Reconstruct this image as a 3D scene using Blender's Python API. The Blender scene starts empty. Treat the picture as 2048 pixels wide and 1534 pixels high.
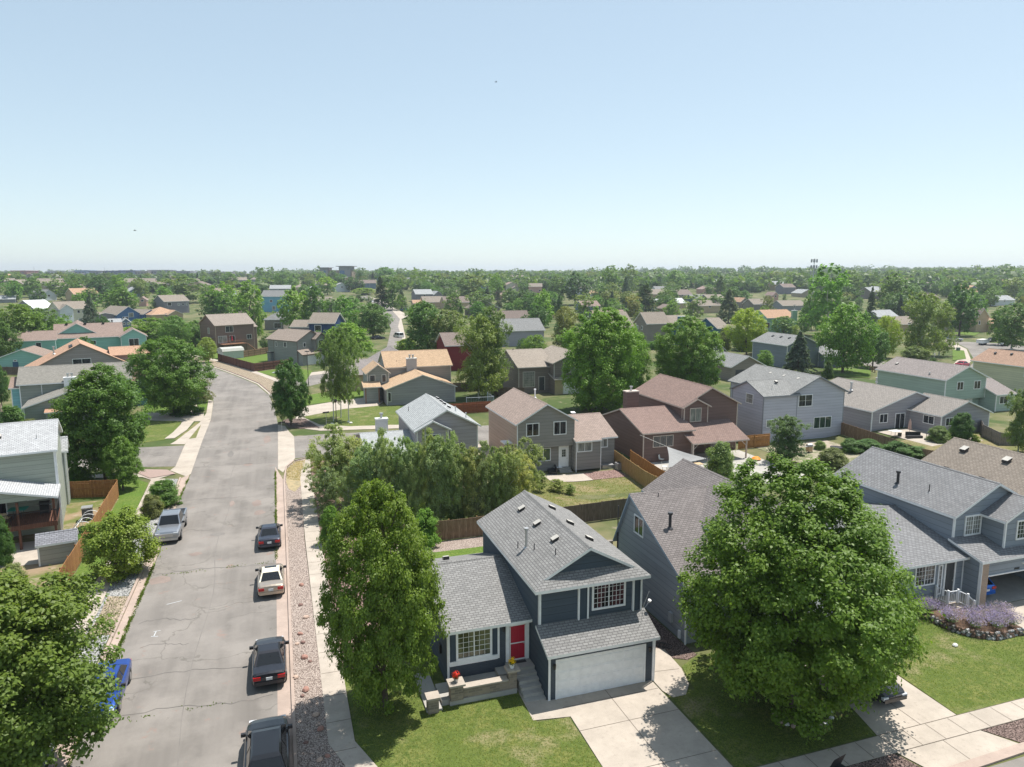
import bpy, math, random
import numpy as np
from mathutils import Vector, Matrix
from mathutils.geometry import tessellate_polygon
R=math.radians
random.seed(7)
C=bpy.context.scene.collection
# ---------------------------------------------------------------- camera, world, sun
F_PX=1420.0; HC=22.0; PITCH=8.7674; YAW=18.3657
cam=bpy.data.cameras.new('camera'); cam.sensor_width=36; cam.lens=36*F_PX/2048; cam.clip_start=.5; cam.clip_end=12000
camo=bpy.data.objects.new('camera',cam); C.objects.link(camo)
camo.location=(0,0,HC); camo.rotation_euler=(R(90-PITCH),0,R(-YAW)); bpy.context.scene.camera=camo
SUN_AZ=math.atan2(.386,.186)   # clockwise from +Y
SUN_EL=math.atan(1/math.hypot(.386,.186))
w=bpy.data.worlds.new("World"); bpy.context.scene.world=w; w.use_nodes=True
nt=w.node_tree; bg=nt.nodes['Background']; sky=nt.nodes.new('ShaderNodeTexSky'); sky.sky_type='NISHITA'
sky.sun_disc=False; sky.sun_elevation=SUN_EL; sky.sun_rotation=SUN_AZ; sky.altitude=1700; sky.air_density=1.0; sky.dust_density=1.6; sky.ozone_density=1.6
gm=nt.nodes.new('ShaderNodeGamma'); gm.inputs[1].default_value=.49; nt.links.new(sky.outputs[0],gm.inputs[0])   # hazy summer air: flatter than the clear-air model
vm=nt.nodes.new('ShaderNodeVectorMath'); vm.operation='MULTIPLY'; vm.inputs[1].default_value=(1.26,1.33,1.285); nt.links.new(gm.outputs[0],vm.inputs[0])
nt.links.new(vm.outputs[0],bg.inputs[0]); bg.inputs[1].default_value=.15
sl=bpy.data.lights.new('sun','SUN'); sl.energy=3.45; sl.angle=R(.55); sl.color=(1,.955,.89)
so=bpy.data.objects.new('sun',sl); C.objects.link(so)
so.rotation_euler=Vector((.386,.186,1)).to_track_quat('Z','Y').to_euler()
sc=bpy.context.scene
sc.view_settings.view_transform='Standard'; sc.view_settings.look='None'; sc.view_settings.exposure=1.03; sc.view_settings.gamma=1
sc.cycles.use_denoising=True; sc.cycles.denoiser='OPENIMAGEDENOISE'; sc.cycles.denoising_prefilter='ACCURATE'; sc.cycles.denoising_input_passes='RGB_ALBEDO_NORMAL'; sc.cycles.max_bounces=7; sc.cycles.diffuse_bounces=4; sc.cycles.glossy_bounces=2; sc.cycles.transmission_bounces=3
sc.cycles.transparent_max_bounces=6; sc.cycles.volume_bounces=0; sc.cycles.caustics_reflective=False; sc.cycles.caustics_refractive=False
sc.cycles.use_adaptive_sampling=True; sc.cycles.adaptive_threshold=.01
# ---------------------------------------------------------------- where a photo pixel meets the terrain
cy,sy=math.cos(R(YAW)),math.sin(R(YAW)); cp,sp=math.cos(R(PITCH)),math.sin(R(PITCH))
RT=np.array([cy,-sy,0.]); FW=np.array([sy*cp,cy*cp,-sp]); UP=np.cross(RT,FW)
def ss(a,b,x):
    t=min(1,max(0,(x-a)/(b-a))); return t*t*(3-2*t)
def gz(x,y):
    d=math.hypot(x,y)
    h=14*ss(260,1000,d)+10*ss(900,2600,d)+ (6*ss(900,1700,d)*ss(.35,.62,math.atan2(x,y)))
    dip=ss(20,32,x)*(1-ss(73,82,x))*ss(57,66,y)*(1-ss(84,93,y))
    return h-.95*dip
def ray(px,py): return FW*F_PX+RT*(px-1024)+UP*(767-py)
def g(px,py,z=0.0):
    d=ray(px,py)
    t=(z-HC)/d[2]; return (d[0]*t,d[1]*t)
def gt(px,py):
    d=ray(px,py); d=d/math.hypot(d[0],d[1]); s=20.0
    while s<4000:
        if HC+d[2]*s<=gz(d[0]*s,d[1]*s): break
        s+=max(.25,s*.004)
    return (d[0]*s,d[1]*s)
def zat(px,py,x,y):
    """height at which the ray through a pixel row passes the distance of (x,y)"""
    b=np.array([x,y,0.])
    lo,hi=-30.,120.
    for _ in range(40):
        m=(lo+hi)/2; p=np.array([x,y,m-HC]); v=767-F_PX*(p@UP)/(p@FW)
        if v>py: lo=m
        else: hi=m
    return (lo+hi)/2
def projx(x,y,z):
    p=np.array([x,y,z-HC]); return 1024+F_PX*(p@RT)/(p@FW)
# ---------------------------------------------------------------- object helpers
def tag(o,label=None,cat=None,group=None,kind=None):
    if label: o['label']=label
    if cat: o['category']=cat
    if group: o['group']=group
    if kind: o['kind']=kind
    return o
def empty(name,loc,rz=0,label=None,cat=None,group=None):
    o=bpy.data.objects.new(name,None); C.objects.link(o); o.location=loc; o.rotation_euler=(0,0,rz); o.empty_display_size=.2
    return tag(o,label,cat,group)
class MB:
    def __init__(s,off=(0,0,0)): s.v=[];s.f=[];s.m=[];s.uv=[];s.o=off;s.sm=False
    def poly(s,pts,mat=0,uv=None):
        i=len(s.v); o=s.o
        s.v+=[(p[0]-o[0],p[1]-o[1],p[2]-o[2]) for p in pts]; s.f.append(tuple(range(i,i+len(pts)))); s.m.append(mat)
        if uv is None:
            a=Vector(pts[0]);b=Vector(pts[1]);c=Vector(pts[-1]); U=(b-a); n=U.cross(c-a)
            if n.length<1e-9: n=Vector((0,0,1))
            n.normalize()
            if abs(n.z)<.3:
                H=Vector((-n.y,n.x,0)).normalized(); uv=[(Vector(p).dot(H),p[2]) for p in pts]
            elif abs(n.z)>.999: uv=[(p[0],p[1]) for p in pts]
            else:
                H=Vector((-n.y,n.x,0)).normalized(); V=n.cross(H); uv=[(Vector(p).dot(H),Vector(p).dot(V)) for p in pts]
        s.uv+=uv
    def box(s,x0,y0,z0,x1,y1,z1,mat=0,skip=''):
        a=(x0,y0,z0);b=(x1,y0,z0);c=(x1,y1,z0);d=(x0,y1,z0);e=(x0,y0,z1);f=(x1,y0,z1);h=(x1,y1,z1);i=(x0,y1,z1)
        if 'f' not in skip: s.poly([a,b,f,e],mat)
        if 'r' not in skip: s.poly([b,c,h,f],mat)
        if 'b' not in skip: s.poly([c,d,i,h],mat)
        if 'l' not in skip: s.poly([d,a,e,i],mat)
        if 't' not in skip: s.poly([e,f,h,i],mat)
        if 'u' not in skip: s.poly([d,c,b,a],mat)
    def bar(s,p,q,w,mat=0,n=4,w2=None):
        p=Vector(p);q=Vector(q);d=(q-p).normalized(); u=d.orthogonal().normalized(); v=d.cross(u); w2=w if w2 is None else w2
        A=[p+(u*math.cos(t)+v*math.sin(t))*w/2 for t in [2*math.pi*(k+.5)/n for k in range(n)]]
        B=[q+(u*math.cos(t)+v*math.sin(t))*w2/2 for t in [2*math.pi*(k+.5)/n for k in range(n)]]
        for k in range(n): s.poly([A[k],A[(k+1)%n],B[(k+1)%n],B[k]],mat)
        s.poly(A[::-1],mat); s.poly(B,mat)
    def build(s,name,mats,parent=None,loc=None,smooth=False,**kw):
        me=bpy.data.meshes.new(name); me.from_pydata(s.v,[],s.f)
        for m in (mats if isinstance(mats,(list,tuple)) else [mats]): me.materials.append(m)
        me.polygons.foreach_set('material_index',s.m)
        l=me.uv_layers.new(name='UVMap'); l.data.foreach_set('uv',np.array(s.uv,dtype=np.float32).ravel())
        if smooth: me.polygons.foreach_set('use_smooth',[True]*len(s.f))
        me.update()
        o=bpy.data.objects.new(name,me); C.objects.link(o)
        if parent: o.parent=parent
        if loc is not None: o.location=loc
        return tag(o,**kw) if kw else o
# ---------------------------------------------------------------- materials
_mc={}
def newmat(key):
    m=bpy.data.materials.new(key); m.use_nodes=True; t=m.node_tree; b=t.nodes['Principled BSDF']; return m,t,b
def N(t,k,**kw):
    n=t.nodes.new(k)
    for a,v in kw.items():
        if a.startswith('i_'): n.inputs[int(a[2:])].default_value=v
        else: setattr(n,a,v)
    return n
def mixc(t,fac,a,b,mode='MIX'):
    n=t.nodes.new('ShaderNodeMix'); n.data_type='RGBA'; n.blend_type=mode
    for i,v in ((0,fac),(6,a),(7,b)):
        if hasattr(v,'links') or isinstance(v,bpy.types.NodeSocket): t.links.new(v,n.inputs[i])
        else: n.inputs[i].default_value=(v if i==0 else (*v,1))
    return n.outputs[2]
def mathn(t,op,a,b=None,clamp=False):
    n=t.nodes.new('ShaderNodeMath'); n.operation=op; n.use_clamp=clamp
    for i,v in enumerate((a,b)):
        if v is None: continue
        if isinstance(v,bpy.types.NodeSocket): t.links.new(v,n.inputs[i])
        else: n.inputs[i].default_value=v
    return n.outputs[0]
def noise(t,scale,vec=None,detail=3,rough=.55):
    n=N(t,'ShaderNodeTexNoise'); n.inputs['Scale'].default_value=scale; n.inputs['Detail'].default_value=detail; n.inputs['Roughness'].default_value=rough
    if vec is not None: t.links.new(vec,n.inputs['Vector'])
    return n.outputs[0]
def ramp(t,x,a,b):
    n=N(t,'ShaderNodeMapRange'); t.links.new(x,n.inputs[0]); n.inputs[1].default_value=a; n.inputs[2].default_value=b; return n.outputs[0]
def bump(t,b,h,s=.3,d=.02):
    n=N(t,'ShaderNodeBump'); n.inputs['Strength'].default_value=s; n.inputs['Distance'].default_value=d; t.links.new(h,n.inputs['Height']); t.links.new(n.outputs[0],b.inputs['Normal'])
def sc3(c,k): return tuple(min(1,v*k) for v in c)
def plain(name,col,rough=.6,metal=0,spec=.5,coat=0):
    k=('p',name)
    if k in _mc: return _mc[k]
    m,t,b=newmat(name); b.inputs['Base Color'].default_value=(*col,1); b.inputs['Roughness'].default_value=rough; b.inputs['Metallic'].default_value=metal
    b.inputs['Specular IOR Level'].default_value=spec; b.inputs['Coat Weight'].default_value=coat
    geo=N(t,'ShaderNodeTexCoord'); n=noise(t,3,geo.outputs['Object'])
    t.links.new(mixc(t,ramp(t,n,.3,.7),sc3(col,.93),sc3(col,1.06)),b.inputs['Base Color'])
    _mc[k]=m; return m
def siding(col,vert=False):
    k=('s',col,vert)
    if k in _mc: return _mc[k]
    m,t,b=newmat('siding'); uv=N(t,'ShaderNodeTexCoord'); sep=N(t,'ShaderNodeSeparateXYZ'); t.links.new(uv.outputs['UV'],sep.inputs[0])
    v=sep.outputs[1] if not vert else sep.outputs[0]
    saw=mathn(t,'FRACT',mathn(t,'MULTIPLY',v,1/.2))
    seam=mathn(t,'LESS_THAN',mathn(t,'FRACT',mathn(t,'MULTIPLY',v,1/.4)),.075)
    n1=noise(t,.35,uv.outputs['UV']); n2=noise(t,5,uv.outputs['UV'])
    mp=N(t,'ShaderNodeMapping'); mp.inputs['Scale'].default_value=(.15,2.5,1) if not vert else (2.5,.15,1); t.links.new(uv.outputs['UV'],mp.inputs[0]); n3=noise(t,1,mp.outputs[0],1)
    c=mixc(t,ramp(t,n1,.3,.7),sc3(col,.9),sc3(col,1.08)); c=mixc(t,ramp(t,n3,.35,.65),c,sc3(col,1.12)); 
    c=mixc(t,mathn(t,'MULTIPLY',seam,.65),c,sc3(col,.45)); c=mixc(t,mathn(t,'MULTIPLY',n2,.12),c,sc3(col,.6))
    t.links.new(c,b.inputs['Base Color']); b.inputs['Roughness'].default_value=.75; b.inputs['Specular IOR Level'].default_value=.25
    bump(t,b,mathn(t,'SUBTRACT',1,saw),.5,.02); _mc[k]=m; return m
def shingle(col):
    k=('r',col)
    if k in _mc: return _mc[k]
    m,t,b=newmat('shingles'); uv=N(t,'ShaderNodeTexCoord')
    br=N(t,'ShaderNodeTexBrick'); br.inputs['Scale'].default_value=1; br.inputs['Brick Width'].default_value=.31; br.inputs['Row Height'].default_value=.17
    br.inputs['Mortar Size'].default_value=.022; br.inputs['Mortar Smooth'].default_value=.3; br.inputs['Bias'].default_value=0
    br.inputs['Color1'].default_value=(*sc3(col,.80),1); br.inputs['Color2'].default_value=(*sc3(col,1.2),1); br.inputs['Mortar'].default_value=(*sc3(col,.32),1); br.offset=.5
    t.links.new(uv.outputs['UV'],br.inputs[0])
    mp=N(t,'ShaderNodeMapping'); mp.inputs['Scale'].default_value=(1.3,.4,1); t.links.new(uv.outputs['UV'],mp.inputs[0])
    n1=noise(t,.6,mp.outputs[0],4); n2=noise(t,14,uv.outputs['UV'],2)
    c=mixc(t,ramp(t,n1,.3,.7),sc3(col,.85),sc3(col,1.15)); c=mixc(t,.8,c,br.outputs[0]); c=mixc(t,mathn(t,'MULTIPLY',n2,.35),c,sc3(col,.55))
    t.links.new(c,b.inputs['Base Color']); b.inputs['Roughness'].default_value=.9; b.inputs['Specular IOR Level'].default_value=.2
    sep=N(t,'ShaderNodeSeparateXYZ'); t.links.new(uv.outputs['UV'],sep.inputs[0])
    saw=mathn(t,'FRACT',mathn(t,'MULTIPLY',sep.outputs[1],1/.17)); bump(t,b,mathn(t,'ADD',mathn(t,'SUBTRACT',1,saw),mathn(t,'MULTIPLY',n2,.5)),.5,.02)
    _mc[k]=m; return m
def brick(name,c1,c2,mort,w=.22,h=.075,ms=.008,rough=.85,sc=1):
    k=('b',name)
    if k in _mc: return _mc[k]
    m,t,b=newmat(name); uv=N(t,'ShaderNodeTexCoord'); br=N(t,'ShaderNodeTexBrick'); br.inputs['Scale'].default_value=sc; br.inputs['Brick Width'].default_value=w; br.inputs['Row Height'].default_value=h
    br.inputs['Mortar Size'].default_value=ms; br.inputs['Color1'].default_value=(*c1,1); br.inputs['Color2'].default_value=(*c2,1); br.inputs['Mortar'].default_value=(*mort,1)
    t.links.new(uv.outputs['UV'],br.inputs[0]); n=noise(t,6,uv.outputs['UV']); t.links.new(mixc(t,mathn(t,'MULTIPLY',n,.3),br.outputs[0],sc3(c1,.5)),b.inputs['Base Color'])
    b.inputs['Roughness'].default_value=rough; inv=mathn(t,'SUBTRACT',1,br.outputs[1]); bump(t,b,inv,.6,.01); _mc[k]=m; return m
def ground(name,cols,scales,rough=.95,bs=.5,bd=.05,vor=None):
    """layered noise of several colours in world metres; vor=(scale, amount) adds pebbles"""
    k=('g',name)
    if k in _mc: return _mc[k]
    m,t,b=newmat(name); gc=N(t,'ShaderNodeNewGeometry').outputs['Position']; c=cols[0]; last=None
    for i,(col,(s,a,bb)) in enumerate(zip(cols[1:],scales)):
        off=N(t,'ShaderNodeVectorMath'); off.operation='ADD'; t.links.new(gc,off.inputs[0]); off.inputs[1].default_value=(i*17.3,i*9.1,i*3)
        n=noise(t,s,off.outputs[0],4,.6); last=n; c=mixc(t,ramp(t,n,a,bb),c,col)
    if vor:
        v=N(t,'ShaderNodeTexVoronoi'); v.inputs['Scale'].default_value=vor[0]; t.links.new(gc,v.inputs['Vector'])
        sepc=N(t,'ShaderNodeSeparateColor'); t.links.new(v.outputs['Color'],sepc.inputs[0])
        c=mixc(t,vor[1],c,mixc(t,sepc.outputs[0],vor[2],vor[3])); d=v.outputs['Distance']
        c=mixc(t,ramp(t,d,.35,.7),c,sc3(vor[2],.5)); bump(t,b,mathn(t,'SUBTRACT',1,d),.9,bd)
    else: bump(t,b,last,bs,bd)
    t.links.new(c,b.inputs['Base Color']); b.inputs['Roughness'].default_value=rough; b.inputs['Specular IOR Level'].default_value=.2
    _mc[k]=m; return m
def asphalt():
    k='asphalt'
    if k in _mc: return _mc[k]
    m,t,b=newmat('asphalt'); gc=N(t,'ShaderNodeNewGeometry').outputs['Position']; base=(.225,.205,.185)
    mp=N(t,'ShaderNodeMapping'); mp.inputs['Scale'].default_value=(1.1,.05,1); t.links.new(gc,mp.inputs[0])
    c=mixc(t,ramp(t,noise(t,1,mp.outputs[0],3),.35,.68),base,sc3(base,.74))
    c=mixc(t,ramp(t,noise(t,.22,gc,5,.65),.42,.64),c,sc3(base,1.22)); c=mixc(t,ramp(t,noise(t,.55,gc,6,.7),.62,.68),c,(.27,.20,.17))
    c=mixc(t,mathn(t,'MULTIPLY',noise(t,26,gc,2),.4),c,sc3(base,.5))
    # thin branching cracks: ridges of a distorted cell pattern, broken up by noise
    dn=N(t,'ShaderNodeTexNoise'); dn.inputs['Scale'].default_value=.5; dn.inputs['Detail'].default_value=5; t.links.new(gc,dn.inputs['Vector'])
    va=N(t,'ShaderNodeVectorMath'); va.operation='MULTIPLY_ADD'; t.links.new(dn.outputs['Color'],va.inputs[0]); va.inputs[1].default_value=(2.6,2.6,0); 
    mp2=N(t,'ShaderNodeMapping'); mp2.inputs['Scale'].default_value=(.6,1,1); t.links.new(gc,mp2.inputs[0]); t.links.new(mp2.outputs[0],va.inputs[2])
    for s,wd,lo in ((.16,.006,.44),(.55,.014,.56)):
        v=N(t,'ShaderNodeTexVoronoi'); v.feature='DISTANCE_TO_EDGE'; v.inputs['Scale'].default_value=s; t.links.new(va.outputs[0],v.inputs['Vector'])
        cr=mathn(t,'MULTIPLY',mathn(t,'LESS_THAN',v.outputs['Distance'],wd),ramp(t,noise(t,.09 if s<.3 else .14,gc,2),lo,lo+.05),True)
        c=mixc(t,mathn(t,'MULTIPLY',cr,.38),c,(.08,.075,.06))
    t.links.new(c,b.inputs['Base Color']); b.inputs['Roughness'].default_value=.9; b.inputs['Specular IOR Level'].default_value=.25
    bump(t,b,noise(t,30,gc,3),.35,.01); _mc[k]=m; return m
def concrete(name,col):
    k=('c',name)
    if k in _mc: return _mc[k]
    m,t,b=newmat(name); gc=N(t,'ShaderNodeNewGeometry').outputs['Position']
    c=mixc(t,ramp(t,noise(t,.5,gc,5,.7),.35,.65),sc3(col,.84),sc3(col,1.1)); c=mixc(t,ramp(t,noise(t,3.5,gc,6,.75),.55,.75),c,sc3(col,.72)); c=mixc(t,mathn(t,'MULTIPLY',noise(t,24,gc),.2),c,sc3(col,.6))
    t.links.new(c,b.inputs['Base Color']); b.inputs['Roughness'].default_value=.9; b.inputs['Specular IOR Level'].default_value=.25; bump(t,b,noise(t,40,gc),.2,.005); _mc[k]=m; return m
def planks(name,c1,c2,wd=.14):
    k=('w',name)
    if k in _mc: return _mc[k]
    m,t,b=newmat(name); uv=N(t,'ShaderNodeTexCoord'); sep=N(t,'ShaderNodeSeparateXYZ'); t.links.new(uv.outputs['UV'],sep.inputs[0])
    u=mathn(t,'MULTIPLY',sep.outputs[0],1/wd); wn=N(t,'ShaderNodeTexWhiteNoise'); wn.noise_dimensions='1D'; t.links.new(mathn(t,'FLOOR',u),wn.inputs['W'])
    mp=N(t,'ShaderNodeMapping'); mp.inputs['Scale'].default_value=(9,.8,1); t.links.new(uv.outputs['UV'],mp.inputs[0])
    c=mixc(t,wn.outputs[0],c1,c2); c=mixc(t,ramp(t,noise(t,2,mp.outputs[0],4),.4,.75),c,sc3(c1,.5))
    gap=mathn(t,'LESS_THAN',mathn(t,'FRACT',u),.09); c=mixc(t,mathn(t,'MULTIPLY',gap,.8),c,sc3(c1,.15))
    t.links.new(c,b.inputs['Base Color']); b.inputs['Roughness'].default_value=.85; b.inputs['Specular IOR Level'].default_value=.2; bump(t,b,mathn(t,'SUBTRACT',1,gap),.5,.01); _mc[k]=m; return m
def glass(kind='dark'):
    k=('gl',kind)
    if k in _mc: return _mc[k]
    m,t,b=newmat('window_glass'); uv=N(t,'ShaderNodeTexCoord')
    ca,cb={'dark':((.012,.015,.018),(.05,.055,.06)),'blind':((.16,.17,.16),(.30,.30,.27)),'green':((.02,.05,.035),(.06,.10,.06)),'red':((.012,.012,.014),(.09,.035,.04)),'olive':((.035,.04,.022),(.13,.13,.075))}[kind]
    mp=N(t,'ShaderNodeMapping'); mp.inputs['Scale'].default_value=(2.2,.5,1); t.links.new(uv.outputs['UV'],mp.inputs[0])
    t.links.new(mixc(t,ramp(t,noise(t,1.1,mp.outputs[0],2),.42,.6),ca,cb),b.inputs['Base Color']); b.inputs['Roughness'].default_value=.04; b.inputs['Specular IOR Level'].default_value=.7
    _mc[k]=m; return m
CARGL=None
def leafmat():
    k='leaf'
    if k in _mc: return _mc[k]
    m,t,b=newmat('leaves'); oi=N(t,'ShaderNodeObjectInfo'); tc=N(t,'ShaderNodeTexCoord'); geo=N(t,'ShaderNodeNewGeometry')
    col=oi.outputs['Color']; n=noise(t,1.6,geo.outputs['Position'],3); n2=noise(t,12,geo.outputs['Position'],2)
    c=mixc(t,ramp(t,n,.3,.7),col,(1.2,1.16,.85),'MULTIPLY'); c2=mixc(t,ramp(t,n2,.3,.7),(.74,.8,.8),(1.3,1.24,1.1)); c=mixc(t,1.0,c,c2,'MULTIPLY'); n3=noise(t,.035,geo.outputs['Position'],1); c3=mixc(t,ramp(t,n3,.35,.65),(.8,.9,1.0),(1.2,1.1,.95)); c=mixc(t,1.0,c,c3,'MULTIPLY')
    t.links.new(c,b.inputs['Base Color']); b.inputs['Roughness'].default_value=.5; b.inputs['Specular IOR Level'].default_value=.3
    tr=N(t,'ShaderNodeBsdfTranslucent'); t.links.new(mixc(t,1.0,c,(1.45,1.6,.7),'MULTIPLY'),tr.inputs[0]); mx=N(t,'ShaderNodeMixShader'); mx.inputs[0].default_value=.36
    t.links.new(b.outputs[0],mx.inputs[1]); t.links.new(tr.outputs[0],mx.inputs[2]); t.links.new(mx.outputs[0],t.nodes['Material Output'].inputs[0]); _mc[k]=m; return m
WHITE=plain('white_paint',(.80,.80,.795),.55); OFFW=plain('offwhite_paint',(.62,.61,.57),.6); BLACK=plain('black_plastic',(.02,.02,.022),.45); DARK=plain('dark_metal',(.05,.05,.055),.5)
METAL=plain('galvanised_metal',(.5,.5,.5),.4,.6); BARK=plain('bark',(.13,.105,.085),.95,0,.1); PALEBARK=plain('pale_bark',(.55,.54,.49),.8,0,.2)
# ---------------------------------------------------------------- the setting: ground, roads, pavements, lawns
def sheet(name,mat,xs,ys,extra=0.0,**kw):
    nx,ny=len(xs),len(ys); v=[(x,y,gz(x,y)+extra) for y in ys for x in xs]
    f=[(j*nx+i,j*nx+i+1,(j+1)*nx+i+1,(j+1)*nx+i) for j in range(ny-1) for i in range(nx-1)]
    me=bpy.data.meshes.new(name); me.from_pydata(v,[],f); me.materials.append(mat); me.polygons.foreach_set('use_smooth',[True]*len(f)); me.update()
    o=bpy.data.objects.new(name,me); C.objects.link(o); return tag(o,kind='structure',**kw)
GR=ground('ground_soil',[(.10,.115,.04),(.17,.155,.08),(.06,.09,.025),(.22,.19,.13)],[(.06,.42,.6),(.11,.45,.6),(.7,.6,.75)],bs=.6,bd=.1)
def axis(a,b,fine,coarse,lo,hi):
    r=[]; x=lo
    while x<hi:
        r.append(x); x+= fine if a<=x<b else max(fine,min(coarse,(a-x if x<a else x-b)*.12+fine))
    return r+[hi]
sheet('ground',GR,axis(-60,130,3.,160,-3200,5200),axis(-10,240,3.,160,-260,7000))
ROADS=[]
def flat(name,pts,mat,z=.01,kind='structure',drape=False,far=False,**kw):
    if any(q in name for q in('street','road','driveway','pavement','path','apron','slab','patio')): ROADS.append([(p[0],p[1]) for p in pts])
    P=[Vector((p[0],p[1],0)) for p in pts]
    if drape:
        # fine grid clipped to the polygon, following the terrain
        xs=[p.x for p in P]; ys=[p.y for p in P]; st=1.0; mb=MB()
        def ins(x,y):
            c=False;n=len(P)
            for i in range(n):
                a,b=P[i],P[i-1]
                if (a.y>y)!=(b.y>y) and x<(b.x-a.x)*(y-a.y)/(b.y-a.y)+a.x: c=not c
            return c
        x=min(xs)
        while x<max(xs):
            y=min(ys)
            while y<max(ys):
                if ins(x+st/2,y+st/2): mb.poly([(X,Y,gz(X,Y)+z) for X,Y in ((x,y),(x+st,y),(x+st,y+st),(x,y+st))])
                y+=st
            x+=st
    else:
        mb=MB()
        for t in tessellate_polygon([P]):
            q=[P[i] for i in t]
            if (q[1]-q[0]).cross(q[2]-q[0]).z<0: q=q[::-1]
            mb.poly([(p.x,p.y,z+(gz(p.x,p.y) if far else 0)) for p in q],0,[(p.x,p.y) for p in q])
    return mb.build(name,mat,kind=kind,**kw)
def pxs(*a): return [g(x,y) for x,y in a]
ASP=asphalt(); CON=concrete('concrete',(.43,.375,.315)); CONP=concrete('pink_concrete',(.40,.315,.265)); GRY=concrete('grey_concrete',(.40,.38,.345))
LAWN=ground('lawn_grass',[(.115,.15,.032),(.165,.175,.05),(.085,.12,.024),(.26,.225,.12),(.07,.10,.022)],[(.5,.42,.6),(3.5,.42,.62),(.4,.57,.72),(9,.45,.7)],bs=1,bd=.06)
DRY=ground('dry_lawn',[(.14,.155,.05),(.27,.215,.12),(.085,.12,.025),(.16,.15,.06)],[(.28,.46,.58),(.9,.52,.64),(7,.4,.65)],bs=1,bd=.08)
LUSH=ground('green_lawn',[(.10,.165,.025),(.14,.185,.04),(.075,.13,.02)],[(.6,.4,.6),(6,.4,.6)],bs=1,bd=.06)
PEB=ground('river_gravel',[(.42,.35,.30),(.34,.275,.235),(.47,.40,.345)],[(.5,.45,.6),(2,.55,.7)],vor=(15,.65,(.29,.225,.19),(.58,.49,.43)),bd=.04)
PINKG=ground('pink_gravel',[(.34,.23,.20),(.25,.17,.15)],[(.8,.45,.6)],vor=(11,.7,(.20,.12,.10),(.48,.33,.30)),bd=.05)
WROCK=ground('pale_rocks',[(.42,.42,.41),(.3,.3,.29)],[(.8,.45,.6)],vor=(9,.7,(.26,.26,.25),(.52,.51,.49)),bd=.05)
BROWNG=ground('brown_gravel',[(.23,.16,.135),(.17,.12,.10)],[(1,.45,.6)],vor=(14,.6,(.10,.07,.06),(.36,.27,.24)),bd=.04)
STRAW=ground('straw',[(.37,.29,.17),(.27,.23,.14)],[(2,.45,.6)],bs=1)
TANG=ground('tan_gravel',[(.45,.36,.26),(.33,.27,.19)],[(1.2,.45,.6)],vor=(12,.5,(.25,.2,.14),(.55,.46,.35)),bd=.04)
rl=[(-10.2,5),(-10.1,20),(-9.8,34)]+pxs((245,1275),(298,1160),(355,1009),(381.7,948),(404.6,882),(422,838.5),(427.4,802),(421,789),(405,768),(385,752),(360,740),(325,728),(285,720),(240,714))
rr=[(-.85,5),(-.85,34),(-.88,60)]+pxs((556,1000),(556,900),(556,850),(549,815),(538,790.7),(512.7,769),(482,756),(448,743),(412,731),(375,722),(330,713),(285,706),(240,700))
flat('road',rl+rr[::-1],ASP,.012)
flat('side_street',pxs((588,873),(640,869),(780,862))+[(48,97),(60,99),(60,87),(48,86)]+pxs((800,903),(640,911),(590,917)),ASP,.016)
flat('west_street',pxs((369,891),(351,933),(287,934),(203,940),(100,946),(-60,950),(-60,905),(137,905),(240,897)),ASP,.016)
flat('road_junction_apron',pxs((556,938),(566,945),(575,932),(590,917),(588,873),(578,863),(570,852),(556,850)),CON,.020)
flat('west_junction_apron',pxs((369,891),(374,880),(407,843),(422,838.5),(404.6,882),(381.7,948),(372,953),(340,941),(351,933)),CON,.020)
flat('front_street',[(14,12),(60,12),(60,20.6),(33,20.8),(14,20.6)],ASP,.012)
flat('bend_side_street',pxs((536,788),(548,770),(575,761),(615,752),(700,741),(790,735),(790,746),(700,758),(640,767),(600,777),(575,795),(556,810)),ASP,.014)
flat('bend_street_pavement',pxs((575,761),(615,752),(700,741),(790,735),(790,731),(700,736),(615,746),(560,756)),CON,.03)
# gutters and kerbs
def kerb(name,line,w=.16,h=.13,mat=CONP,z0=0.0):
    mb=MB(); n=len(line); L=[]
    for i,p in enumerate(line):
        a=Vector(line[max(0,i-1)]);b=Vector(line[min(n-1,i+1)]);d=(b-a).normalized(); q=Vector((-d.y,d.x)); L.append((Vector(p)+q*w/2,Vector(p)-q*w/2))
    for (a,b),(c,d) in zip(L,L[1:]):
        mb.poly([(*a,z0),(*b,z0),(*b,h),(*a,h)]) if False else None
        mb.poly([(*a,h),(*b,h),(*d,h),(*c,h)]); mb.poly([(*a,z0),(*a,h),(*c,h),(*c,z0)]); mb.poly([(*b,h),(*b,z0),(*d,z0),(*d,h)])
    for a,b in (L[0],L[-1]): mb.poly([(*a,z0),(*b,z0),(*b,h),(*a,h)])
    return mb.build(name,mat,kind='structure')
flat('gutter',[(-.87,5),(-.24,5),(-.15,36),(-.06,58),(-.03,78),(-.87,84)],CONP,.018)
kerb('kerb',[(-.17,5),(-.1,36),(-.02,58),(.02,78),(.35,83.5),(1.2,86),(2.6,86.9)])
kl=[(-10.72,5),(-10.65,20),(-10.6,34),(-10.45,46),(-10.42,55),(-10.5,72),(-10.7,82.5)]
flat('west_gutter',[(x+.1,y) for x,y in kl]+[(-9.9,84),(-9.88,72),(-9.72,55),(-9.78,46),(-9.85,34),(-10.1,20),(-10.2,5)],CONP,.018)
kerb('west_kerb',kl)
rk=[g(*p) for p in ((540,790),(514,768),(483,755),(449,742),(413,730),(376,721),(331,712),(286,705))]
kerb('far_kerb',[(p[0]+.4,p[1]+.6) for p in rk],mat=concrete('brown_kerb',(.28,.2,.16)))
flat('far_kerb_gutter',rk+[(p[0]+.6,p[1]+1.1) for p in rk][::-1],CON,.02)
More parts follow.
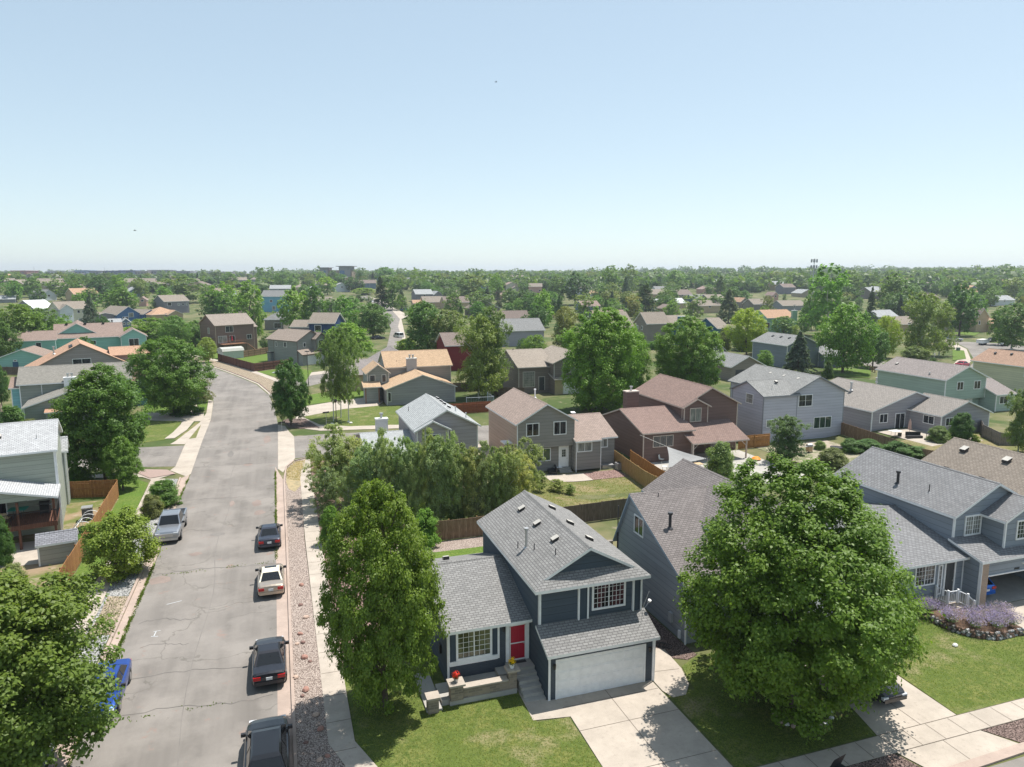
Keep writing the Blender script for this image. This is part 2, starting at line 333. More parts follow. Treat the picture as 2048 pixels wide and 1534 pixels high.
# east verge of the main road
flat('gravel_bed',[(-.02,5),(-.02,36),(.06,58),(.1,78),(.5,83.3),(1.3,85.7),(2.6,86.6),(1.8,79),(1.4,60),(1.4,35.5),(1.4,31.7),(2.0,29.9),(2.3,5)],PEB,.085)
flat('straw_patch',pxs((572,965),(574,940),(588,928),(602,923),(615,926),(606,948),(602,972),(590,985),(578,980)),STRAW,.095)
flat('pavement',[(2.1,5),(2.0,29.9),(1.4,31.7),(1.4,35.5),(1.45,60),(1.7,79),(2.3,86),(3.1,86),(2.9,79),(2.7,57.7),(2.6,35.1),(2.6,31.5),(3.4,29.3),(5.4,26),(5.4,5)],CON,.1)
flat('pink_gravel_strip',[(2.6,38),(2.7,57.7),(2.9,79),(3.2,85),(7,85),(6,62),(5.4,46),(5.2,38)],PINKG,.05)
# front yard of the dark blue house
flat('front_lawn',[(5.4,5),(5.4,26),(3.4,29.3),(2.6,31.5),(2.6,37.5),(7.8,37.5),(7.8,33),(11.3,33),(11.35,30.2),(13.0,30.1),(13.0,24.6),(13.0,12),(13,5)],LAWN,.03)
flat('driveway',[(11.3,33.3),(11.2,30.4),(13.1,30.1),(12.9,20.5),(18.6,20.5),(18.55,31.75),(12.5,31.75)],CON,.04)
flat('curved_path',[(18.62,33.5),(18.62,30.6),(18.85,29.9),(19.6,29.9),(20.3,30.7),(20.75,32.2),(20.9,34.3),(19.6,35.2)],CON,.045)
flat('side_gravel',[(18.7,33),(18.7,44),(22.3,44),(22.3,34.8),(22.4,33.2),(21.6,32.9),(20.9,33.3),(20.2,33.6)],BROWNG,.03)
flat('middle_lawn',[(18.7,23.9),(18.7,30.4),(20.3,30.2),(20.9,32.4),(22.4,33.1),(27.0,33.1),(27.0,26.0),(26.5,24.0)],LAWN,.03)
flat('neighbour_driveway',[(26.5,24.0),(27.0,26.0),(27.0,33.2),(32.0,33.2),(31.7,27.1),(31.6,24.1)],CON,.04)
flat('east_lawn',[(31.65,24.1),(31.8,27.1),(32.2,34),(38.8,34),(39.3,29.9),(40.5,28.8),(42.4,28.9),(43.6,28.4),(43.6,24.1)],LAWN,.03)
flat('east_driveway',[(43.6,20.9),(43.6,32.3),(50,32.3),(50,20.9)],CON,.04)
flat('front_pavement',[(12.9,22.8),(12.9,24.0),(60,24.1),(60,22.8)],CON,.05)
flat('driveway_apron',[(26.4,22.8),(31.6,22.8),(32.4,21.5),(26.9,21.2)],CON,.042)
flat('rock_verge',[(20.2,22.8),(26.3,22.8),(26.8,21.1),(19,21.1)],BROWNG,.03)
flat('east_rock_verge',[(31.7,22.8),(43.5,22.8),(43.5,21.4),(32.6,21.5)],BROWNG,.03)
kerb('front_kerb',[(18.7,20.95),(26.8,21.0),(32.5,21.2),(60,21.3)],w=.5,h=.1)
# joints of pavement slabs as thin dark grooves
JT=plain('joint_filler',(.13,.11,.09),.95,0,.1)
jm=MB()
def joint(a,b,z,w=.03):
    a=Vector(a);b=Vector(b);d=(b-a).normalized();q=Vector((-d.y,d.x))*w/2
    jm.poly([(*(a+q),z),(*(a-q),z),(*(b-q),z),(*(b+q),z)])
for k in range(34): 
    y=8+k*2.3; joint((1.45+(.6 if y<31 else 0),y),(2.62+(.6 if y<30 else 0),y),.106)
for k in range(26): x=13.5+k*1.45; joint((x,22.85),(x,24.0),.056)
joint((12.95,24.03),(60,24.1),.057); joint((15.75,31.7),(15.75,21),.046); joint((13,28.9),(18.55,28.9),.046); joint((13,25.6),(18.55,25.6),.046); joint((13,30.9),(18.5,30.9),.046)
joint((29.3,33),(29.2,21.4),.047); joint((18.75,32.4),(20.6,32.2),.051); joint((26.5,22.82),(44,22.82),.057)
jm.build('pavement_joints',JT,kind='structure')
# west verge, pavement, lawns
flat('west_rock_strip',[(-10.85,5),(-10.85,34),(-10.6,46),(-10.55,55),(-10.65,72),(-10.85,82),(-12.2,82.5),(-12.5,72),(-12.2,57),(-12.0,50),(-12.2,34),(-12.3,5)],WROCK,.08)
flat('west_tan_gravel',pxs((171,1275),(227,1272),(262,1195),(216,1195),(196,1240)),TANG,.09)
flat('west_pavement',[(-12.3,5),(-12.2,34),(-12.0,50),(-12.2,57),(-12.5,72),(-12.2,82.5),(-13.6,83),(-13.3,72),(-13.2,57),(-13.35,50),(-13.5,34),(-13.6,5)],CON,.1)
flat('corner_lawn',[(-13.65,5),(-13.5,34),(-13.35,50),(-13.2,57),(-13.35,72),(-13.7,81.5),(-15,83.3),(-26,84),(-26,78),(-15.6,77),(-15,57),(-14.6,30),(-14.6,5)],LUSH,.03)
flat('corner_pavement',pxs((175,950),(300,948),(340,945),(341,951),(306,962),(285,955),(175,957)),CON,.06)
flat('red_paver_patch',pxs((285,940),(335,941),(352,949),(300,958),(276,948)),brick('red_pavers',(.38,.26,.22),(.33,.24,.21),(.3,.26,.23),.2,.1),.11)
flat('back_yard_west',[(-60,48),(-15.4,48),(-15.4,76.5),(-60,76.5)],ground('yard_dirt',[(.26,.19,.12),(.12,.14,.04),(.3,.24,.17)],[(.3,.45,.6),(1.1,.55,.7)]),.02)
flat('patio_slab',[(-24,60.5),(-16.9,60.5),(-16.9,66),(-24,66)],CON,.05)
flat('upper_west_path',pxs((329,878),(349,877),(374,860),(389,842),(394,819),(394,796),(379,796),(376,824),(361,850),(345,866)),CON,.05)
flat('upper_west_driveway',pxs((285,826),(408,826),(407,843),(366,843),(285,841)),CON,.046)
flat('upper_west_verge',pxs((369,889),(407,843.5),(422,838),(427,802),(417,800),(413,826),(400,845),(352,882),(340,889)),CON,.04)
flat('west_lawn_lower',pxs((285,841),(362,843),(352,866),(330,880),(285,886)),LAWN,.03)
flat('west_lawn_island',pxs((391,844),(404,845),(392,876),(352,882),(350,878),(374,862)),DRY,.03)
flat('west_lawn_upper',pxs((290,806),(378,800),(377,826),(285,826)),LUSH,.03)
flat('west_tree_island',pxs((395,801),(416,801),(413,820),(396,826)),LUSH,.03)
# north side of the side street
flat('north_lawn',pxs((605,833),(640,850),(700,853),(800,850),(800,812),(740,812),(690,818)),LAWN,.03)
flat('north_pavement',pxs((610,858),(640,862),(800,857),(800,850),(700,853),(640,850),(600,832),(590,838)),CON,.05)
flat('north_driveway',pxs((590,838),(600,815),(690,800),(735,795),(770,802),(755,812),(690,818),(605,834)),CON,.046)
flat('north_upper_lawn',pxs((596,812),(604,792),(660,783),(760,776),(760,793),(690,800)),LUSH,.03)
flat('corner_gravel',pxs((565,842),(575,838),(610,838),(640,856),(600,858),(578,856)),BROWNG,.06)
flat('far_verge_gravel',[ (p[0]+.5,p[1]+.8) for p in rk]+[(p[0]+3.0,p[1]+4.2) for p in rk][::-1],TANG,.05)
flat('far_pavement',[ (p[0]+3.0,p[1]+4.2) for p in rk]+[(p[0]+4.0,p[1]+5.6) for p in rk][::-1],CON,.06)
flat('fenced_yard_lawn',pxs((437,722),(510,742),(580,728),(560,700),(486,698)),LUSH,.03)
flat('brown_house_lawn',pxs((385,716),(436,724),(440,700),(385,696)),LUSH,.03)
flat('verge_lawn',pxs((512,744),(545,752),(610,765),(625,742),(590,735)),LUSH,.035)
flat('back_lawn',[(7.9,44),(7.9,53.2),(22,53.2),(22,44)],LUSH,.03)
flat('back_gravel',[(6.5,53.2),(6.5,55.3),(22,55.4),(22,53.2)],PEB,.03)
flat('sloping_back_lawn',[(21,56),(38.5,56),(39,62),(38.5,71.5),(24,72.5),(21,70)],DRY,.03,drape=True)
flat('pink_gravel_bed',[(31.5,70.5),(38,71),(38,73.5),(32,73.6)],PINKG,.06,drape=True)
flat('paving_slabs',[(28,70.4),(33,70.4),(33,73.6),(28,73.6)],CON,.08,drape=True)
flat('entertaining_patio',[(41,62),(57,62),(57,77),(41,77)],GRY,.06,drape=True)
flat('grey_house_yard',[(60,62),(72,62),(72,78),(60,78)],ground('pale_dirt',[(.33,.28,.22),(.16,.17,.09),(.4,.34,.27)],[(.3,.45,.6),(1,.5,.7)]),.04,drape=True)
flat('grey_house_patio',[(80,68),(89,68),(89,77),(80,77)],CON,.05,drape=True)
flat('tan_yard',[(73.5,60),(92,60),(92,72),(73.5,72)],DRY,.04,drape=True)
flat('alley_driveway',[(21.2,78),(25.3,78),(25.3,87),(21.2,87)],CON,.05)
# curved street on the right and the street in the middle distance
flat('east_street',pxs((1640,715),(1700,725),(1790,741),(1860,752),(1990,757),(2048,748),(2200,735),(2200,700),(2048,690),(1975,684),(1925,668),(1905,668),(1900,680),(1935,697),(1950,722),(1935,738),(1860,737),(1790,727),(1700,712)),ASP,.02)
flat('east_street_pavement',pxs((1895,679),(1902,683),(1933,698),(1943,722),(1930,734),(1900,735),(1915,720),(1905,700),(1880,683)),CON,.03)
flat('far_street',[gt(*p) for p in ((768,720),(815,720),(808,690),(796,655),(800,640),(770,606),(735,592),(716,594),(752,612),(775,640),(782,660))],ASP,.25,far=True)
flat('far_street_pavement',[gt(*p) for p in ((815,720),(822,718),(812,680),(803,640),(818,632),(790,618),(757,603),(735,592),(770,606),(800,640),(796,655),(808,690))],CON,.3,far=True)
for nm,p in (('cul_de_sac_lawn',((1905,700),(1928,702),(1932,718),(1905,722))),('maple_lawn',((1655,752),(1740,757),(1742,742),(1700,738),(1668,738))),('stucco_house_lawn',((1905,668),(1950,672),(1965,662),(1915,655)))):
    flat(nm,[gt(*q) for q in p],LUSH,.12,far=True)

TAR=concrete('tar_patch',(.135,.125,.115)); PATCH=concrete('asphalt_patch',(.25,.20,.175)); OLD=concrete('old_patch',(.19,.175,.16))
def patch(nm,cx,cy,w,l,mat,z,seed):
    rg=random.Random(seed); n=12; flat(nm,[(cx+math.cos(6.283*k/n)*w/2*rg.uniform(.7,1.2),cy+math.sin(6.283*k/n)*l/2*rg.uniform(.75,1.15)) for k in range(n)],mat,z)
for i,a in enumerate(((-4.9,71.5,.5,1.9,PATCH),(-2.6,70.8,.9,2.2,PATCH),(-2.3,67.8,1.0,1.6,PATCH),(-6.9,58.9,1.0,.8,PATCH),(-8.9,54.4,1.7,1.5,PATCH),(-3.9,86.0,1.0,1.2,PATCH),(-6.1,92,.7,3.4,OLD),(-1.9,99,1.1,5,PATCH),(-5.6,63,1.5,.9,OLD))): patch('road_patch',a[0],a[1],a[2],a[3],a[4],.0165+.0004*i,i)
def seam(nm,pts,w,mat,z):
    mb=MB()
    for a,b in zip(pts,pts[1:]):
        a=Vector(a);b=Vector(b);d=(b-a).normalized();q=Vector((-d.y,d.x))*w/2; mb.poly([(*(a+q),z),(*(a-q),z),(*(b-q),z),(*(b+q),z)][::1],0,[(0,0)]*4)
    return mb.build(nm,mat,kind='structure')
rg_=random.Random(8)
for y0,x0,x1,w in ((55.4,-9.6,-1,.14),(29.0,-9.7,-1,.10),(37.0,-9.3,-1.1,.05),(40.6,-9.4,-1.2,.05),(47.6,-9.2,-5.6,.05),(44.3,-8.6,-5.9,.04),(73.6,-9.6,-4.0,.06),(86.5,-9.5,-1.0,.12),(107,-9.5,-1,.16),(64.5,-8.6,-6.1,.05)):
    pts=[(x0+(x1-x0)*k/16,y0+rg_.uniform(-.14,.14)+.3*math.sin(k*.35)) for k in range(17)]; seam('road_crack',pts,w,TAR if w<.1 else OLD,.0185)
seam('road_crack',[(-5.3+.25*math.sin(k*.9)+rg_.uniform(-.05,.05),24+k*3.0) for k in range(24)],.04,OLD,.0188)
for a,b,l in (((-8.15,46.2),(-7.75,46.25),.05),((-8.2,45.6),(-7.8,45.5),.05),((-8.0,46.2),(-8.05,45.5),.05),((-7.9,50.0),(-7.0,50.3),.06)): seam('chalk_mark',[a,b],l,concrete('chalk',(.5,.52,.53)),.0195)
HAZE=.00017
# ---------------------------------------------------------------- houses
HOUSES=[]
class House:
    """blocks and features in local metres; local -y is the front"""
    def __init__(s,label,loc,wall,roof,rot=0.0,trim=None,cat='house',group=None,name='house',absolute=False,z=0.0):
        s.e=empty(name,(loc[0],loc[1],z),rot,label,cat,group)
        s.off=(loc[0],loc[1],0) if absolute else (0,0,0)
        s.wm=siding(wall) if isinstance(wall,tuple) else wall; s.rm=shingle(roof) if isinstance(roof,tuple) else roof
        s.trim=trim or WHITE; s.walls=MB(s.off); s.wmats=[s.wm]; s.B=[]; s.corner=MB(s.off)
    def mat(s,m):
        if m is None: return 0
        m=siding(m) if isinstance(m,tuple) else m
        if m not in s.wmats: s.wmats.append(m)
        return s.wmats.index(m)
    def block(s,x0,y0,x1,y1,ze,ax='x',rh=1.8,z0=-1.2,over=.35,rp=.5,wall=None,roof=None,skip='',ro=None,g=None,fm=None,trimcorners=True,ends='ab'):
        """ax x|y: gable ridge along that axis; sy/sx: roof rising towards +y/+x (s-x: towards -x); hip; none"""
        mi=s.mat(wall); w=s.walls; fmi=mi if fm is None else s.mat(fm)
        rm=(shingle(roof) if isinstance(roof,tuple) else roof) or s.rm
        s.B.append((x0,y0,x1,y1)); g=over if g is None else g
        tz={'x0y0':ze,'x1y0':ze,'x0y1':ze,'x1y1':ze}
        if ax=='sy': tz['x0y1']=tz['x1y1']=ze+rh
        if ax=='sx': tz['x1y0']=tz['x1y1']=ze+rh
        if ax=='s-x': tz['x0y0']=tz['x0y1']=ze+rh
        a,b,c,d=tz['x0y0'],tz['x1y0'],tz['x1y1'],tz['x0y1']
        ry=y0+(y1-y0)*rp; rx=x0+(x1-x0)*rp; zr=ze+rh
        if 'f' not in skip: w.poly([(x0,y0,z0),(x1,y0,z0),(x1,y0,b)]+([(rx,y0,zr)] if ax=='y' else [])+[(x0,y0,a)],fmi)
        if 'r' not in skip: w.poly([(x1,y0,z0),(x1,y1,z0),(x1,y1,c)]+([(x1,ry,zr)] if ax=='x' else [])+[(x1,y0,b)],mi)
        if 'b' not in skip: w.poly([(x1,y1,z0),(x0,y1,z0),(x0,y1,d)]+([(rx,y1,zr)] if ax=='y' else [])+[(x1,y1,c)],mi)
        if 'l' not in skip: w.poly([(x0,y1,z0),(x0,y0,z0),(x0,y0,a)]+([(x0,ry,zr)] if ax=='x' else [])+[(x0,y1,d)],mi)
        if ax=='none': w.poly([(x0,y0,ze),(x1,y0,ze),(x1,y1,ze),(x0,y1,ze)],mi); return s
        m=MB(s.off); T=.16; up=.03
        def slab(P):   # P: eaveA, eaveB, topB, topA (counter-clockwise from above)
            P=[(p[0],p[1],p[2]+up) for p in P]; Q=[(p[0],p[1],p[2]-T) for p in P]
            m.poly(P,0); m.poly(Q[::-1],1)
            for i in range(len(P)):
                j=(i+1)%len(P); m.poly([Q[i],Q[j],P[j],P[i]],1)
        if ax=='x':
            sf=rh/(ry-y0); sb=rh/(y1-ry); A=x0-g;B=x1+g
            slab([(A,y0-over,ze-sf*over),(B,y0-over,ze-sf*over),(B,ry,zr),(A,ry,zr)]); slab([(B,y1+over,ze-sb*over),(A,y1+over,ze-sb*over),(A,ry,zr),(B,ry,zr)])
            m.poly([(A,ry-.12,zr+up+.02-.12*sf),(B,ry-.12,zr+up+.02-.12*sf),(B,ry,zr+up+.035),(A,ry,zr+up+.035)],0); m.poly([(B,ry+.12,zr+up+.02-.12*sb),(A,ry+.12,zr+up+.02-.12*sb),(A,ry,zr+up+.035),(B,ry,zr+up+.035)],0)
        elif ax=='y':
            sl=rh/(rx-x0); sr=rh/(x1-rx); A=y0-g;B=y1+g
            slab([(x0-over,B,ze-sl*over),(x0-over,A,ze-sl*over),(rx,A,zr),(rx,B,zr)]); slab([(x1+over,A,ze-sr*over),(x1+over,B,ze-sr*over),(rx,B,zr),(rx,A,zr)])
            m.poly([(rx-.12,B,zr+up+.02-.12*sl),(rx-.12,A,zr+up+.02-.12*sl),(rx,A,zr+up+.035),(rx,B,zr+up+.035)],0); m.poly([(rx+.12,A,zr+up+.02-.12*sr),(rx+.12,B,zr+up+.02-.12*sr),(rx,B,zr+up+.035),(rx,A,zr+up+.035)],0)
        elif ax=='sy':
            k=rh/(y1-y0); slab([(x0-g,y0-over,ze-k*over),(x1+g,y0-over,ze-k*over),(x1+g,y1,ze+rh),(x0-g,y1,ze+rh)])
        elif ax=='sx':
            k=rh/(x1-x0); slab([(x0-over,y1+g,ze-k*over),(x0-over,y0-g,ze-k*over),(x1,y0-g,ze+rh),(x1,y1+g,ze+rh)])
        elif ax=='s-x':
            k=rh/(x1-x0); slab([(x1+over,y0-g,ze-k*over),(x1+over,y1+g,ze-k*over),(x0,y1+g,ze+rh),(x0,y0-g,ze+rh)])
        elif ax=='hip':
            h=min(x1-x0,y1-y0)/2; o=over; zo=ze-rh/h*o
            p=[(x0-o,y0-o,zo),(x1+o,y0-o,zo),(x1+o,y1+o,zo),(x0-o,y1+o,zo)]
            if x1-x0>y1-y0: u=(x0+h,ry,zr);v=(x1-h,ry,zr); slab([p[0],p[1],v,u]);slab([p[2],p[3],u,v]);slab([p[1],p[2],v]);slab([p[3],p[0],u])
            else: u=(rx,y0+h,zr);v=(rx,y1-h,zr); slab([p[1],p[2],v,u]);slab([p[3],p[0],u,v]);slab([p[0],p[1],u]);slab([p[2],p[3],v])
        m.build('roof',[rm,s.trim],s.e)
        near=math.hypot(s.e.location.x,s.e.location.y)<150
        if trimcorners and ax in 'xyhip':
            cw=.1
            for X in (x0,x1):
                for Y in (y0,y1):
                    sx=-1 if X==x0 else 1; sy_=-1 if Y==y0 else 1
                    if near: s.corner=MB(s.off)
                    s.corner.box(min(X,X-sx*cw)-(.02 if sx<0 else 0),Y+(.0 if sy_>0 else -.02),max(z0,-.9)+.002,max(X,X-sx*cw)+(.02 if sx>0 else 0),Y+(.02 if sy_>0 else 0.0),ze-.05)
                    s.corner.box(X+(0 if sx>0 else -.021),min(Y,Y-sy_*cw),max(z0,-.9)+.002,X+(.021 if sx>0 else 0),max(Y,Y-sy_*cw),ze-.05)
                    if near: s.corner.build('corner_trim',[s.trim],s.e); s.corner=MB(s.off)
        return s
    def frame(s,side,c):
        """origin, u axis, outward normal for a wall plane at coordinate c"""
        return {'f':((0,c),(1,0),(0,-1)),'b':((0,c),(-1,0),(0,1)),'r':((c,0),(0,1),(1,0)),'l':((c,0),(0,-1),(-1,0))}[side]
    def rect(s,mb,side,c,u0,u1,z0,z1,n0,n1,mat=0):
        (ox,oy),(ux,uy),(nx,ny)=s.frame(side,c)
        if ux+uy<0: u0,u1=-u1,-u0
        P=lambda u,n,z:(ox+ux*u+nx*n,oy+uy*u+ny*n,z)
        a=[P(u0,n0,z0),P(u1,n0,z0),P(u1,n1,z0),P(u0,n1,z0)]; b=[(p[0],p[1],z1) for p in a]
        mb.poly([a[3],a[2],b[2],b[3]],mat); mb.poly([a[0],a[3],b[3],b[0]],mat); mb.poly([a[2],a[1],b[1],b[2]],mat); mb.poly([b[3],b[2],b[1],b[0]],mat); mb.poly([a[0],a[1],a[2],a[3]],mat)
    def win(s,side,c,u0,u1,z0,z1,cols=2,grid=None,glassk='dark',cw=.09,trim=None,simple=False,name='window'):
        m=MB(s.off); t=trim or s.trim; R_=lambda *a: s.rect(m,side,c,*a)
        R_(u0,u1,z0,z0+cw,.001,.07); R_(u0,u1,z1-cw,z1,.001,.07); R_(u0,u0+cw,z0+cw,z1-cw,.001,.065); R_(u1-cw,u1,z0+cw,z1-cw,.001,.065)
        a0,a1,b0,b1=u0+cw,u1-cw,z0+cw,z1-cw
        for k in range(1,cols):
            x=a0+(a1-a0)*k/cols; R_(x-.03,x+.03,b0,b1,.002,.05)
        if grid:
            for k in range(1,grid[0]):
                x=a0+(a1-a0)*k/grid[0]; R_(x-.009,x+.009,b0,b1,.02,.038)
            for k in range(1,grid[1]):
                z=b0+(b1-b0)*k/grid[1]; R_(a0,a1,z-.009,z+.009,.02,.036)
        if simple:
            R_(a0,a1,b0,b1,.003,.018,1); o=m.build(name,[t,glass(glassk)],s.e); return o
        o=m.build(name,[t],s.e); p=MB(s.off); s.rect(p,side,c,a0,a1,b0,b1,.003,.022); p.build('pane',[glass(glassk)],o); return o
    def slab(s,name,side,c,u0,u1,z0,z1,n0,n1,mat,parent=None):
        m=MB(s.off); s.rect(m,side,c,u0,u1,z0,z1,n0,n1); return m.build(name,[mat],parent or s.e)
    def door(s,side,c,u0,u1,z0,z1,mat,glassk=None,cw=.12):
        m=MB(s.off); R_=lambda *a: s.rect(m,side,c,*a)
        R_(u0,u0+cw,z0,z1,.001,.07);R_(u1-cw,u1,z0,z1,.001,.07);R_(u0+cw,u1-cw,z1-cw,z1,.001,.068)
        f=m.build('door_frame',[s.trim],s.e)
        d=MB(s.off); a0,a1=u0+cw+.01,u1-cw-.01; s.rect(d,side,c,a0,a1,z0+.02,z1-cw-.01,.002,.035)
        for k in range(2):
            for j in range(2):
                x=a0+(a1-a0)*(.12+.46*k); z=z0+(z1-z0)*(.1+.42*j); s.rect(d,side,c,x,x+(a1-a0)*.32,z,z+(z1-z0)*.3,.036,.046)
        dd=d.build('door',[mat],s.e); h=MB(s.off); s.rect(h,side,c,a1-.12,a1-.06,z0+.95,z0+1.05,.05,.1); h.build('handle',[METAL],dd)
        return dd
    def garage(s,side,c,u0,u1,z0,z1,mat=None,panels=4,cols=8):
        mat=mat or WHITE; m=MB(s.off)
        m_=MB(s.off)
        for a in ((u0-.1,u0,z0,z1+.1),(u1,u1+.1,z0,z1+.1),(u0,u1,z1,z1+.1)): s.rect(m_,side,c,*a,.001,.045)
        f=m_.build('garage_frame',[s.trim],s.e)
        h=(z1-z0)/panels; s.rect(m,side,c,u0+.005,u1-.005,z0,z1-.005,.002,.012)
        for i in range(panels):
            s.rect(m,side,c,u0+.01,u1-.01,z0+i*h+.02,z0+(i+1)*h-.02,.013,.02)
            for k in range(cols):
                wd=(u1-u0)/cols; s.rect(m,side,c,u0+k*wd+.06,u0+(k+1)*wd-.06,z0+i*h+.1,z0+(i+1)*h-.1,.021,.036)
        return m.build('garage_door',[mat],s.e)
    def pipe(s,x,y,z,h,r=.12,mat=None,cap=True,name='flue_pipe'):
        m=MB(s.off); mat=mat or METAL; m.bar((x,y,z-.3),(x,y,z+h),r,0,10)
        if cap: m.bar((x,y,z+h),(x,y,z+h+.05),r*1.1,0,10); m.bar((x,y,z+h+.05),(x,y,z+h+.18),r*1.7,0,10)
        m.bar((x,y,z-.06),(x,y,z+.05),r*2.3,0,10,r*1.3); return m.build(name,[mat],s.e)
    def vent(s,x,y,z,slope=(0,0),mat=None,w=.37):
        m=MB(s.off); h=w/2; sx,sy_=slope; Z=lambda X,Y: z+sx*(X-x)+sy_*(Y-y)
        c=[(x-h,y-h),(x+h,y-h),(x+h,y+h),(x-h,y+h)]; a=[(p[0],p[1],Z(*p)-.05) for p in c]; b=[(p[0],p[1],Z(*p)+.17) for p in c]
        for i in range(4): j=(i+1)%4; m.poly([a[i],a[j],b[j],b[i]],1)
        d=[(x+(p[0]-x)*1.1,y+(p[1]-y)*1.1,p[2]+.01) for p in b]; m.poly(d,0)
        return m.build('roof_vent',[mat or plain('vent_tan',(.42,.40,.36),.7),BLACK],s.e)
    def chimney(s,x0,y0,x1,y1,z0,z1,mat=None,caps=1):
        m=MB(s.off); m.box(x0,y0,z0,x1,y1,z1-.15,0,'u'); m.box(x0-.06,y0-.06,z1-.15,x1+.06,y1+.06,z1,1)
        o=m.build('chimney',[mat or s.wm,s.trim],s.e)
        for k in range(caps):
            p=MB(s.off); x=x0+(x1-x0)*(k+1)/(caps+1); y=(y0+y1)/2; p.bar((x,y,z1-.02),(x,y,z1+.45),.28,0,10); p.bar((x,y,z1+.45),(x,y,z1+.62),.45,0,10); p.build('flue_cap',[METAL],o)
        return o
    def gutterpipe(s,x,y,z0,z1,mat=None):
        m=MB(s.off); m.box(x-.04,y-.04,z0,x+.04,y+.04,z1); return m.build('downpipe',[mat or s.trim],s.e)
    def done(s):
        L=s.e.location; a=s.e.rotation_euler[2]
        for b in s.B:
            cx=(b[0]+b[2])/2-s.off[0]; cy_=(b[1]+b[3])/2-s.off[1]; HOUSES.append((L.x+cx*math.cos(a)-cy_*math.sin(a),L.y+cx*math.sin(a)+cy_*math.cos(a),math.hypot(b[2]-b[0],b[3]-b[1])/2))
        s.walls.build('wall',s.wmats,s.e)
        if s.corner.v: s.corner.build('corner_trim',[s.trim],s.e)
        return s.e
NAVY=(.066,.085,.108); RGREY=(.245,.24,.232); STONE=brick('stone_wall',(.33,.265,.20),(.17,.14,.115),(.30,.26,.22),.38,.13,.012)
# --- dark blue-grey split-level house in front
h=House('dark blue-grey split-level house with white garage door and red front door',(15.5,33.1),NAVY,RGREY,absolute=True)
PB=brick('painted_brick',(.085,.10,.12),(.07,.085,.105),(.045,.055,.07))
h.block(12.52,33.6,18.6,43.9,5.75,'y',1.62,z0=0,g=.28,trimcorners=False,fm=NAVY)
h.walls.poly([(12.52,33.15,2.9),(18.6,33.15,2.9),(18.6,33.15,5.72),(12.52,33.15,5.72)],0)
h.walls.poly([(18.6,33.15,0),(18.6,33.6,0),(18.6,33.6,5.75),(18.6,33.15,5.72)],0); h.walls.poly([(12.52,33.6,0),(12.52,33.15,0),(12.52,33.15,5.72),(12.52,33.6,5.75)],0)
m=MB(h.off); ez,tz_=5.60,6.10
for P in ([(12.17,32.76,ez),(18.95,32.76,ez),(18.0,33.62,tz_),(13.12,33.62,tz_)],[(12.17,33.4,ez),(12.17,32.76,ez),(13.12,33.62,tz_)],[(18.95,32.76,ez),(18.95,33.4,ez),(18.0,33.62,tz_)]): m.poly(P,0)
m.poly([(12.17,32.76,ez-.17),(18.95,32.76,ez-.17),(18.95,32.76,ez-.002),(12.17,32.76,ez-.002)],1); m.poly([(12.17,33.35,ez-.17),(12.17,32.76,ez-.17),(12.17,32.76,ez-.002),(12.17,33.35,ez-.002)],1); m.poly([(18.95,32.76,ez-.17),(18.95,33.35,ez-.17),(18.95,33.35,ez-.002),(18.95,32.76,ez-.002)],1)
m.poly([(12.17,33.35,ez-.17),(18.95,33.35,ez-.17),(18.95,32.76,ez-.17),(12.17,32.76,ez-.17)],1); m.build('roof',[h.rm,h.trim],h.e)
h.block(12.52,31.7,18.6,33.15,2.86,'sy',.66,z0=-.05,over=.38,g=.2,fm=PB,trimcorners=False)
h.block(7.85,34.55,12.52,43.8,3.42,'x',1.5,z0=-.05,over=.36,rp=.54,fm=PB,trimcorners=False,g=.3)
SH=siding((.052,.07,.092),True)
for u0,u1 in ((14.73,15.36),(18.02,18.58)):
    h.slab('shutter_panel','f',33.15,u0+.09,u1-.09,3.3,5.5,.002,.09,SH); 
    m=MB(h.off)
    for a in ((u0,u0+.09,3.0,5.5),(u1-.09,u1,3.0,5.5),(u0+.09,u1-.09,3.0,3.3)): h.rect(m,'f',33.15,*a,.001,.12)
    m.build('pilaster_trim',[WHITE],h.e)
h.win('f',33.15,15.57,17.6,3.88,5.5,2,(8,5),'red',cw=.11)
for b_ in ((12.5,33.13,3.3,12.63,33.148,5.6),(12.498,33.13,3.3,12.518,33.26,5.6),(12.5,31.66,0,12.62,31.698,2.72),(18.58,33.11,3.4,18.64,33.2,5.55),(7.81,34.5,0,7.93,34.548,3.3),(18.56,31.66,0,18.62,31.74,2.7)): m=MB(h.off); m.box(*b_); m.build('corner_trim',[WHITE],h.e)
m=MB(h.off); m.bar((18.66,31.62,2.55),(18.64,31.6,.05),.09,0,6); m.build('downpipe',[WHITE],h.e)
h.garage('f',31.7,13.0,18.05,.02,2.16)
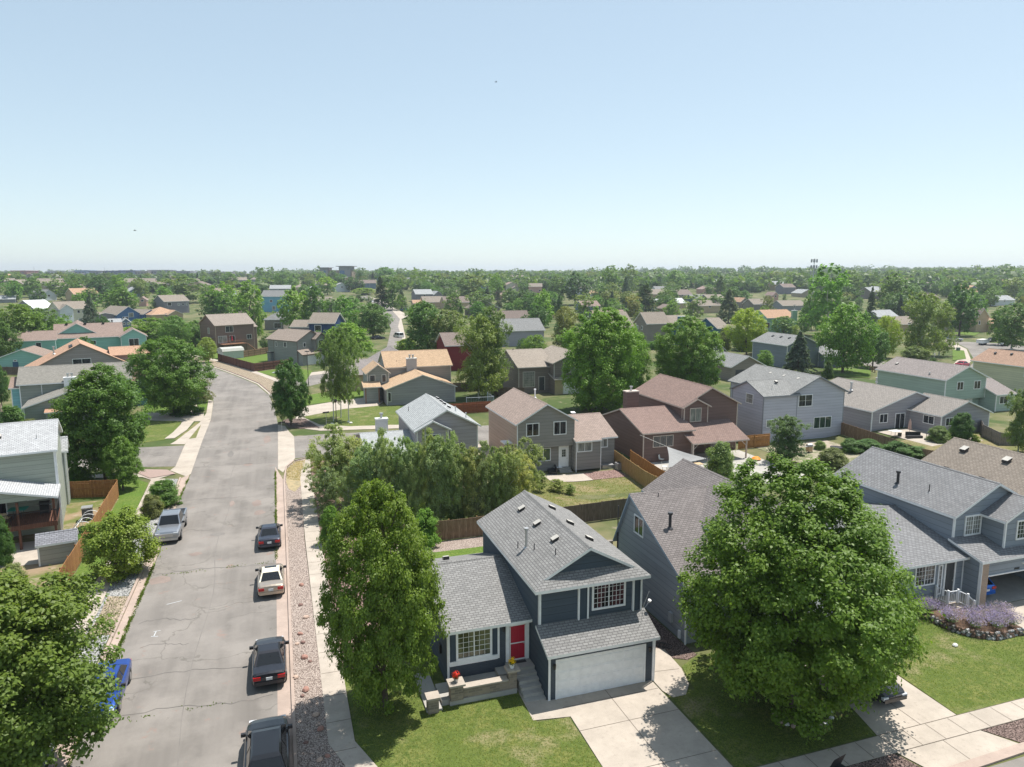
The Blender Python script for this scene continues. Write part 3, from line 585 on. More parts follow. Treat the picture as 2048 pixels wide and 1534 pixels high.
# front bay frame of the wing with shutter panels
h.slab('shutter_panel','f',34.55,7.95,8.3,1.5,3.15,.002,.05,SH); h.slab('shutter_panel','f',34.55,10.32,10.62,1.5,3.15,.002,.05,SH)
m=MB(h.off)
for a in ((7.86,7.95,1.25,3.2),(10.62,10.73,1.25,3.2),(7.95,10.62,1.22,1.47),(7.95,10.62,3.15,3.25)): h.rect(m,'f',34.55,*a,.001,.09)
m.build('window_surround',[WHITE],h.e)
h.win('f',34.55,8.3,10.32,1.47,3.15,2,(6,5),'olive',cw=.12)
RED=plain('red_door_paint',(.42,.012,.035),.35)
h.door('f',34.55,11.1,12.44,.92,3.16,RED,cw=.2)
m=MB(h.off); h.rect(m,'f',34.55,11.32,11.36,.95,2.93,.047,.09); h.rect(m,'f',34.55,12.19,12.23,.95,2.93,.047,.09); h.rect(m,'f',34.55,11.36,12.19,1.93,1.98,.047,.085); h.rect(m,'f',34.55,11.36,12.19,.95,1.02,.047,.085); m.build('storm_door_frame',[WHITE],h.e)
for x,z in ((12.78,1.98),(18.33,1.98)):
    m=MB(h.off); m.bar((x,31.69,z),(x,31.55,z+.02),.05); m.bar((x,31.52,z-.14),(x,31.52,z+.12),.13,0,6,.17); m.build('wall_lamp',[BLACK],h.e)
m=MB(h.off); m.bar((10.95,34.53,2.95),(10.95,34.4,2.97),.05); m.bar((10.95,34.36,2.8),(10.95,34.36,3.05),.13,0,6,.17); m.build('wall_lamp',[BLACK],h.e)
def text(name,s_,loc,size,rot,mat,parent,depth=.01):
    cu=bpy.data.curves.new(name,'FONT'); cu.body=s_; cu.size=size; cu.extrude=depth; cu.align_x='CENTER'; cu.align_y='CENTER'
    t_=bpy.data.objects.new(name,cu); C.objects.link(t_); me=bpy.data.meshes.new_from_object(t_.evaluated_get(bpy.context.evaluated_depsgraph_get())); bpy.data.objects.remove(t_); o=bpy.data.objects.new(name,me); C.objects.link(o); me.materials.clear(); me.materials.append(mat); o.parent=parent; o.location=loc; o.rotation_euler=rot; return o
text('house_number','6085',(15.52-15.5,31.68-33.1,2.42),.26,(R(90),0,0),BLACK,h.e)
sl_=-1.62/3.04
for x,y,rr_ in ((14.55,41.9,1),(14.55,39.0,1),(14.6,36.2,1),(16.5,41.4,-1),(16.5,38.4,-1),(16.55,35.7,-1)):
    z=7.37-abs(x-15.56)*.533; h.vent(x,y,z+.03,(.533*rr_,0))
def rz_(x): return 7.37-abs(x-15.56)*.533
h.pipe(13.3,37.4,rz_(13.3),1.0,.16); h.pipe(12.95,37.9,rz_(12.95),.4,.06,DARK,False,'vent_pipe'); h.pipe(13.5,36.6,rz_(13.5),.4,.06,DARK,False,'vent_pipe'); h.pipe(14.1,34.8,rz_(14.1),.4,.06,DARK,False,'vent_pipe')
h.vent(9.2,40.6,4.72,(0,-.3),w=.35)
m=MB(h.off); m.bar((18.62,33.0,3.6),(18.95,32.9,4.6),.03); m.bar((18.65,33.0,3.5),(18.98,32.9,4.0),.03); m.bar((18.95,32.9,3.98),(18.97,32.85,4.1),.2,0,8); m.bar((18.1,32.2,3.1),(18.14,32.2,3.95),.02); m.build('antenna',[METAL],h.e)
h.slab('electric_meter','l',7.85,36,36.3,1.2,1.7,.002,.12,BLACK)
h.done()
# raised porch with steps and stone walls (one thing, poured against the house)
p=empty('front_porch',(9.5,33.6,0),0,'raised concrete porch with stone retaining wall and steps before the red door','porch')
O=(9.5,33.6,0)
m=MB(O); m.box(11.05,33.7,0,12.49,34.5,.9); 
for k in range(5): m.box(11.35-.0*k,33.7-.36*(k+1),0,12.48,33.7-.36*k-.002,.9-.165*(k+1),0)
m.box(7.9,33.3,0,11.03,34.49,.5); m.box(10.45,33.72,.502,11.03,34.48,.72); m.box(7.15,33.0,0,7.88,34.6,.32); m.box(6.3,32.65,0,7.12,36.2,.14)
m.build('concrete_steps',[GRY],p)
m=MB(O); m.box(7.55,32.86,0,11.2,33.28,.3,1); m.box(8.25,32.92,.302,10.75,33.24,.82); m.box(10.75,32.9,.302,11.2,33.26,1.3);m.box(7.6,32.8,.302,8.25,33.36,1.1); m.build('stone_retaining_wall',[STONE,GRY],p)
m=MB(O); m.box(8.28,32.84,.822,10.72,33.3,.9); m.box(10.64,32.76,1.302,11.34,33.42,1.4); m.box(7.5,32.68,1.102,8.35,33.46,1.2); m.build('coping_stone',[CON],p)
m=MB(O); m.box(6.35,32.5,0,6.9,33.0,.8); m.build('stone_pillar',[STONE],p); m=MB(O); m.box(6.28,32.42,.802,6.97,33.08,.9); m.build('coping_stone',[CON],p)
m=MB(); m.box(11.45,34.2,.905,12.2,34.42,.92); m.build('door_mat',BLACK,label='dark doormat lying before the red front door',cat='doormat')
# --- grey saltbox house right of it (H2)
GB=(.27,.285,.30); RBR=(.205,.183,.175)
h=House('blue-grey saltbox house with dark brown shingles behind the biggest maple',(26,38),GB,RBR,absolute=True,trim=plain('pale_blue_trim',(.33,.40,.47),.6))
h.block(22.42,34.5,31,43.6,3.75,'x',3.45,z0=-.2,rp=.79,over=.35,g=.2); h.block(26.2,33.2,32.6,46.2,5.9,'y',1.95,z0=0,over=.35)
h.win('l',22.42,39.85,41.15,4.7,6.0,2,None,'dark',trim=WHITE); h.pipe(23.6,38.6,5.75,.85,.2,DARK); h.pipe(24.2,41.2,6.9,.35,.06,DARK,False,'vent_pipe'); h.vent(25.3,42.0,6.9,(0,-.5)); h.vent(28.6,40.6,7.3,(.6,0))
h.garage('f',33.2,26.7,31.9,.05,2.2); m=MB(h.off); m.bar((22.38,43.5,5.8),(22.36,43.5,.1),.09,0,6); m.build('downpipe',[DARK],h.e)
h.slab('electric_meter','l',22.42,35.9,36.25,.7,1.3,.002,.16,plain('grey_box',(.35,.37,.38),.5)); h.slab('utility_box','l',22.42,35.0,35.2,.1,.6,.002,.1,WHITE)
m=MB(h.off); m.box(22.34,34.4,0,22.41,34.49,3.5); m.build('downpipe',[WHITE],h.e)
h.done()
# --- blue-grey house at the right edge with open garage (R1)
B2=(.235,.265,.30)
h=House('pale blue-grey house with open garage and brick pillar at the right edge',(45,36),B2,(.225,.225,.228),absolute=True)
h.block(43.72,34.9,50.9,45.6,5.72,'y',1.85,z0=2.9,over=.33,g=.3)
h.walls.box(43.51,32.52,-.1,43.66,46,2.86,0,'tu'); h.walls.box(43.51,32.52,2.86,43.53,34.9,3.3,0,'tu'); h.walls.box(43.5,40,-.1,51,40.2,2.88,0,'tu'); h.walls.box(50.8,32.5,-.1,51,40,2.88,0,'tu'); 
h.block(43.49,32.5,51,34.9,3.32,'sy',.66,z0=2.15,over=.24,g=.22,trimcorners=False)
h.block(46.3,33.2,50.9,35.4,5.6,'y',1.15,z0=3.2,over=.3,g=.22)
h.block(36.2,33.75,43.5,46.0,3.28,'x',1.45,z0=-.1,over=.42,g=.3)
h.win('f',34.9,44.65,46.2,3.98,5.45,2,(6,4),'blind',cw=.11); h.win('f',33.2,47.3,49.2,4.0,5.4,2,(6,4),'dark',cw=.11)
TB=brick('tan_brick',(.42,.30,.22),(.35,.25,.19),(.45,.38,.32)); m=MB(h.off); m.box(43.48,32.38,-.05,44.05,32.49,3.24); m.box(43.44,32.38,-.05,43.478,32.6,3.24,1); m.build('brick_pillar',[TB,WHITE],h.e)
m=MB(h.off); m.box(44.06,32.42,2.1,51,32.49,2.17); m.build('garage_lintel_trim',[WHITE],h.e)
h.slab('garage_opener_lamp','f',32.5,47.2,47.6,2.62,2.72,.002,.14,WHITE); h.slab('number_plate','f',32.5,46.55,47.0,2.27,2.38,.002,.03,BLACK)
m=MB(h.off); m.box(43.6,32.4,-.05,50.9,40,.06,0); m.build('garage_floor',[GRY],h.e)
DG=plain('dark_door',(.05,.055,.06),.5); h.door('f',33.75,41.75,42.75,.55,2.95,DG); h.win('f',33.75,41.2,41.6,.7,2.8,1,(2,6),'dark'); h.win('f',33.75,39.2,40.95,1.5,2.95,2,(6,4),'dark')
m=MB(h.off); m.box(41.0,32.75,-.05,43.48,33.74,.5); m.box(41.6,32.4,-.05,43.3,32.74,.25); m.build('porch_floor',[CON],h.e)
h.pipe(44.6,40.6,6.2,.75,.2,BLACK); h.pipe(44.8,38.0,6.3,.5,.07,BLACK,False,'vent_pipe')
for y in (36.6,39.5,42.4,44.4): h.vent(48.2,y,7.2,(-.5,0))
h.vent(40.9,40.8,4.55,(0,-.25)); h.done()
def railing(name,label,pts,zf,h_=.95,mat=WHITE,sp=.13,posts=True,parent=None):
    O=(pts[0][0],pts[0][1],0); e=parent or empty(name,(O[0],O[1],0),0,label,'railing'); r=MB(O); b=MB(O); q=MB(O)
    for a,c in zip(pts,pts[1:]):
        za=zf(a) if callable(zf) else zf; zc=zf(c) if callable(zf) else zf; n=max(1,int(math.hypot(c[0]-a[0],c[1]-a[1])/sp))
        r.bar((*a,za+h_),(*c,zc+h_),.06); r.bar((*a,za+.12),(*c,zc+.12),.045)
        for k in range(1,n):
            t=k/n; x=a[0]+(c[0]-a[0])*t; y=a[1]+(c[1]-a[1])*t; z=za+(zc-za)*t; b.bar((x,y,z+.13),(x,y,z+h_-.02),.035 if mat is WHITE else .02)
    r.build('rail',[mat],e); b.build('balusters',[mat],e)
    for a in pts: q=MB(O); z=zf(a) if callable(zf) else zf; q.box(a[0]-.06,a[1]-.06,z,a[0]+.06,a[1]+.06,z+h_+.1); q.build('post',[mat],e)
    return e
railing('porch_railing','white picket railing stepping down beside the open garage',[(41.05,33.6),(41.1,32.75),(41.9,32.7),(42.3,32.3),(42.4,31.9)],lambda p:.5 if p[1]>32.6 else (.3 if p[1]>32.2 else .02),.85)
h=House('house with broad weathered tan roof behind the right-edge house',(57,40),(.16,.19,.22),(.24,.205,.17),absolute=True)
h.block(52.9,30.5,61.6,46.2,5.4,'y',2.1,z0=-.1); h.vent(55.9,44.4,7.0,(.48,0),w=.5); h.vent(55.9,40.6,7.0,(.48,0),w=.5); h.win('b',46.2,55,56.5,3.5,4.9); h.done()
# --- row behind: M1..M7
h=House('mauve-grey house with pale grey roof and wide back window behind the aspens',(17.5,80),(.33,.30,.30),(.40,.415,.415),absolute=True,trim=OFFW)
h.block(13.87,75.35,20.95,86.3,5.35,'y',1.85,over=.34); h.block(13.9,74.5,17.4,77.0,5.3,'y',.9,over=.33,g=.25); h.block(8.55,72.95,13.87,86,2.75,'x',1.55,over=.35,g=.25)
h.win('f',74.5,14.75,16.5,2.95,4.75,2,None,'green'); h.chimney(10.7,83.4,12.1,84.3,0,5.0,plain('pale_chimney',(.5,.48,.46),.7)); h.pipe(14.6,83.4,5.8,.5,.06,DARK,False,'vent_pipe')
for y in (78,80.3,82,84): h.vent(18.3,y,6.95,(-.5,0),WHITE)
h.pipe(19.3,79,6.3,.35,.1); h.pipe(19.9,76.5,6,.35,.1); h.vent(10.4,75.2,3.3,(0,.3),WHITE); h.done()
TAU=(.25,.235,.215)
h=House('two-storey house with peach side wall, grey back and brown shingle roof',(29,80),TAU,(.34,.265,.225),absolute=True)
PEACH=siding((.46,.345,.27))
h.block(25.45,74.6,32.45,86.2,5.35,'y',2.0,z0=2.2,over=.34,skip='l',trimcorners=False); h.block(25.5,75.15,32.3,86.1,2.2,'none',z0=-1.4,skip='l')
h.walls.poly([(25.45,86.2,-1.2),(25.45,74.6,-1.2),(25.45,74.6,5.35),(25.45,86.2,5.35)],h.mat(PEACH))
h.block(32.3,74.1,35.6,85,2.9,'x',1.9,z0=-.7,over=.35,g=.05,trimcorners=False); h.block(35.6,75.1,37.9,85,2.88,'x',1.85,z0=-1.3,over=.33,g=.3,rp=.48,trimcorners=False)
h.win('f',74.6,26.45,28.05,3.65,5.18,2); h.win('f',74.6,29.8,31.42,3.6,5.2,2); h.win('f',75.15,27.0,29.7,.45,2.0,3,None,'green'); h.win('f',74.1,32.6,34.5,1.45,2.6,2,None,'blind'); h.win('f',75.1,35.75,37.0,1.5,2.6,2,None,'blind')
h.door('f',75.15,30.7,31.95,-.45,2.1,WHITE); h.win('f',75.1,31.05,31.6,.75,1.7,1,(2,3),'dark',cw=.04); h.chimney(24.5,76.5,25.44,77.9,-1,2.6,PEACH,0); h.pipe(30.8,83.5,6.5,.9,.18,WHITE); h.vent(35.0,81,4.6,(0,.2),WHITE,.5)
m=MB(h.off)
h.gutterpipe(25.42,74.62,-1,5.2); h.gutterpipe(32.48,74.05,-1,2.8); h.gutterpipe(35.62,74.05,-1,2.7)
for k in range(4): m.box(30.6,75.1-.3*(k+1),-1.5,32.1,75.1-.3*k-.003,-.5-.17*k)
m.build('back_steps',[GRY],h.e)
m=MB(h.off); m.box(36.0,74.3,-1.3,37.6,75.0,-.5); m.build('window_well',[METAL],h.e); h.done()
RB=(.165,.108,.092)
h=House('red-brown house with reddish roof, chimney and covered patio',(50,81),RB,(.265,.185,.158),absolute=True,trim=plain('beige_trim',(.52,.44,.38),.6))
h.block(48.65,77.6,56.95,90.2,5.45,'y',2.15,over=.36); h.block(48.68,77.2,52.2,80.5,5.4,'y',.9,z0=2.0,over=.34,g=.3); h.block(41.8,75.1,48.65,86.6,2.95,'x',1.85,over=.35,g=.3,rp=.52)
h.win('f',77.2,49.5,51.2,3.3,5.1,2,None,'blind'); h.win('f',75.1,43.1,45.95,.95,2.4,3,None,'dark'); h.chimney(44.3,84.4,46.1,85.5,2,6.4)
h.block(47.6,73.2,55.6,77.58,1.55,'sy',1.7,over=.1,g=.1,skip='flrb',trimcorners=False)
m=MB(h.off)
for x in (47.7,51.6,55.4): m.box(x-.08,73.25,-1,x+.08,73.4,1.5); m.bar((x,73.33,.7),(x+(.9 if x<55 else -.9),73.33,1.5),.1)
m.build('patio_post',[h.trim],h.e); 
for y in (81,84,87): h.vent(53.6,y,7.35,(-.5,0))
h.slab('patio_door','f',77.6,53,55.6,-.9,1.2,.002,.05,glass('dark')); h.done()
LAV=(.46,.455,.51)
h=House('lavender-grey two-storey house with grey cross-gable roof',(69,84),LAV,(.27,.27,.26),absolute=True,trim=plain('grey_trim',(.24,.25,.28),.6))
h.block(66.8,79.45,76.1,93,5.75,'y',2.2,over=.38); h.block(62.4,79.42,68,86.4,5.72,'x',1.5,over=.36,g=.3)
for y in (82,85,88): h.vent(70.1,y,7.2,(.45,0))
h.vent(66.3,81.9,7.0,(0,.4)); h.pipe(64.6,80.6,6.3,.5,.06,METAL,False,'vent_pipe')
h.win('f',79.45,68.2,70.55,3.75,5.45,2,(2,2),'dark',trim=WHITE); h.win('f',79.45,71.0,74.1,.45,2.15,3,None,'green',trim=WHITE); h.win('l',62.4,81.6,83.2,4.1,5.5,1,(1,2),'blind',trim=WHITE); h.win('f',79.42,63.0,64.6,1.2,2.3,2,None,'blind',trim=WHITE); h.win('f',79.42,65,66.2,.2,2.4,1,None,'dark',trim=WHITE); h.done()
h=House('grey single-storey ranch house with white trim beside the lavender-grey house',(86,82),(.31,.30,.315),(.275,.25,.225),absolute=True)
h.block(79.65,77.75,94.0,92.5,2.85,'y',2.35,over=.36,rp=.53,g=.3); h.block(86.3,72.3,95.2,79,2.82,'y',1.75,over=.35,g=.3,z0=-1)
h.win('f',77.75,81.0,82.5,.95,2.3,2); h.win('f',77.75,83.9,85.7,-.3,2.2,2,None,'dark'); h.win('f',72.3,87.0,88.4,1.2,2.4,2); h.win('l',86.3,73.4,75.2,1.2,2.4,2); h.pipe(83.6,86,4.4,1.0,.3); h.pipe(90.5,88,5,.5,.2,METAL)
h.done()
MINT=(.34,.42,.36)
h=House('sage-green two-storey house with taupe roof, right of the grey ranch house',(105,90),MINT,(.285,.25,.235),absolute=True)
h.block(100.9,84.4,109.6,98,5.45,'y',1.9,z0=2.0,over=.35); h.block(101.1,85.2,109.4,97.9,2.0,'none'); h.block(109.6,82.4,113.6,92,2.9,'x',1.9,over=.3)
h.win('f',84.4,103.3,104.7,3.5,4.9,2); h.win('f',84.4,106.95,108.4,3.5,4.9,2); h.win('f',85.2,103.4,105.2,.4,1.8,2); h.door('f',85.2,106.6,107.9,-.5,1.9,WHITE); h.win('f',82.4,110.3,112.2,1.2,2.5,2); h.vent(103,96,6.4,(.45,0)); h.pipe(101.5,88,5.5,.4,.2); h.done()
h=House('cream two-storey house with orange-brown roof at the right edge',(133,98),(.55,.52,.37),(.38,.25,.18),absolute=True)
h.block(128.9,90,137.5,102.3,5.5,'y',2,over=.4); h.win('l',128.9,91,92.2,3.5,5,2); h.vent(131.5,100,6.9,(.45,0),BLACK); h.vent(131.8,97,7,(.45,0),BLACK); h.vent(130.8,93.5,6.5,(.45,0),BLACK); h.done()
# --- M8 house with tan roof, north of the side street
h=House('grey house with tan-orange roof and wall chimney beyond the side street',(23,123),(.31,.30,.29),(.52,.365,.235),absolute=True,trim=OFFW)
h.block(18.4,127.2,30.3,135.8,5.55,'x',2.3,over=.36,g=.3); h.block(17.2,118.7,29.0,127.2,2.85,'y',2.15,over=.35,g=.25,rp=.52)
h.block(14.6,124.0,18.4,130.0,5.0,'y',1.4,over=.3,g=.3,wall=(.24,.26,.245)); h.block(13.9,121.8,16.4,124.0,2.9,'sy',.6,over=.3,wall=(.24,.26,.245)); h.chimney(22.0,126.3,23.8,127.18,2,7.0,plain('mauve_chimney',(.42,.40,.40),.7),2)
h.win('f',124.0,15.0,16.0,3.2,4.6,1); h.win('f',124.0,17.1,17.9,3.2,4.6,1); h.win('f',118.7,17.3,17.9,.6,2.3,1); h.pipe(20.5,128.5,6.1,.35,.07,BLACK,False,'vent_pipe')
m=MB(h.off); m.box(13.95,121.75,0,14.1,121.79,2.7); m.box(16.2,121.75,0,16.35,121.79,2.7); m.build('porch_post',[plain('brown_post',(.22,.09,.05),.6)],h.e); h.done()
h=House('pale tan gabled house with mauve roof behind the aspen trio',(21,146),(.50,.37,.255),(.285,.255,.24),absolute=True,trim=plain('tan_trim',(.42,.27,.18),.6))
h.block(17.6,139.5,28,152,3.9,'y',2.9,over=.4,g=.3); h.block(11,136,17.6,147,3.2,'x',2.2,over=.35); h.win('f',136,12.3,13.2,.8,2.8,1); h.done()
h=House('taupe-brown split-level house with tall entry window left of the centre maple',(46,128),(.205,.175,.155),(.345,.295,.245),absolute=True,trim=plain('taupe_trim',(.50,.47,.43),.6))
h.block(42.1,122.9,49,134.2,5.05,'x',2.5,over=.35,g=.3,rp=.6); h.block(48.2,120.6,56,132.5,5.9,'y',1.9,z0=2.9,over=.35,g=.3,rp=.55); h.block(48.1,119.9,56,124,2.95,'sy',1.0,over=.35,g=.2,fm=plain('tan_front',(.42,.34,.21),.8))
h.win('f',122.9,42.9,45.3,1.2,4.1,2,(6,6),'blind'); h.door('f',122.9,46.0,47.3,.5,3.1,DG); h.win('f',120.6,50.6,52.4,3.9,5.4,2,None,'blind'); h.garage('f',119.9,49.8,54.8,.05,2.3); h.pipe(43.2,129.5,6.9,.7,.12,DARK); h.win('l',42.1,128,129,4,5.2,1); h.done()
# --- M10 rotated grey-green house at the bend
h=House('grey-green house with white garage door at the bend, dark roof edges',(4.6-9*math.cos(R(53)),179.1+9*math.sin(R(53))),(.25,.26,.245),(.325,.265,.22),rot=R(-53),trim=plain('dark_brown_trim',(.16,.12,.10),.6))
h.block(0,0,9,8.2,6.1,'x',2.2,over=.4); h.block(-4.5,1.6,0,9,5.9,'x',2.0,over=.4); h.block(9,.2,10.6,8.0,2.9,'s-x',.9,over=.4,wall=(.30,.30,.28)); h.block(8.4,4.6,10.4,7.8,6.4,'x',1.3,z0=3.4,over=.35)
h.win('f',0,3.9,5.1,4.2,5.5,2,trim=WHITE); h.win('f',0,.7,1.4,4.2,5.4,1,trim=WHITE); h.win('r',9,1.8,2.6,4.3,5.4,1,trim=WHITE); h.win('r',10.4,5.3,6.9,4.0,5.9,1,trim=WHITE); h.garage('r',10.6,1.6,6.8,.05,2.4); h.slab('porch_hood','f',0,-1.6,0,2.6,2.8,.0,1.1,DARK)
h.block(-1.5,-.9,-.2,0,2.6,'none',wall=(.2,.22,.22)); h.vent(2,5,8.1,(0,-.3)); h.vent(5,5,8.1,(0,-.3)); h.done()
# --- M11 brown house with deck
BR=(.195,.135,.11)
h=House('brown two-storey house with wooden deck and red parasol beyond the bend',(-16.2,215),BR,(.33,.28,.24),rot=R(30),trim=plain('tan_brown_trim',(.42,.33,.26),.6))
h.block(0,0,11.5,9.5,7.9,'x',2.7,over=.4,rp=.5); h.block(9.8,1.5,13.2,9.3,6.8,'x',1.6,over=.3)
h.win('f',0,2.9,5.2,5.6,7.4,2,trim=OFFW); h.win('f',0,.6,3.2,2.7,4.7,2,None,'blind',trim=OFFW); h.win('f',0,4.0,5.6,2.7,4.7,1,trim=OFFW); h.win('f',0,9.2,10.7,3.3,4.7,2,trim=OFFW); h.win('l',0,3.5,4.6,5.2,6.9,1,None,'blind',trim=OFFW); h.win('l',0,3.2,4.6,1.8,4.0,1,None,'blind',trim=OFFW)
h.slab('porch_hood','l',0,1.2,3.0,4.1,4.3,0,1.1,h.rm); 
WD=planks('deck_wood',(.24,.12,.07),(.30,.16,.10)); m=MB(); m.box(.8,-3.2,2.3,7.6,-.02,2.5)
for x in (1,4,7.4): m.box(x,-3.1,-.2,x+.15,-2.95,2.3)
for x in np.arange(.8,7.6,.35): m.bar((x,-3.15,2.5),(x,-3.15,3.4),.05)
m.bar((.8,-3.15,3.4),(7.6,-3.15,3.4),.09); m.bar((7.6,-3.1,2.4),(10.4,-3.1,.1),.25); m.build('deck',[WD],h.e); h.done()
m=MB(); m.bar((0,0,2.5),(0,0,5.0),.06); m.bar((0,0,3.4),(0,0,4.9),.5,1,8,.1); DK=m.build('parasol',[DARK,plain('red_fabric',(.5,.02,.04),.8)],loc=(-16.2+4*math.cos(R(30))+1.4*math.sin(R(30)),215+4*math.sin(R(30))-1.4*math.cos(R(30)),0),label='folded red parasol on the deck of the brown house',cat='parasol')
# --- L1 left house with deck
SG=(.31,.335,.28)
h=House('sage-grey house with covered wooden deck at the left edge',(-22.62,71.27),SG,(.46,.465,.47),rot=R(11),z=0)
def L(x,y): return (x+22)*math.cos(R(2))+(y-72)*math.sin(R(2)), -(x+22)*math.sin(R(2))+(y-72)*math.cos(R(2))
X1=3.5; h.block(-9,-3.6,X1,4.2,7.35,'x',1.75,over=.35,g=.25); h.block(2.6,4.2,X1+.25,6.0,5.6,'x',.9,over=.3)
h.block(-9,-6.9,X1+.02,-3.6,4.35,'none',z0=4.3,skip='flrbt') if False else None
h.block(-5.2,-7.4,X1+.05,-3.62,4.1,'y',1.35,z0=4.05,over=.15,g=.15,skip='lrb',rp=.4,trimcorners=False)
h.win('f',-3.6,-2.1,-.2,2.05,4.1,2,None,'dark'); h.win('f',-3.6,1.2,2.7,3.0,3.9,2,None,'dark'); h.vent(-.5,-1.6,8.3,(0,.4)); h.vent(-5.2,-1.6,8.3,(0,.4)); h.pipe(2.2,-2.2,8.0,.35,.07,METAL,False,'vent_pipe')
DW=planks('stained_deck',(.15,.07,.045),(.19,.09,.06)); m=MB(); m.box(-9,-7.5,1.85,X1,-3.62,2.05); m.box(-9,-7.56,1.7,X1+.02,-7.5,2.1)
m.build('deck',[DW],h.e)
for x in (-5.2,.9,X1-.15):
    m=MB(); m.box(x-.09,-7.45,-.2,x+.09,-7.27,1.85); m.box(x-.09,-7.45,2.05,x+.09,-7.27,3.95); m.build('deck_post',[DW],h.e)
m=MB(); m.box(-9,-7.52,3.01,X1,-7.46,3.07)
for x in np.arange(-6,X1,.14): m.bar((x,-7.49,2.05),(x,-7.49,3.02),.018)
for y in np.arange(-7.4,-3.7,.14): m.bar((X1-.03,y,2.05),(X1-.03,y,3.02),.018)
m.box(X1-.06,-7.5,3.01,X1,-3.7,3.07); m.build('deck_balustrade',[BLACK],h.e)
h.gutterpipe(X1+.06,-3.55,.1,7.1); h.done()
TEAL=plain('teal_plastic',(.02,.32,.28),.5)
def table(label,x,y,z,mat,r=.5,h_=.72,sq=False):
    e=empty('patio_table',(x,y,z),0,label,'table'); m=MB()
    if sq: m.box(-r*1.3,-r,h_,r*1.3,r,h_+.04)
    else: m.bar((0,0,h_),(0,0,h_+.04),2*r,0,18)
    m.build('table_top',[mat],e)
    for a,b in ((-1,-1),(1,-1),(1,1),(-1,1)): m=MB(); m.bar((a*r*.6,b*r*.6,0),(a*r*.55,b*r*.55,h_),.04); m.build('leg',[DARK],e)
    return e
def chair(label,x,y,z,rz,mat,group=None,leg=None):
    e=empty('garden_chair',(x,y,z),R(rz),label,'chair',group); m=MB(); m.box(-.25,-.25,.42,.25,.25,.46); m.build('seat',[mat],e); m=MB(); m.poly([(-.25,.25,.46),(.25,.25,.46),(.25,.36,.95),(-.25,.36,.95)]); m.poly([(-.25,.36,.95),(.25,.36,.95),(.25,.29,.46),(-.25,.29,.46)]); m.build('backrest',[mat],e)
    for a,b in ((-1,-1),(1,-1),(1,1),(-1,1)): m=MB(); m.bar((a*.22,b*.22,0),(a*.22,b*.22,.42),.035); m.build('leg',[leg or DARK],e)
    return e
TANF=plain('tan_fabric',(.40,.30,.2),.8)
table('teal table on the covered deck at the left edge',-21.0,66.5,2.05,TEAL,.5,.72,True)
chair('tan deck chair in front of the teal table',-21.5,65.2,2.05,175,TANF); chair('tan deck chair by the left sliding door',-23.3,64.9,2.05,160,TANF)
def grill(label,x,y,z,rz=0,body=BLACK,lid=None,fold=False):
    e=empty('barbecue_grill',(x,y,z),R(rz),label,'grill'); m=MB(); m.box(-.35,-.25,.12,.35,.25,.75); m.build('cabinet',[body],e); m=MB()
    pts=[(-.25,.8),(-.22,1.02),(0,1.12),(.2,1.02),(.25,.8)]
    for a,b in zip(pts,pts[1:]): m.poly([(-.38,a[0],a[1]),(.38,a[0],a[1]),(.38,b[0],b[1]),(-.38,b[0],b[1])][::-1])
    m.poly([(-.38,p[0],p[1]) for p in pts]); m.poly([(.38,p[0],p[1]) for p in pts][::-1]); m.build('lid',[lid or body],e); m=MB(); m.box(-.7,-.22,.76,-.39,.22,.8); m.box(.39,-.22,.76,.7,.22,.8); m.build('side_shelf',[METAL],e)
    m=MB()
    for a in (-.3,.3): m.bar((a-.03,-.2,.08),(a+.03,-.2,.08),.16,0,10); m.bar((a-.03,.2,.08),(a+.03,.2,.08),.16,0,10)
    m.build('wheel',[BLACK],e); return e
grill('black gas grill on the covered deck at the left edge',-19.2,67.0,2.05)
h=House('small garden shed with grey shingle roof below the covered deck',(-16.9,61.0),(.33,.32,.28),(.25,.25,.27),rot=R(11),name='garden_shed',cat='shed')
h.block(-1.25,-.8,1.25,.8,1.75,'x',.55,over=.14); h.done()
# --- L2, L3, L4 on the left
h=House('grey-green house with white double-flue chimney behind the left ash tree',(-38.2,127),(.245,.265,.235),(.265,.25,.22),rot=R(9))
h.block(0,0,15.2,8.2,5.25,'x',2.1,over=.4,g=.35,z0=-1); h.block(-1.2,.8,0,7.4,4.6,'x',1.2,over=.3,wall=(.2,.42,.45),roof=(.3,.22,.18))
h.block(1.4,-8.6,13.4,0,2.75,'y',2.45,over=.35,g=.25,rp=.6); h.chimney(6.0,-1.0,7.7,-.02,2,5.9,WHITE,2); h.gutterpipe(2.9,-.06,0,5.1)
h.block(4.2,-10.2,8.2,-8.6,2.1,'sy',.35,over=.15,roof=(.5,.3,.2),trimcorners=False); h.win('f',-10.2,5.1,7.2,.8,1.9,2); h.block(15.2,2.5,17.6,8,4.2,'x',1.2,over=.3,wall=(.12,.25,.3),roof=(.28,.19,.15)); h.win('r',15.2,1.0,1.9,3.4,4.9,1); h.done()
h=House('mauve gabled house with orange-tan roof between the teal and grey-green houses',(-37,160),(.31,.27,.26),(.50,.31,.21),rot=R(15),trim=plain('brown_trim',(.3,.2,.15),.6))
h.block(-9.8,0,9.8,13,3.1,'y',5.3,over=.5,g=.35); h.win('f',0,-1.6,1.6,3.5,5.4,2,trim=WHITE); h.block(5.5,-.6+3,12.5,9,5.6,'x',1.3,over=.4,wall=(.28,.22,.2)); h.pipe(-4.5,5,6.2,1.3,.3,METAL)
for k in range(4): h.vent(-1.6+.0*k,1.5+k*1.3,7.7-.1,(.54,0),DARK,.6)
h.done()
TL=(.25,.47,.405)
h=House('turquoise house with brown roof and several gables on the left',(-52,208),TL,(.30,.225,.19),rot=R(12))
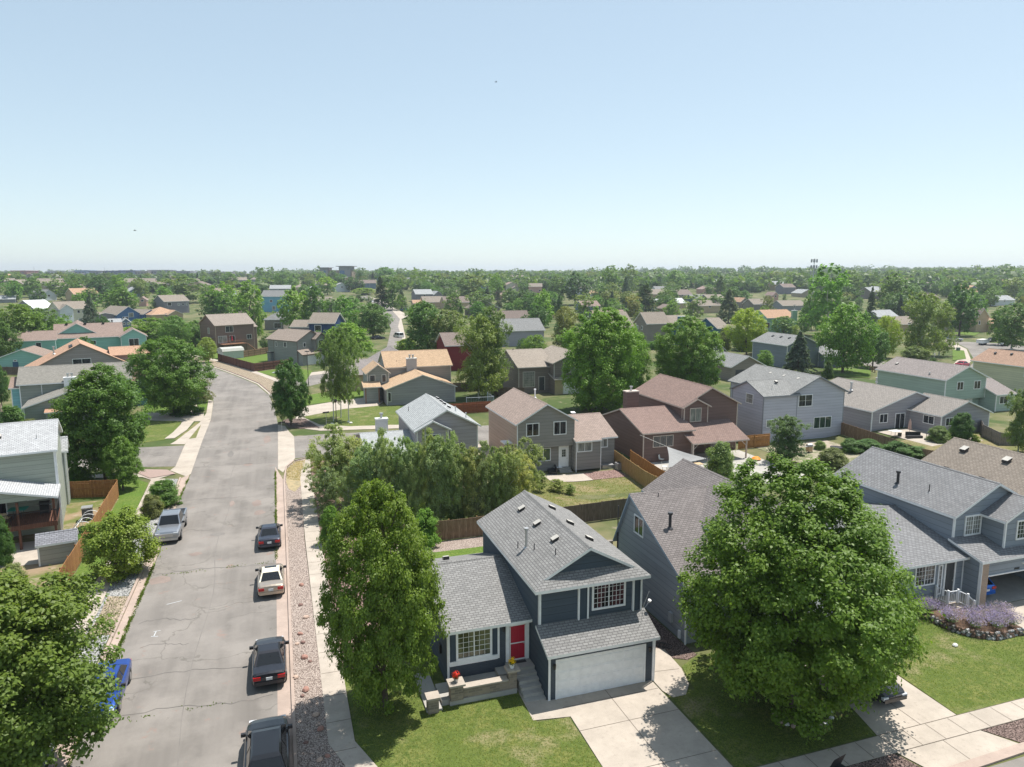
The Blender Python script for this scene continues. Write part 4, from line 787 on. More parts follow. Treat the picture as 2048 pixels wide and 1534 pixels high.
h.block(-1.5,0,13.5,12,5.9,'x',3.1,over=.4,rp=.55); h.block(-2.4,2,9,18,5.9,'y',3.4,over=.4); h.block(-10.8,-3.2,-1.4,4.4,5.9,'x',1.9,over=.4); h.block(13,-2.6,19,5,5.9,'y',1.8,over=.4)
h.win('f',-3.2,-5.6,-4.4,3.6,5.2,1); h.win('f',-2.6,14.8,17.2,3.2,5.2,2); h.win('f',0,3,4.2,3.8,4.9,1,simple=True); h.win('f',0,6,7.4,3.8,4.9,1); h.win('f',-2.6,14,16,.3,2.2,1); h.pipe(11.5,7,7.3,2.2,.35,DARK)
for k in range(3): h.vent(1+k*4.2,6,8.9,(0,-.3),BLACK,.6)
h.done()
h=House('small turquoise garage with dark blue door left of the turquoise house',(-61.0,186),TL,(.29,.22,.18),rot=R(0))
h.block(1.2,0,11.2,9,3.3,'y',1.9,over=.4,g=.4); h.slab('door','f',0,4.3,5.4,.1,2.4,.01,.06,plain('blue_door',(.02,.09,.17),.5)); h.win('f',0,4.5,5.2,2.5,2.9,1); h.done()
# ---------------------------------------------------------------- trees
LM=leafmat()
PROF={ # crown radius (0..1) over height fraction t of the crown
 'maple':lambda t:np.where(t<.35,.62+.38*np.sin(t/.35*np.pi/2),np.clip(1-((t-.35)/.65)**2.1,0,1)**.62),
 'bigmaple':lambda t:np.where(t<.4,.52+.48*np.sin(t/.4*np.pi/2),np.clip(1-((t-.4)/.6)**2.7,0,1)**.55),
 'oval':lambda t:np.sqrt(np.clip(1-((t-.45)/.56)**2,0,1)),
 'linden':lambda t:np.where(t<.36,.5+.5*np.sin(t/.36*np.pi/2),np.clip(1-((t-.36)/.64)**2.3,0,1)**.62),
 'cotton':lambda t:np.clip(np.sqrt(np.clip(1-((t-.5)/.52)**2,0,1))*(.82+.25*np.sin(t*9)),0,1.05),
 'locust':lambda t:np.where(t<.55,.45+.55*np.sin(t/.55*np.pi/2),np.sqrt(np.clip(1-((t-.55)/.46)**2,0,1))),
 'round':lambda t:np.sqrt(np.clip(1-(2*t-1)**2,0,1)),
 'aspen':lambda t:np.clip(np.sin(np.clip(t,0.02,.98)*np.pi)**.45*(.82+.2*np.sin(t*11)),0,1),
 'shrub':lambda t:np.sqrt(np.clip(1-(t*.98)**2.4,0,1)),
}
def leafmesh(P,Nn,size,asp=.62,rng=None):
    n=len(P); r=rng.normal(size=(n,3)); t=np.cross(Nn,r); t/=np.linalg.norm(t,axis=1)[:,None]+1e-9; b=np.cross(Nn,t)
    s=(size*rng.uniform(.65,1.35,n))[:,None]
    V=np.stack([P-t*s,P-b*s*asp+Nn*s*.12,P+t*s,P+b*s*asp+Nn*s*.12],1).reshape(-1,3)
    me=bpy.data.meshes.new('crown'); me.vertices.add(4*n); me.vertices.foreach_set('co',V.astype(np.float32).ravel())
    me.loops.add(4*n); me.loops.foreach_set('vertex_index',np.arange(4*n,dtype=np.int32)); me.polygons.add(n)
    me.polygons.foreach_set('loop_start',np.arange(0,4*n,4,dtype=np.int32)); me.polygons.foreach_set('loop_total',np.full(n,4,dtype=np.int32))
    me.materials.append(LM); me.update(); return me
def crown(prof,n,nc,leaf,seed,z0=.12,rough=.22,rc=(.055,.105),inner=.42,lobes=5,sparse=0.0,up=.8,wsc=.5):
    """broadleaf crown of unit height and unit width: leaf clumps spread through an uneven envelope"""
    rng=np.random.default_rng(seed); f=PROF[prof]; lob=[]
    D=rng.normal(size=(lobes*3,3)); D/=np.linalg.norm(D,axis=1)[:,None]; amp=rng.uniform(.5,1,lobes*3)
    t=rng.beta(1.25,1.15,nc*4); ang=rng.uniform(0,2*np.pi,nc*4); keep=rng.uniform(size=nc*4)<f(t)+.15; t=t[keep][:nc]; ang=ang[keep][:nc]; m=len(t)
    q=inner+(1-inner)*rng.uniform(size=m)**.6; q=np.where(rng.uniform(size=m)<.16,rng.uniform(.08,.5,m),q)
    dirv=np.stack([np.cos(ang),np.sin(ang),(t-.5)*1.6],1); dirv/=np.linalg.norm(dirv,axis=1)[:,None]
    lo=((np.clip(dirv@D.T,0,1)**7)*amp).max(1); k=1-rough+rough*2.0*lo*.75
    rad=f(t)*q*k*wsc
    zc=z0+(1-z0)*(t+ (k-1)*.12*np.sign(t-.4)); zc=np.clip(zc,z0*.8,1)
    Cc=np.stack([np.cos(ang)*rad,np.sin(ang)*rad,zc],1)
    R_=rng.uniform(rc[0],rc[1],m)*(1-.35*(t>.85))
    idx=rng.integers(0,m,n); g_=rng.normal(size=(n,3)); g_/=np.linalg.norm(g_,axis=1)[:,None]; rr=rng.uniform(size=n)**.45
    rr=rr*np.where(rng.uniform(size=n)<.14,rng.uniform(1.2,1.9,n),1.0); P=Cc[idx]+g_*(rr*R_[idx])[:,None]*np.array([1,1,.72]); P[:,2]-=0.25*(P[:,0]**2+P[:,1]**2)*.3
    P[:,2]=np.clip(P[:,2],.01,1.03)
    out=P-np.array([0,0,.45]); out/=np.linalg.norm(out,axis=1)[:,None]+1e-9
    Nn=out*.45+g_*.5+np.array([0,0,up])+rng.normal(size=(n,3))*.45; Nn/=np.linalg.norm(Nn,axis=1)[:,None]
    return leafmesh(P,Nn,leaf,rng=rng),Cc
def conifer(n,seed,leaf,dense=1.0,pointed=.9,droop=.25):
    rng=np.random.default_rng(seed); nb=int(150*dense); t=rng.uniform(0,1,nb)**.85; ang=rng.uniform(0,2*np.pi,nb)
    L=.5*np.clip(1-t,0,1)**pointed*rng.uniform(.72,1.08,nb)+.012; idx=rng.choice(nb,n,p=(L/L.sum())); s=.18+.82*rng.uniform(size=n)**.7
    r=L[idx]*s; w=rng.normal(size=n)*.035*(1.1-s*.6); a=ang[idx]; z=.06+.93*t[idx]+.10*L[idx]*s-droop*L[idx]*s**2+rng.normal(size=n)*.008
    P=np.stack([np.cos(a)*r-np.sin(a)*w,np.sin(a)*r+np.cos(a)*w,z],1); Nn=np.stack([np.cos(a)*.3,np.sin(a)*.3,np.ones(n)],1)+rng.normal(size=(n,3))*.6; Nn/=np.linalg.norm(Nn,axis=1)[:,None]
    return leafmesh(P,Nn,leaf,.38,rng),None
def limbs(Cc,seed,rad=.018,first=.12,n=9,mat=BARK,lean=.02,top=.82,name='trunk',k=7):
    rng=random.Random(seed); mb=MB(); pts=[Vector((0,0,-.02))]
    for i in range(1,8): z=top*i/7; pts.append(Vector((rng.uniform(-lean,lean)*i*.5,rng.uniform(-lean,lean)*i*.5,z)))
    def tube(ps,r0,r1,nn=k):
        rings=[]
        for i,p in enumerate(ps):
            d=(ps[min(i+1,len(ps)-1)]-ps[max(0,i-1)]).normalized(); u=d.cross(Vector((.3,1,.2))).normalized(); v=d.cross(u); r=r0+(r1-r0)*i/(len(ps)-1)
            rings.append([p+(u*math.cos(6.283*j/nn)+v*math.sin(6.283*j/nn))*r for j in range(nn)])
        for A,B in zip(rings,rings[1:]):
            for j in range(nn): mb.poly([A[j],A[(j+1)%nn],B[(j+1)%nn],B[j]],0,[(0,0)]*4)
    tube(pts,rad*1.25,rad*.3)
    if Cc is not None:
        ids=list(range(len(Cc))); rng.shuffle(ids)
        for i in ids[:n]:
            c=Vector(Cc[i]); z=max(first,min(c.z*.62,top*.85)); a=Vector((0,0,z)); m1=a.lerp(c,.45)+Vector((0,0,.04)); tube([a,m1,c],rad*.36,rad*.08,5)
    me_o=mb.build(name,[mat],smooth=True); me=me_o.data; bpy.data.objects.remove(me_o); return me
PT={}
def proto(key,lod):
    k=(key,lod)
    if k in PT: return PT[k]
    kind,var=key; n,lf={'hi':(38000,1.1),'mid':(14000,1.6),'lo':(3600,2.7)}[lod]; sd=hash_(kind)+var*13
    a=dict(maple=('maple',.0108,420,.08),oval=('oval',.0108,400,.1),linden=('linden',.0105,400,.08),cotton=('cotton',.0105,400,.06),locust=('locust',.010,400,.12),thin=('aspen',.0100,150,.2),round=('round',.013,200,.03),shrub=('shrub',.017,110,.0),aspen=('aspen',.0100,260,.08))
    if kind in a:
        pf,leaf,nc,z0=a[kind]; inner={'cotton':.2,'aspen':.0,'thin':.1,'locust':.3}.get(kind,.35); rc={'cotton':(.035,.08),'aspen':(.03,.075),'thin':(.03,.07),'locust':(.05,.10),'shrub':(.1,.18),'round':(.07,.14)}.get(kind,(.05,.09))
        me,Cc=crown(pf,int(n*{'aspen':.5,'thin':.36,'cotton':.7}.get(kind,1)),nc if lod!='lo' else nc//2,leaf*lf,sd,z0,rough=.3 if kind in('cotton','maple','oval') else .2,inner=inner,rc=rc)
        tk=limbs(Cc,sd,{'aspen':.011,'thin':.011,'cotton':.016}.get(kind,.02),first=z0,n=10 if lod!='lo' else 3,mat=PALEBARK if kind in('aspen','cotton','thin') else BARK,k=7 if lod!='lo' else 4,top=.9 if kind=='aspen' else .75)
    else:
        me,Cc=conifer(int(n*1.2),sd,.017*(lf**.75),dense=1.4,pointed=.85 if kind=='spruce' else .6,droop=.3 if kind=='spruce' else .1); tk=limbs(None,sd,.018,top=.93,k=5)
    PT[k]=(me,tk); return PT[k]
def hash_(s): return sum(ord(c)*(i+3) for i,c in enumerate(s))%9973
GC={'M':(0.127,0.237,0.037),'B':(0.135,0.244,0.038),'D':(0.074,0.143,0.035),'C':(0.162,0.222,0.078),'G':(0.109,0.194,0.045),'L':(0.120,0.222,0.047),'S':(0.106,0.148,0.124),'P':(0.050,0.085,0.041),'Y':(0.206,0.301,0.031),'A':(0.195,0.256,0.079),'U':(0.125,0.142,0.074),'N':(0.180,0.201,0.070),'T':(0.280,0.308,0.168)}
KIND={'maple':'tree','oval':'tree','linden':'tree','cotton':'tree','locust':'tree','aspen':'aspen','thin':'aspen','spruce':'spruce','pine':'pine','round':'shrub','shrub':'shrub'}
def put_tree(x,y,h,wd,kind,col,label,name=None,lod=None,group=None,rot=None,z=None,cat=None,meshes=None,hexc=None):
    d=math.hypot(x,y); lod=lod or ('hi' if d<95 else 'mid' if d<260 else 'lo'); rng=random.Random(int(x*31+y*17))
    me,tk=meshes or proto((kind,rng.randint(0,1)),lod)
    nm=name or {'tree':'leafy_tree','aspen':'aspen_tree','spruce':'spruce_tree','pine':'pine_tree','shrub':'shrub'}[KIND[kind]]
    e=empty(nm,(x,y,gz(x,y) if z is None else z),rng.uniform(0,6.28) if rot is None else rot,label,cat or {'shrub':'shrub'}.get(KIND[kind],'tree'),group)
    e.scale=(wd,wd,h); c=bpy.data.objects.new('crown',me); C.objects.link(c); c.parent=e; t=bpy.data.objects.new('trunk',tk); C.objects.link(t); t.parent=e
    j=rng.uniform(.88,1.14); cc=hexc or GC[col]; c.color=(cc[0]*j*rng.uniform(.93,1.08),cc[1]*j,cc[2]*j,1); return e
def pxtree(bx,by,ty,wpx,kind,col,label,world=None,**kw):
    x,y=world or gt(bx,by); h=zat(bx,ty,x,y)-gz(x,y); p=np.array([x,y,gz(x,y)+h*.5-HC]); wd=wpx/F_PX*(p@FW)*(1.2 if kind=='cotton' else 1.0); return put_tree(x,y,h,wd,kind,col,label,**kw)
# foreground trees, each with its own crown
def hero(prof,n,nc,leaf,seed,z0,rad,**kw):
    lk={k:kw.pop(k) for k in ('n','mat','first','lean') if k in kw}; me,Cc=crown(prof,n,nc,leaf,seed,z0,**kw); return me,limbs(Cc,seed,rad,**{**dict(first=z0+.05,n=22,lean=.012),**lk})
put_tree(24.4,27.3,13.1,12.2,'maple','B','largest bright green maple, in front of the blue-grey houses',rot=.4,meshes=hero('bigmaple',150000,1000,.0072,11,.06,.022,rc=(.028,.06),rough=.36,inner=.4,wsc=.53),cat='tree',name='maple_tree',hexc=(0.108,0.191,0.031))
put_tree(4.4,33.9,12.2,6.5,'linden','M','dense dark-gold linden between the pavement and the dark blue-grey house',rot=1.1,meshes=hero('linden',105000,800,.0082,5,.08,.02,rc=(.03,.062),rough=.2,inner=.45,wsc=.5),name='linden_tree',hexc=(0.124,0.198,0.035))
put_tree(-11.9,32.9,9.9,9.6,'oval','G','leafy elm at the lower left corner, shading the blue parked car',rot=2.1,meshes=hero('oval',95000,600,.0098,17,.12,.022,rc=(.045,.08),rough=.34,inner=.3),name='elm_tree',hexc=(0.115,0.185,0.039))
pxtree(262,1150,1014,146,'round','Y','low round yellow-green tree on the rocky verge by the silver pickup',world=(-11.6,55.9),meshes=hero('round',26000,140,.016,23,.0,.03,rc=(.07,.12),rough=.25,inner=.45,z0=None) if False else hero('round',26000,140,.0150,23,.02,.03,rc=(.07,.12),rough=.22,inner=.45),name='maple_tree',cat='tree',hexc=(0.233,0.300,0.053))
pxtree(213,962,733,214,'oval','G','big ash tree on the corner lawn left of the road',meshes=hero('oval',80000,700,.0095,31,.10,.017,rc=(.035,.075),rough=.36,inner=.35),name='ash_tree',hexc=(0.100,0.179,0.041))
pxtree(247,982,872,80,'oval','L','slim young tree on the corner lawn in front of the big ash')
pxtree(327,1012,962,64,'shrub','G','upper round shrub on the white rocks behind the silver pickup',name='shrub',cat='shrub'); pxtree(306,1036,990,44,'shrub','N','lower brownish shrub on the white rocks behind the silver pickup')
pxtree(160,976,934,54,'shrub','G','low olive shrub beside the sage-grey house wall'); pxtree(5,1130,1035,44,'shrub','D','dark shrub at the left edge under the wooden deck'); pxtree(30,1195,1128,60,'shrub','N','pale shrub behind the garden shed at the left edge')
pxtree(345,832,676,158,'locust','L','wide round locust tree shading the grey-green house drive',meshes=hero('locust',60000,600,.0105,41,.08,.02,rc=(.04,.08),rough=.2,inner=.35),name='locust_tree')
pxtree(404,806,756,56,'oval','U','small dark purplish tree on the verge island by the road',meshes=proto(('cotton',0),'mid')); pxtree(372,830,796,60,'shrub','D','clipped dark hedge ring beneath the wide locust tree')
pxtree(582,852,716,82,'maple','M','narrow dark green maple at the side street corner',meshes=hero('maple',36000,420,.0130,47,.12,.022,rc=(.045,.085),rough=.2,inner=.35,wsc=.5),name='maple_tree',hexc=(0.065,0.131,0.031))
for i,(bx,by,ty,wd,lb) in enumerate(((667,843,664,62,'left aspen of the white-trunked trio by the small lamp post'),(682,836,650,70,'middle aspen of the white-trunked trio by the small lamp post'),(698,842,655,62,'right aspen of the white-trunked trio, above a white rock'))):
    pxtree(bx,by,ty,wd*1.25,'thin','A',lb,lod='hi',hexc=(0.170,0.226,0.078))
pxtree(958,798,626,100,'cotton','A','tall white-trunked cottonwood behind the tan-roofed grey house',lod='hi'); pxtree(980,792,612,90,'cotton','G','second white-trunked cottonwood, leaning right of the taller one',lod='hi',hexc=(0.135,0.191,0.068))
pxtree(1203,822,616,172,'maple','B','huge bright maple behind the brown-roofed peach house',meshes=hero('bigmaple',80000,800,.0095,53,.03,.02,rc=(.035,.07),rough=.25,inner=.4),name='maple_tree',hexc=(0.115,0.208,0.034))
pxtree(1264,800,655,76,'maple','B','narrower maple joined to the right side of the huge centre maple',lod='hi',name='maple_tree',hexc=(0.119,0.215,0.037))
pxtree(1372,792,633,144,'maple','B','broad bright maple behind the red-brown house roof',meshes=hero('bigmaple',70000,750,.0098,59,.03,.02,rc=(.035,.07),rough=.2,inner=.4),name='maple_tree',hexc=(0.130,0.226,0.037))
# aspen thicket behind the dark blue house
TH=[(672,1012,846,64),(640,1000,905,52),(706,1010,872,50),(655,1040,930,44),(700,1048,930,46),(742,1046,880,56),(770,1052,850,40),(790,1050,892,52),(812,1052,868,40),(835,1054,880,44),(858,1054,852,44),(882,1054,872,48),(905,1054,858,44),(925,1053,884,46),(948,1052,895,42),(968,1052,880,44),(990,1050,892,46),(1012,1045,885,44),(1035,1035,895,46),(1052,1015,872,58),(1040,990,900,40),(760,1010,905,50),(800,1000,900,46),(850,1005,900,50),(900,1000,905,50),(950,1000,910,46),(1000,1000,905,44)]
for i,(bx,by,ty,wd) in enumerate(TH):
    pxtree(bx,by,ty,wd*(1.65 if i%3 else 1.9),('aspen','thin','cotton')[i%3],'A','slender aspen in the dense thicket behind the brown fence',lod='hi' if i%2 else 'hi',group='aspens of the thicket behind the fence',hexc=((.28,.33,.14),(.25,.30,.13),(.31,.33,.14),(.24,.29,.14))[i%4],name='aspen_tree',cat='tree')
pxtree(955,1056,975,40,'aspen','T','bare greyish dying aspen within the green thicket',lod='mid',hexc=(0.240,0.238,0.155)); pxtree(915,1052,1005,44,'shrub','C','silvery shrub at the foot of the thicket, inside the fence')
for bx,by,ty,wd,col,lb in ((850,1092,1020,60,'M','leafy viburnum behind the dark-gold linden, left of the brown fence'),(735,1010,962,66,'M','dark glossy shrub between the thicket and the linden top'),(662,1090,1015,44,'M','glossy shrub beside the pavement left of the linden'),(850,1130,1095,44,'G','low shrub beside the grey wing roof'),(1115,985,958,50,'A','feathery sapling clump on the dry back lawn'),(1080,985,940,40,'C','tall weedy sapling by the paving slabs'),(1140,990,968,36,'A','second feathery sapling on the dry back lawn'),(1440,962,884,64,'C','bushy olive tree under the shade sail'),(1663,940,898,62,'N','rusty brown bush left of the far grey roof'),(1700,905,878,46,'G','loose green bush at the lavender-grey house corner'),(1735,905,880,60,'G','loose green bush along the wooden fence'),(1790,920,884,62,'G','creeper over the lower end of the wooden fence'),(1830,925,893,60,'G','creeper behind the weathered roof ridge'),(1876,884,853,40,'C','white-flowering bush on the wall of the grey ranch house'),(1920,881,826,46,'D','tall dark shrub at the corner of the grey ranch house'),(1950,884,870,16,'Y','tiny yellow-green shrub on the dry lawn'),(1640,900,882,26,'A','small yellowish shrub by the smoker grill')):
    pxtree(bx,by,ty,wd,'shrub' if 'sapling' not in lb else 'aspen',col,lb,lod='hi',name='shrub',cat='shrub')
pxtree(1570,926,832,84,'cotton','C','willowy olive tree in front of the lavender-grey house',lod='hi',hexc=(0.119,0.179,0.068),name='willow_tree'); pxtree(2036,905,775,60,'cotton','C','loose grey-green tree at the right edge beside the cream house',lod='hi')
# middle distance trees
MT=[(705,632,592,52,'maple','M','bright tree left of the far street, above the navy house'),(662,632,596,44,'oval','G','darker tree above the navy house roof'),(838,648,606,52,'oval','M','tree right of the far street by the small orange garage'),(872,662,618,46,'cotton','G','grey-green tree under the brown double roof'),(990,700,655,40,'oval','D','dark tree between the two white-trunked cottonwoods and the lavender house'),(1140,735,655,66,'cotton','G','leafy tree filling the gap left of the huge centre maple'),(1104,742,700,44,'shrub','G','shrub above the taupe split-level roof'),(1228,645,604,56,'oval','G','tree over the reddish roof'),(1530,742,700,40,'oval','M','small tree between the taupe garage and the fat blue spruce'),(1410,720,672,44,'oval','G','tree right of the broad bright maple'),(1618,648,604,50,'oval','G','rounded tree left of the tallest cottonwood foot'),(48,722,607,112,'oval','G','big tree at the left edge below the white roof'),(10,735,640,70,'oval','D','dark tree cut by the left edge'),(82,705,612,86,'cotton','G','rounded tree in front of the cream house'),(120,694,634,68,'round','M','low round tree left of the turquoise gable'),(4,815,728,36,'oval','D','dark tree at the left edge beside the small turquoise garage'),(28,862,812,50,'shrub','G','garden shrubs beside the beige umbrella'),(60,868,838,44,'shrub','N','trimmed shrub by the white garden table'),
(183,655,586,44,'spruce','S','blue spruce between the cream and the blue house'),(168,628,584,50,'oval','B','bright tree below the orange-roofed beige house'),(244,630,574,80,'oval','M','round tree above the blue gabled house'),(203,603,552,54,'oval','D','dark tree right of the long beige house'),(238,600,550,44,'oval','M','tree left of the two-storey beige house'),(312,626,598,34,'cotton','C','pale small tree left of the mauve-grey house'),(326,583,568,32,'round','D','dark round tree over the beige house roof'),(374,606,552,92,'cotton','C','wide grey-green cottonwood behind the mauve-grey house'),(452,645,563,82,'maple','M','tall maple left of the brown house ridge'),(503,655,560,70,'maple','M','tall maple right above the brown house ridge'),(425,645,584,56,'oval','G','rounder tree on the left flank of the maple pair'),(300,700,635,100,'oval','M','wide tree behind the wide locust tree'),(352,704,632,72,'locust','L','tree between the locust and the brown house'),(391,694,640,46,'round','G','low tree at the brown house corner'),
(590,662,572,78,'maple','M','big maple right of the sky-blue house'),(632,662,566,60,'maple','G','right half of the big tree pair above the navy house'),(520,672,626,20,'spruce','M','narrow columnar arborvitae beside the brown house'),(690,672,590,64,'maple','M','tree standing right of the navy house roof'),(746,676,606,82,'oval','G','round dark tree on the bend of the far street'),(697,726,645,108,'oval','B','light green tree behind the aspen trio'),(845,725,602,92,'cotton','G','left part of the large clump behind the tan-orange roof'),(895,725,616,86,'cotton','N','right brownish part of the large clump behind the tan-orange roof'),(922,650,605,22,'spruce','D','narrow dark conifer above the large clump'),(812,706,678,54,'shrub','Y','yellow-green hedge tree beside the white van'),(900,735,700,50,'shrub','D','dark low tree right of the tan-orange roof'),
(785,622,553,60,'cotton','G','tree right of the far junction'),(762,622,552,34,'pine','P','dark pine at the far junction'),(803,618,578,34,'spruce','S','short spruce by the grey-roofed houses'),(718,584,558,28,'oval','D','dark tree left of the far street'),(703,584,553,34,'oval','D','second dark tree left of the far street'),(728,590,575,44,'round','Y','yellow-green street tree near the far lamp post'),(655,590,553,44,'oval','Y','yellowish tree in front of the office block'),(772,568,534,46,'oval','M','large round tree right of the office block'),(722,563,535,36,'cotton','C','pale tree beside the office block'),(850,577,551,28,'oval','M','bright tree above the grey-roofed houses'),(883,597,553,38,'cotton','C','grey-green tree above the brown double roof'),(940,608,548,78,'cotton','C','wide pale cottonwood over the brown gable'),(993,600,546,34,'oval','M','bright tree right of the wide cottonwood'),(975,615,570,26,'spruce','S','left blue spruce of a pair beside the pointed roofs'),(997,615,575,18,'spruce','S','right blue spruce of a pair beside the pointed roofs'),
(1018,626,605,26,'round','M','small bush tree under the spruce pair'),(1085,655,578,54,'maple','M','bright tree left of the grey tangled tree'),(1076,660,610,44,'oval','D','dark tree beside the lavender house roof'),(1128,700,612,56,'cotton','N','yellowish bushy tree left of the huge centre maple'),(1166,650,585,50,'cotton','C','tangled grey tree above the huge centre maple'),(1150,610,546,70,'oval','D','wide dark tree in the row behind the reddish roof'),(1115,600,552,50,'oval','G','tree left of the wide dark one'),(1213,613,574,46,'oval','D','brownish dark tree left of the tall blue spruce'),(1251,612,551,38,'spruce','S','tall blue spruce before the cottonwoods'),(1290,630,566,58,'pine','P','broad black-green pine right of the tall blue spruce'),(1222,595,530,50,'cotton','G','tall cottonwood rising above the horizon'),(1258,590,528,38,'cotton','C','sparse-topped cottonwood beside the tall one'),(1386,638,588,54,'cotton','A','yellowish tree left of the largest blue spruce'),(1340,592,562,28,'cotton','C','small pale tree between tan roofs'),(1456,646,576,64,'spruce','S','largest blue spruce, behind the lime-green locust'),(1440,594,551,34,'pine','D','dark conifer behind the navy solar house'),(1350,580,540,52,'oval','M','wide tree on the skyline above the tan roofs'),
(1492,712,617,84,'locust','Y','lime-green locust left of the mint house'),(1448,708,654,36,'oval','N','brownish tree below the lime-green locust'),(1651,672,528,98,'cotton','M','tallest cottonwood, below the phone mast'),(1622,660,575,50,'oval','G','lower left shoulder of the tallest cottonwood'),(1685,746,606,118,'oval','M','large spreading maple on the lawn by the east street'),(1745,735,650,64,'oval','G','right-hand low tree beside the spreading maple'),(1740,650,572,32,'spruce','P','dark pointed conifer behind the spreading maple'),(1770,716,630,60,'locust','Y','yellow-topped tree right of the spreading maple'),(1783,628,546,72,'oval','G','wide tree behind the dark pointed conifer'),(1838,716,580,78,'cotton','C','big pale cottonwood on the right'),(1878,712,600,56,'cotton','C','right half of the pale cottonwood clump'),(1918,672,568,80,'oval','D','dark broad tree before the stucco house'),(1968,605,559,40,'oval','D','dark tree above the stucco house roof'),(2022,700,606,74,'cotton','G','grey-green tree at the right edge over the driveways'),(1996,690,618,46,'oval','D','dark tree right of the stucco house'),(1567,672,632,58,'oval','G','dull bushy tree in front of the mint house'),(1596,750,660,74,'spruce','S','fat blue spruce behind the lavender-grey house'),(1655,757,722,22,'shrub','D','dark clipped bush behind the fat blue spruce'),(1545,758,738,60,'shrub','M','light hedge behind the lavender-grey house roof'),(1862,745,716,20,'shrub','D','small dark shrub by the green utility box'),(1700,600,540,44,'cotton','G','tree right of the tallest cottonwood')]
MTW=[gt(a[0],a[1]) for a in MT]
for a in MT: pxtree(a[0],a[1],a[2],a[3],a[4],a[5],a[6])
# ---------------------------------------------------------------- houses further away
RC={'tan':(.30,.255,.21),'grey':(.26,.26,.255),'brown':(.24,.19,.165),'orange':(.50,.32,.21),'white':(.72,.74,.73),'lgrey':(.40,.41,.41),'pink':(.33,.24,.21)}
WC={'cream':(.55,.53,.42),'grey':(.26,.27,.29),'blue':(.075,.16,.33),'tan':(.46,.35,.23),'mauve':(.22,.21,.235),'beige':(.36,.30,.22),'sky':(.16,.37,.50),'taupe':(.23,.205,.175),'navy':(.02,.05,.13),'red':(.17,.02,.02),'lav':(.33,.32,.37),'olive':(.20,.22,.11),'mint':(.27,.43,.34),'white':(.62,.65,.68),'yellow':(.6,.5,.2),'pinkw':(.5,.3,.25),'steel':(.13,.19,.26),'petrol':(.02,.10,.17)}
FARH=[]; FARW=[]
def fh(xL,ye,yb,xR,ang,depth,ax,rh,wall,roof,label,wins=(),extra=(),name='house',cat='house',group=None,over=.4):
    FARH.append(((xL+xR)/2,yb,label)); FARW.append(((xL+xR)/2,yb,0,abs(xR-xL)))
    x,y=gt(xL,yb); z=gz(x,y); ze=zat(xL,ye,x,y)-z; a=R(ang); lo,hi=1.,60.
    for _ in range(40):
        m=(lo+hi)/2
        if projx(x+m*math.cos(a),y+m*math.sin(a),z+ze)<xR: lo=m
        else: hi=m
    W=lo; h=House(label,(x,y),WC[wall],RC[roof],rot=a,z=z,name=name,cat=cat,group=group); h.block(0,0,W,depth,ze,ax,rh,over=over,trimcorners=False,z0=-2)
    for e in extra:   # fractions of the width and absolute metres
        h.block(e[0]*W,e[1],e[2]*W,e[3],e[4]*ze,e[5],e[6],over=.35,trimcorners=False,z0=-2,wall=WC[e[7]] if len(e)>7 else None,roof=RC[e[8]] if len(e)>8 else None)
    for k,wn in enumerate(wins):
        s_,u,zz,w_,hh=wn; c={'f':0,'l':0,'r':W,'b':depth}[s_]; uu=u*(W if s_ in 'fb' else depth); h.win(s_,c,uu-w_/2,uu+w_/2,zz*ze,zz*ze+hh,1,None,('dark','blind')[k%2],cw=.12,simple=True)
    h.done(); return h
W2=(('f',.25,.68,1.3,1.3),('f',.7,.68,1.3,1.3),('f',.3,.2,1.6,1.3)); W1=(('f',.5,.68,1.5,1.3),)
fh(122,618,651,179,35,11,'x',2.9,'cream','tan','cream three-level house with small square windows behind the blue spruce',(('f',.62,.7,1.2,1.3),('f',.78,.7,1.2,1.3),('f',.93,.7,1.2,1.3),('f',.66,.15,1.5,1.6)),((0,-.8,.42,5,1.0,'y',1.8,'white','tan'),))
fh(73.6,618,648,112,50,14,'x',3.6,'grey','white','grey house with bright white roof at upper left',(('f',.6,.5,1.2,2),))
fh(235,629,644,280,38,15,'y',3.4,'blue','tan','bright blue gabled house with deck left of the low orange roof',(('f',.35,.1,2.6,1.8),('f',.6,.55,2.4,2)),((-.8,2,0,14,1.0,'y',.9,'mauve','tan'),(1.0,-3,1.65,10,.95,'y',1.9)))
fh(243,645,655,262,12,8,'y',1.6,'steel','lgrey','slate house with row of small windows above the turquoise house',(('f',.3,.5,.9,.9),('f',.7,.5,.9,.9)),((-1.2,1,0,8,.9,'x',1.6,'steel','lgrey'),))
fh(304,629,643,362,30,13,'hip',3.0,'tan','orange','low tan house with orange hip roof',W1,((.5,-2,1.0,6,.95,'y',1.8),))
fh(330,602.5,628,377.6,35,11,'x',3.0,'mauve','tan','mauve-grey house with three small square windows',(('f',.2,.62,2.2,1.8),('f',.58,.62,1.2,1.3),('f',.75,.62,1.2,1.3),('f',.92,.62,1.2,1.3)))
fh(71,566,591,118,-5,14,'x',3.2,'beige','tan','long beige-brown two-storey house at upper left',(('f',.1,.7,2,1.5),('f',.45,.7,2,1.5),('f',.75,.7,2,1.5),('f',.5,.25,5,1.2)),((1.0,-4,1.9,9,.72,'x',2.6,'beige','tan'),))
fh(150,588,610,197,35,12,'x',3.3,'tan','orange','beige house with orange roof behind the blue spruce',(('f',.9,.5,2,2.4),))
fh(249,564,581,308,-3,11,'x',3,'beige','tan','beige two-storey house with two wide upper windows',(('f',.35,.55,3,1.8),('f',.8,.55,3,1.8)),((1.0,-1,1.5,9,.75,'x',2.2,'tan','tan'),))
fh(17,567,583,45,-15,13,'y',3,'tan','tan','tan gabled house near the left edge horizon',W1)
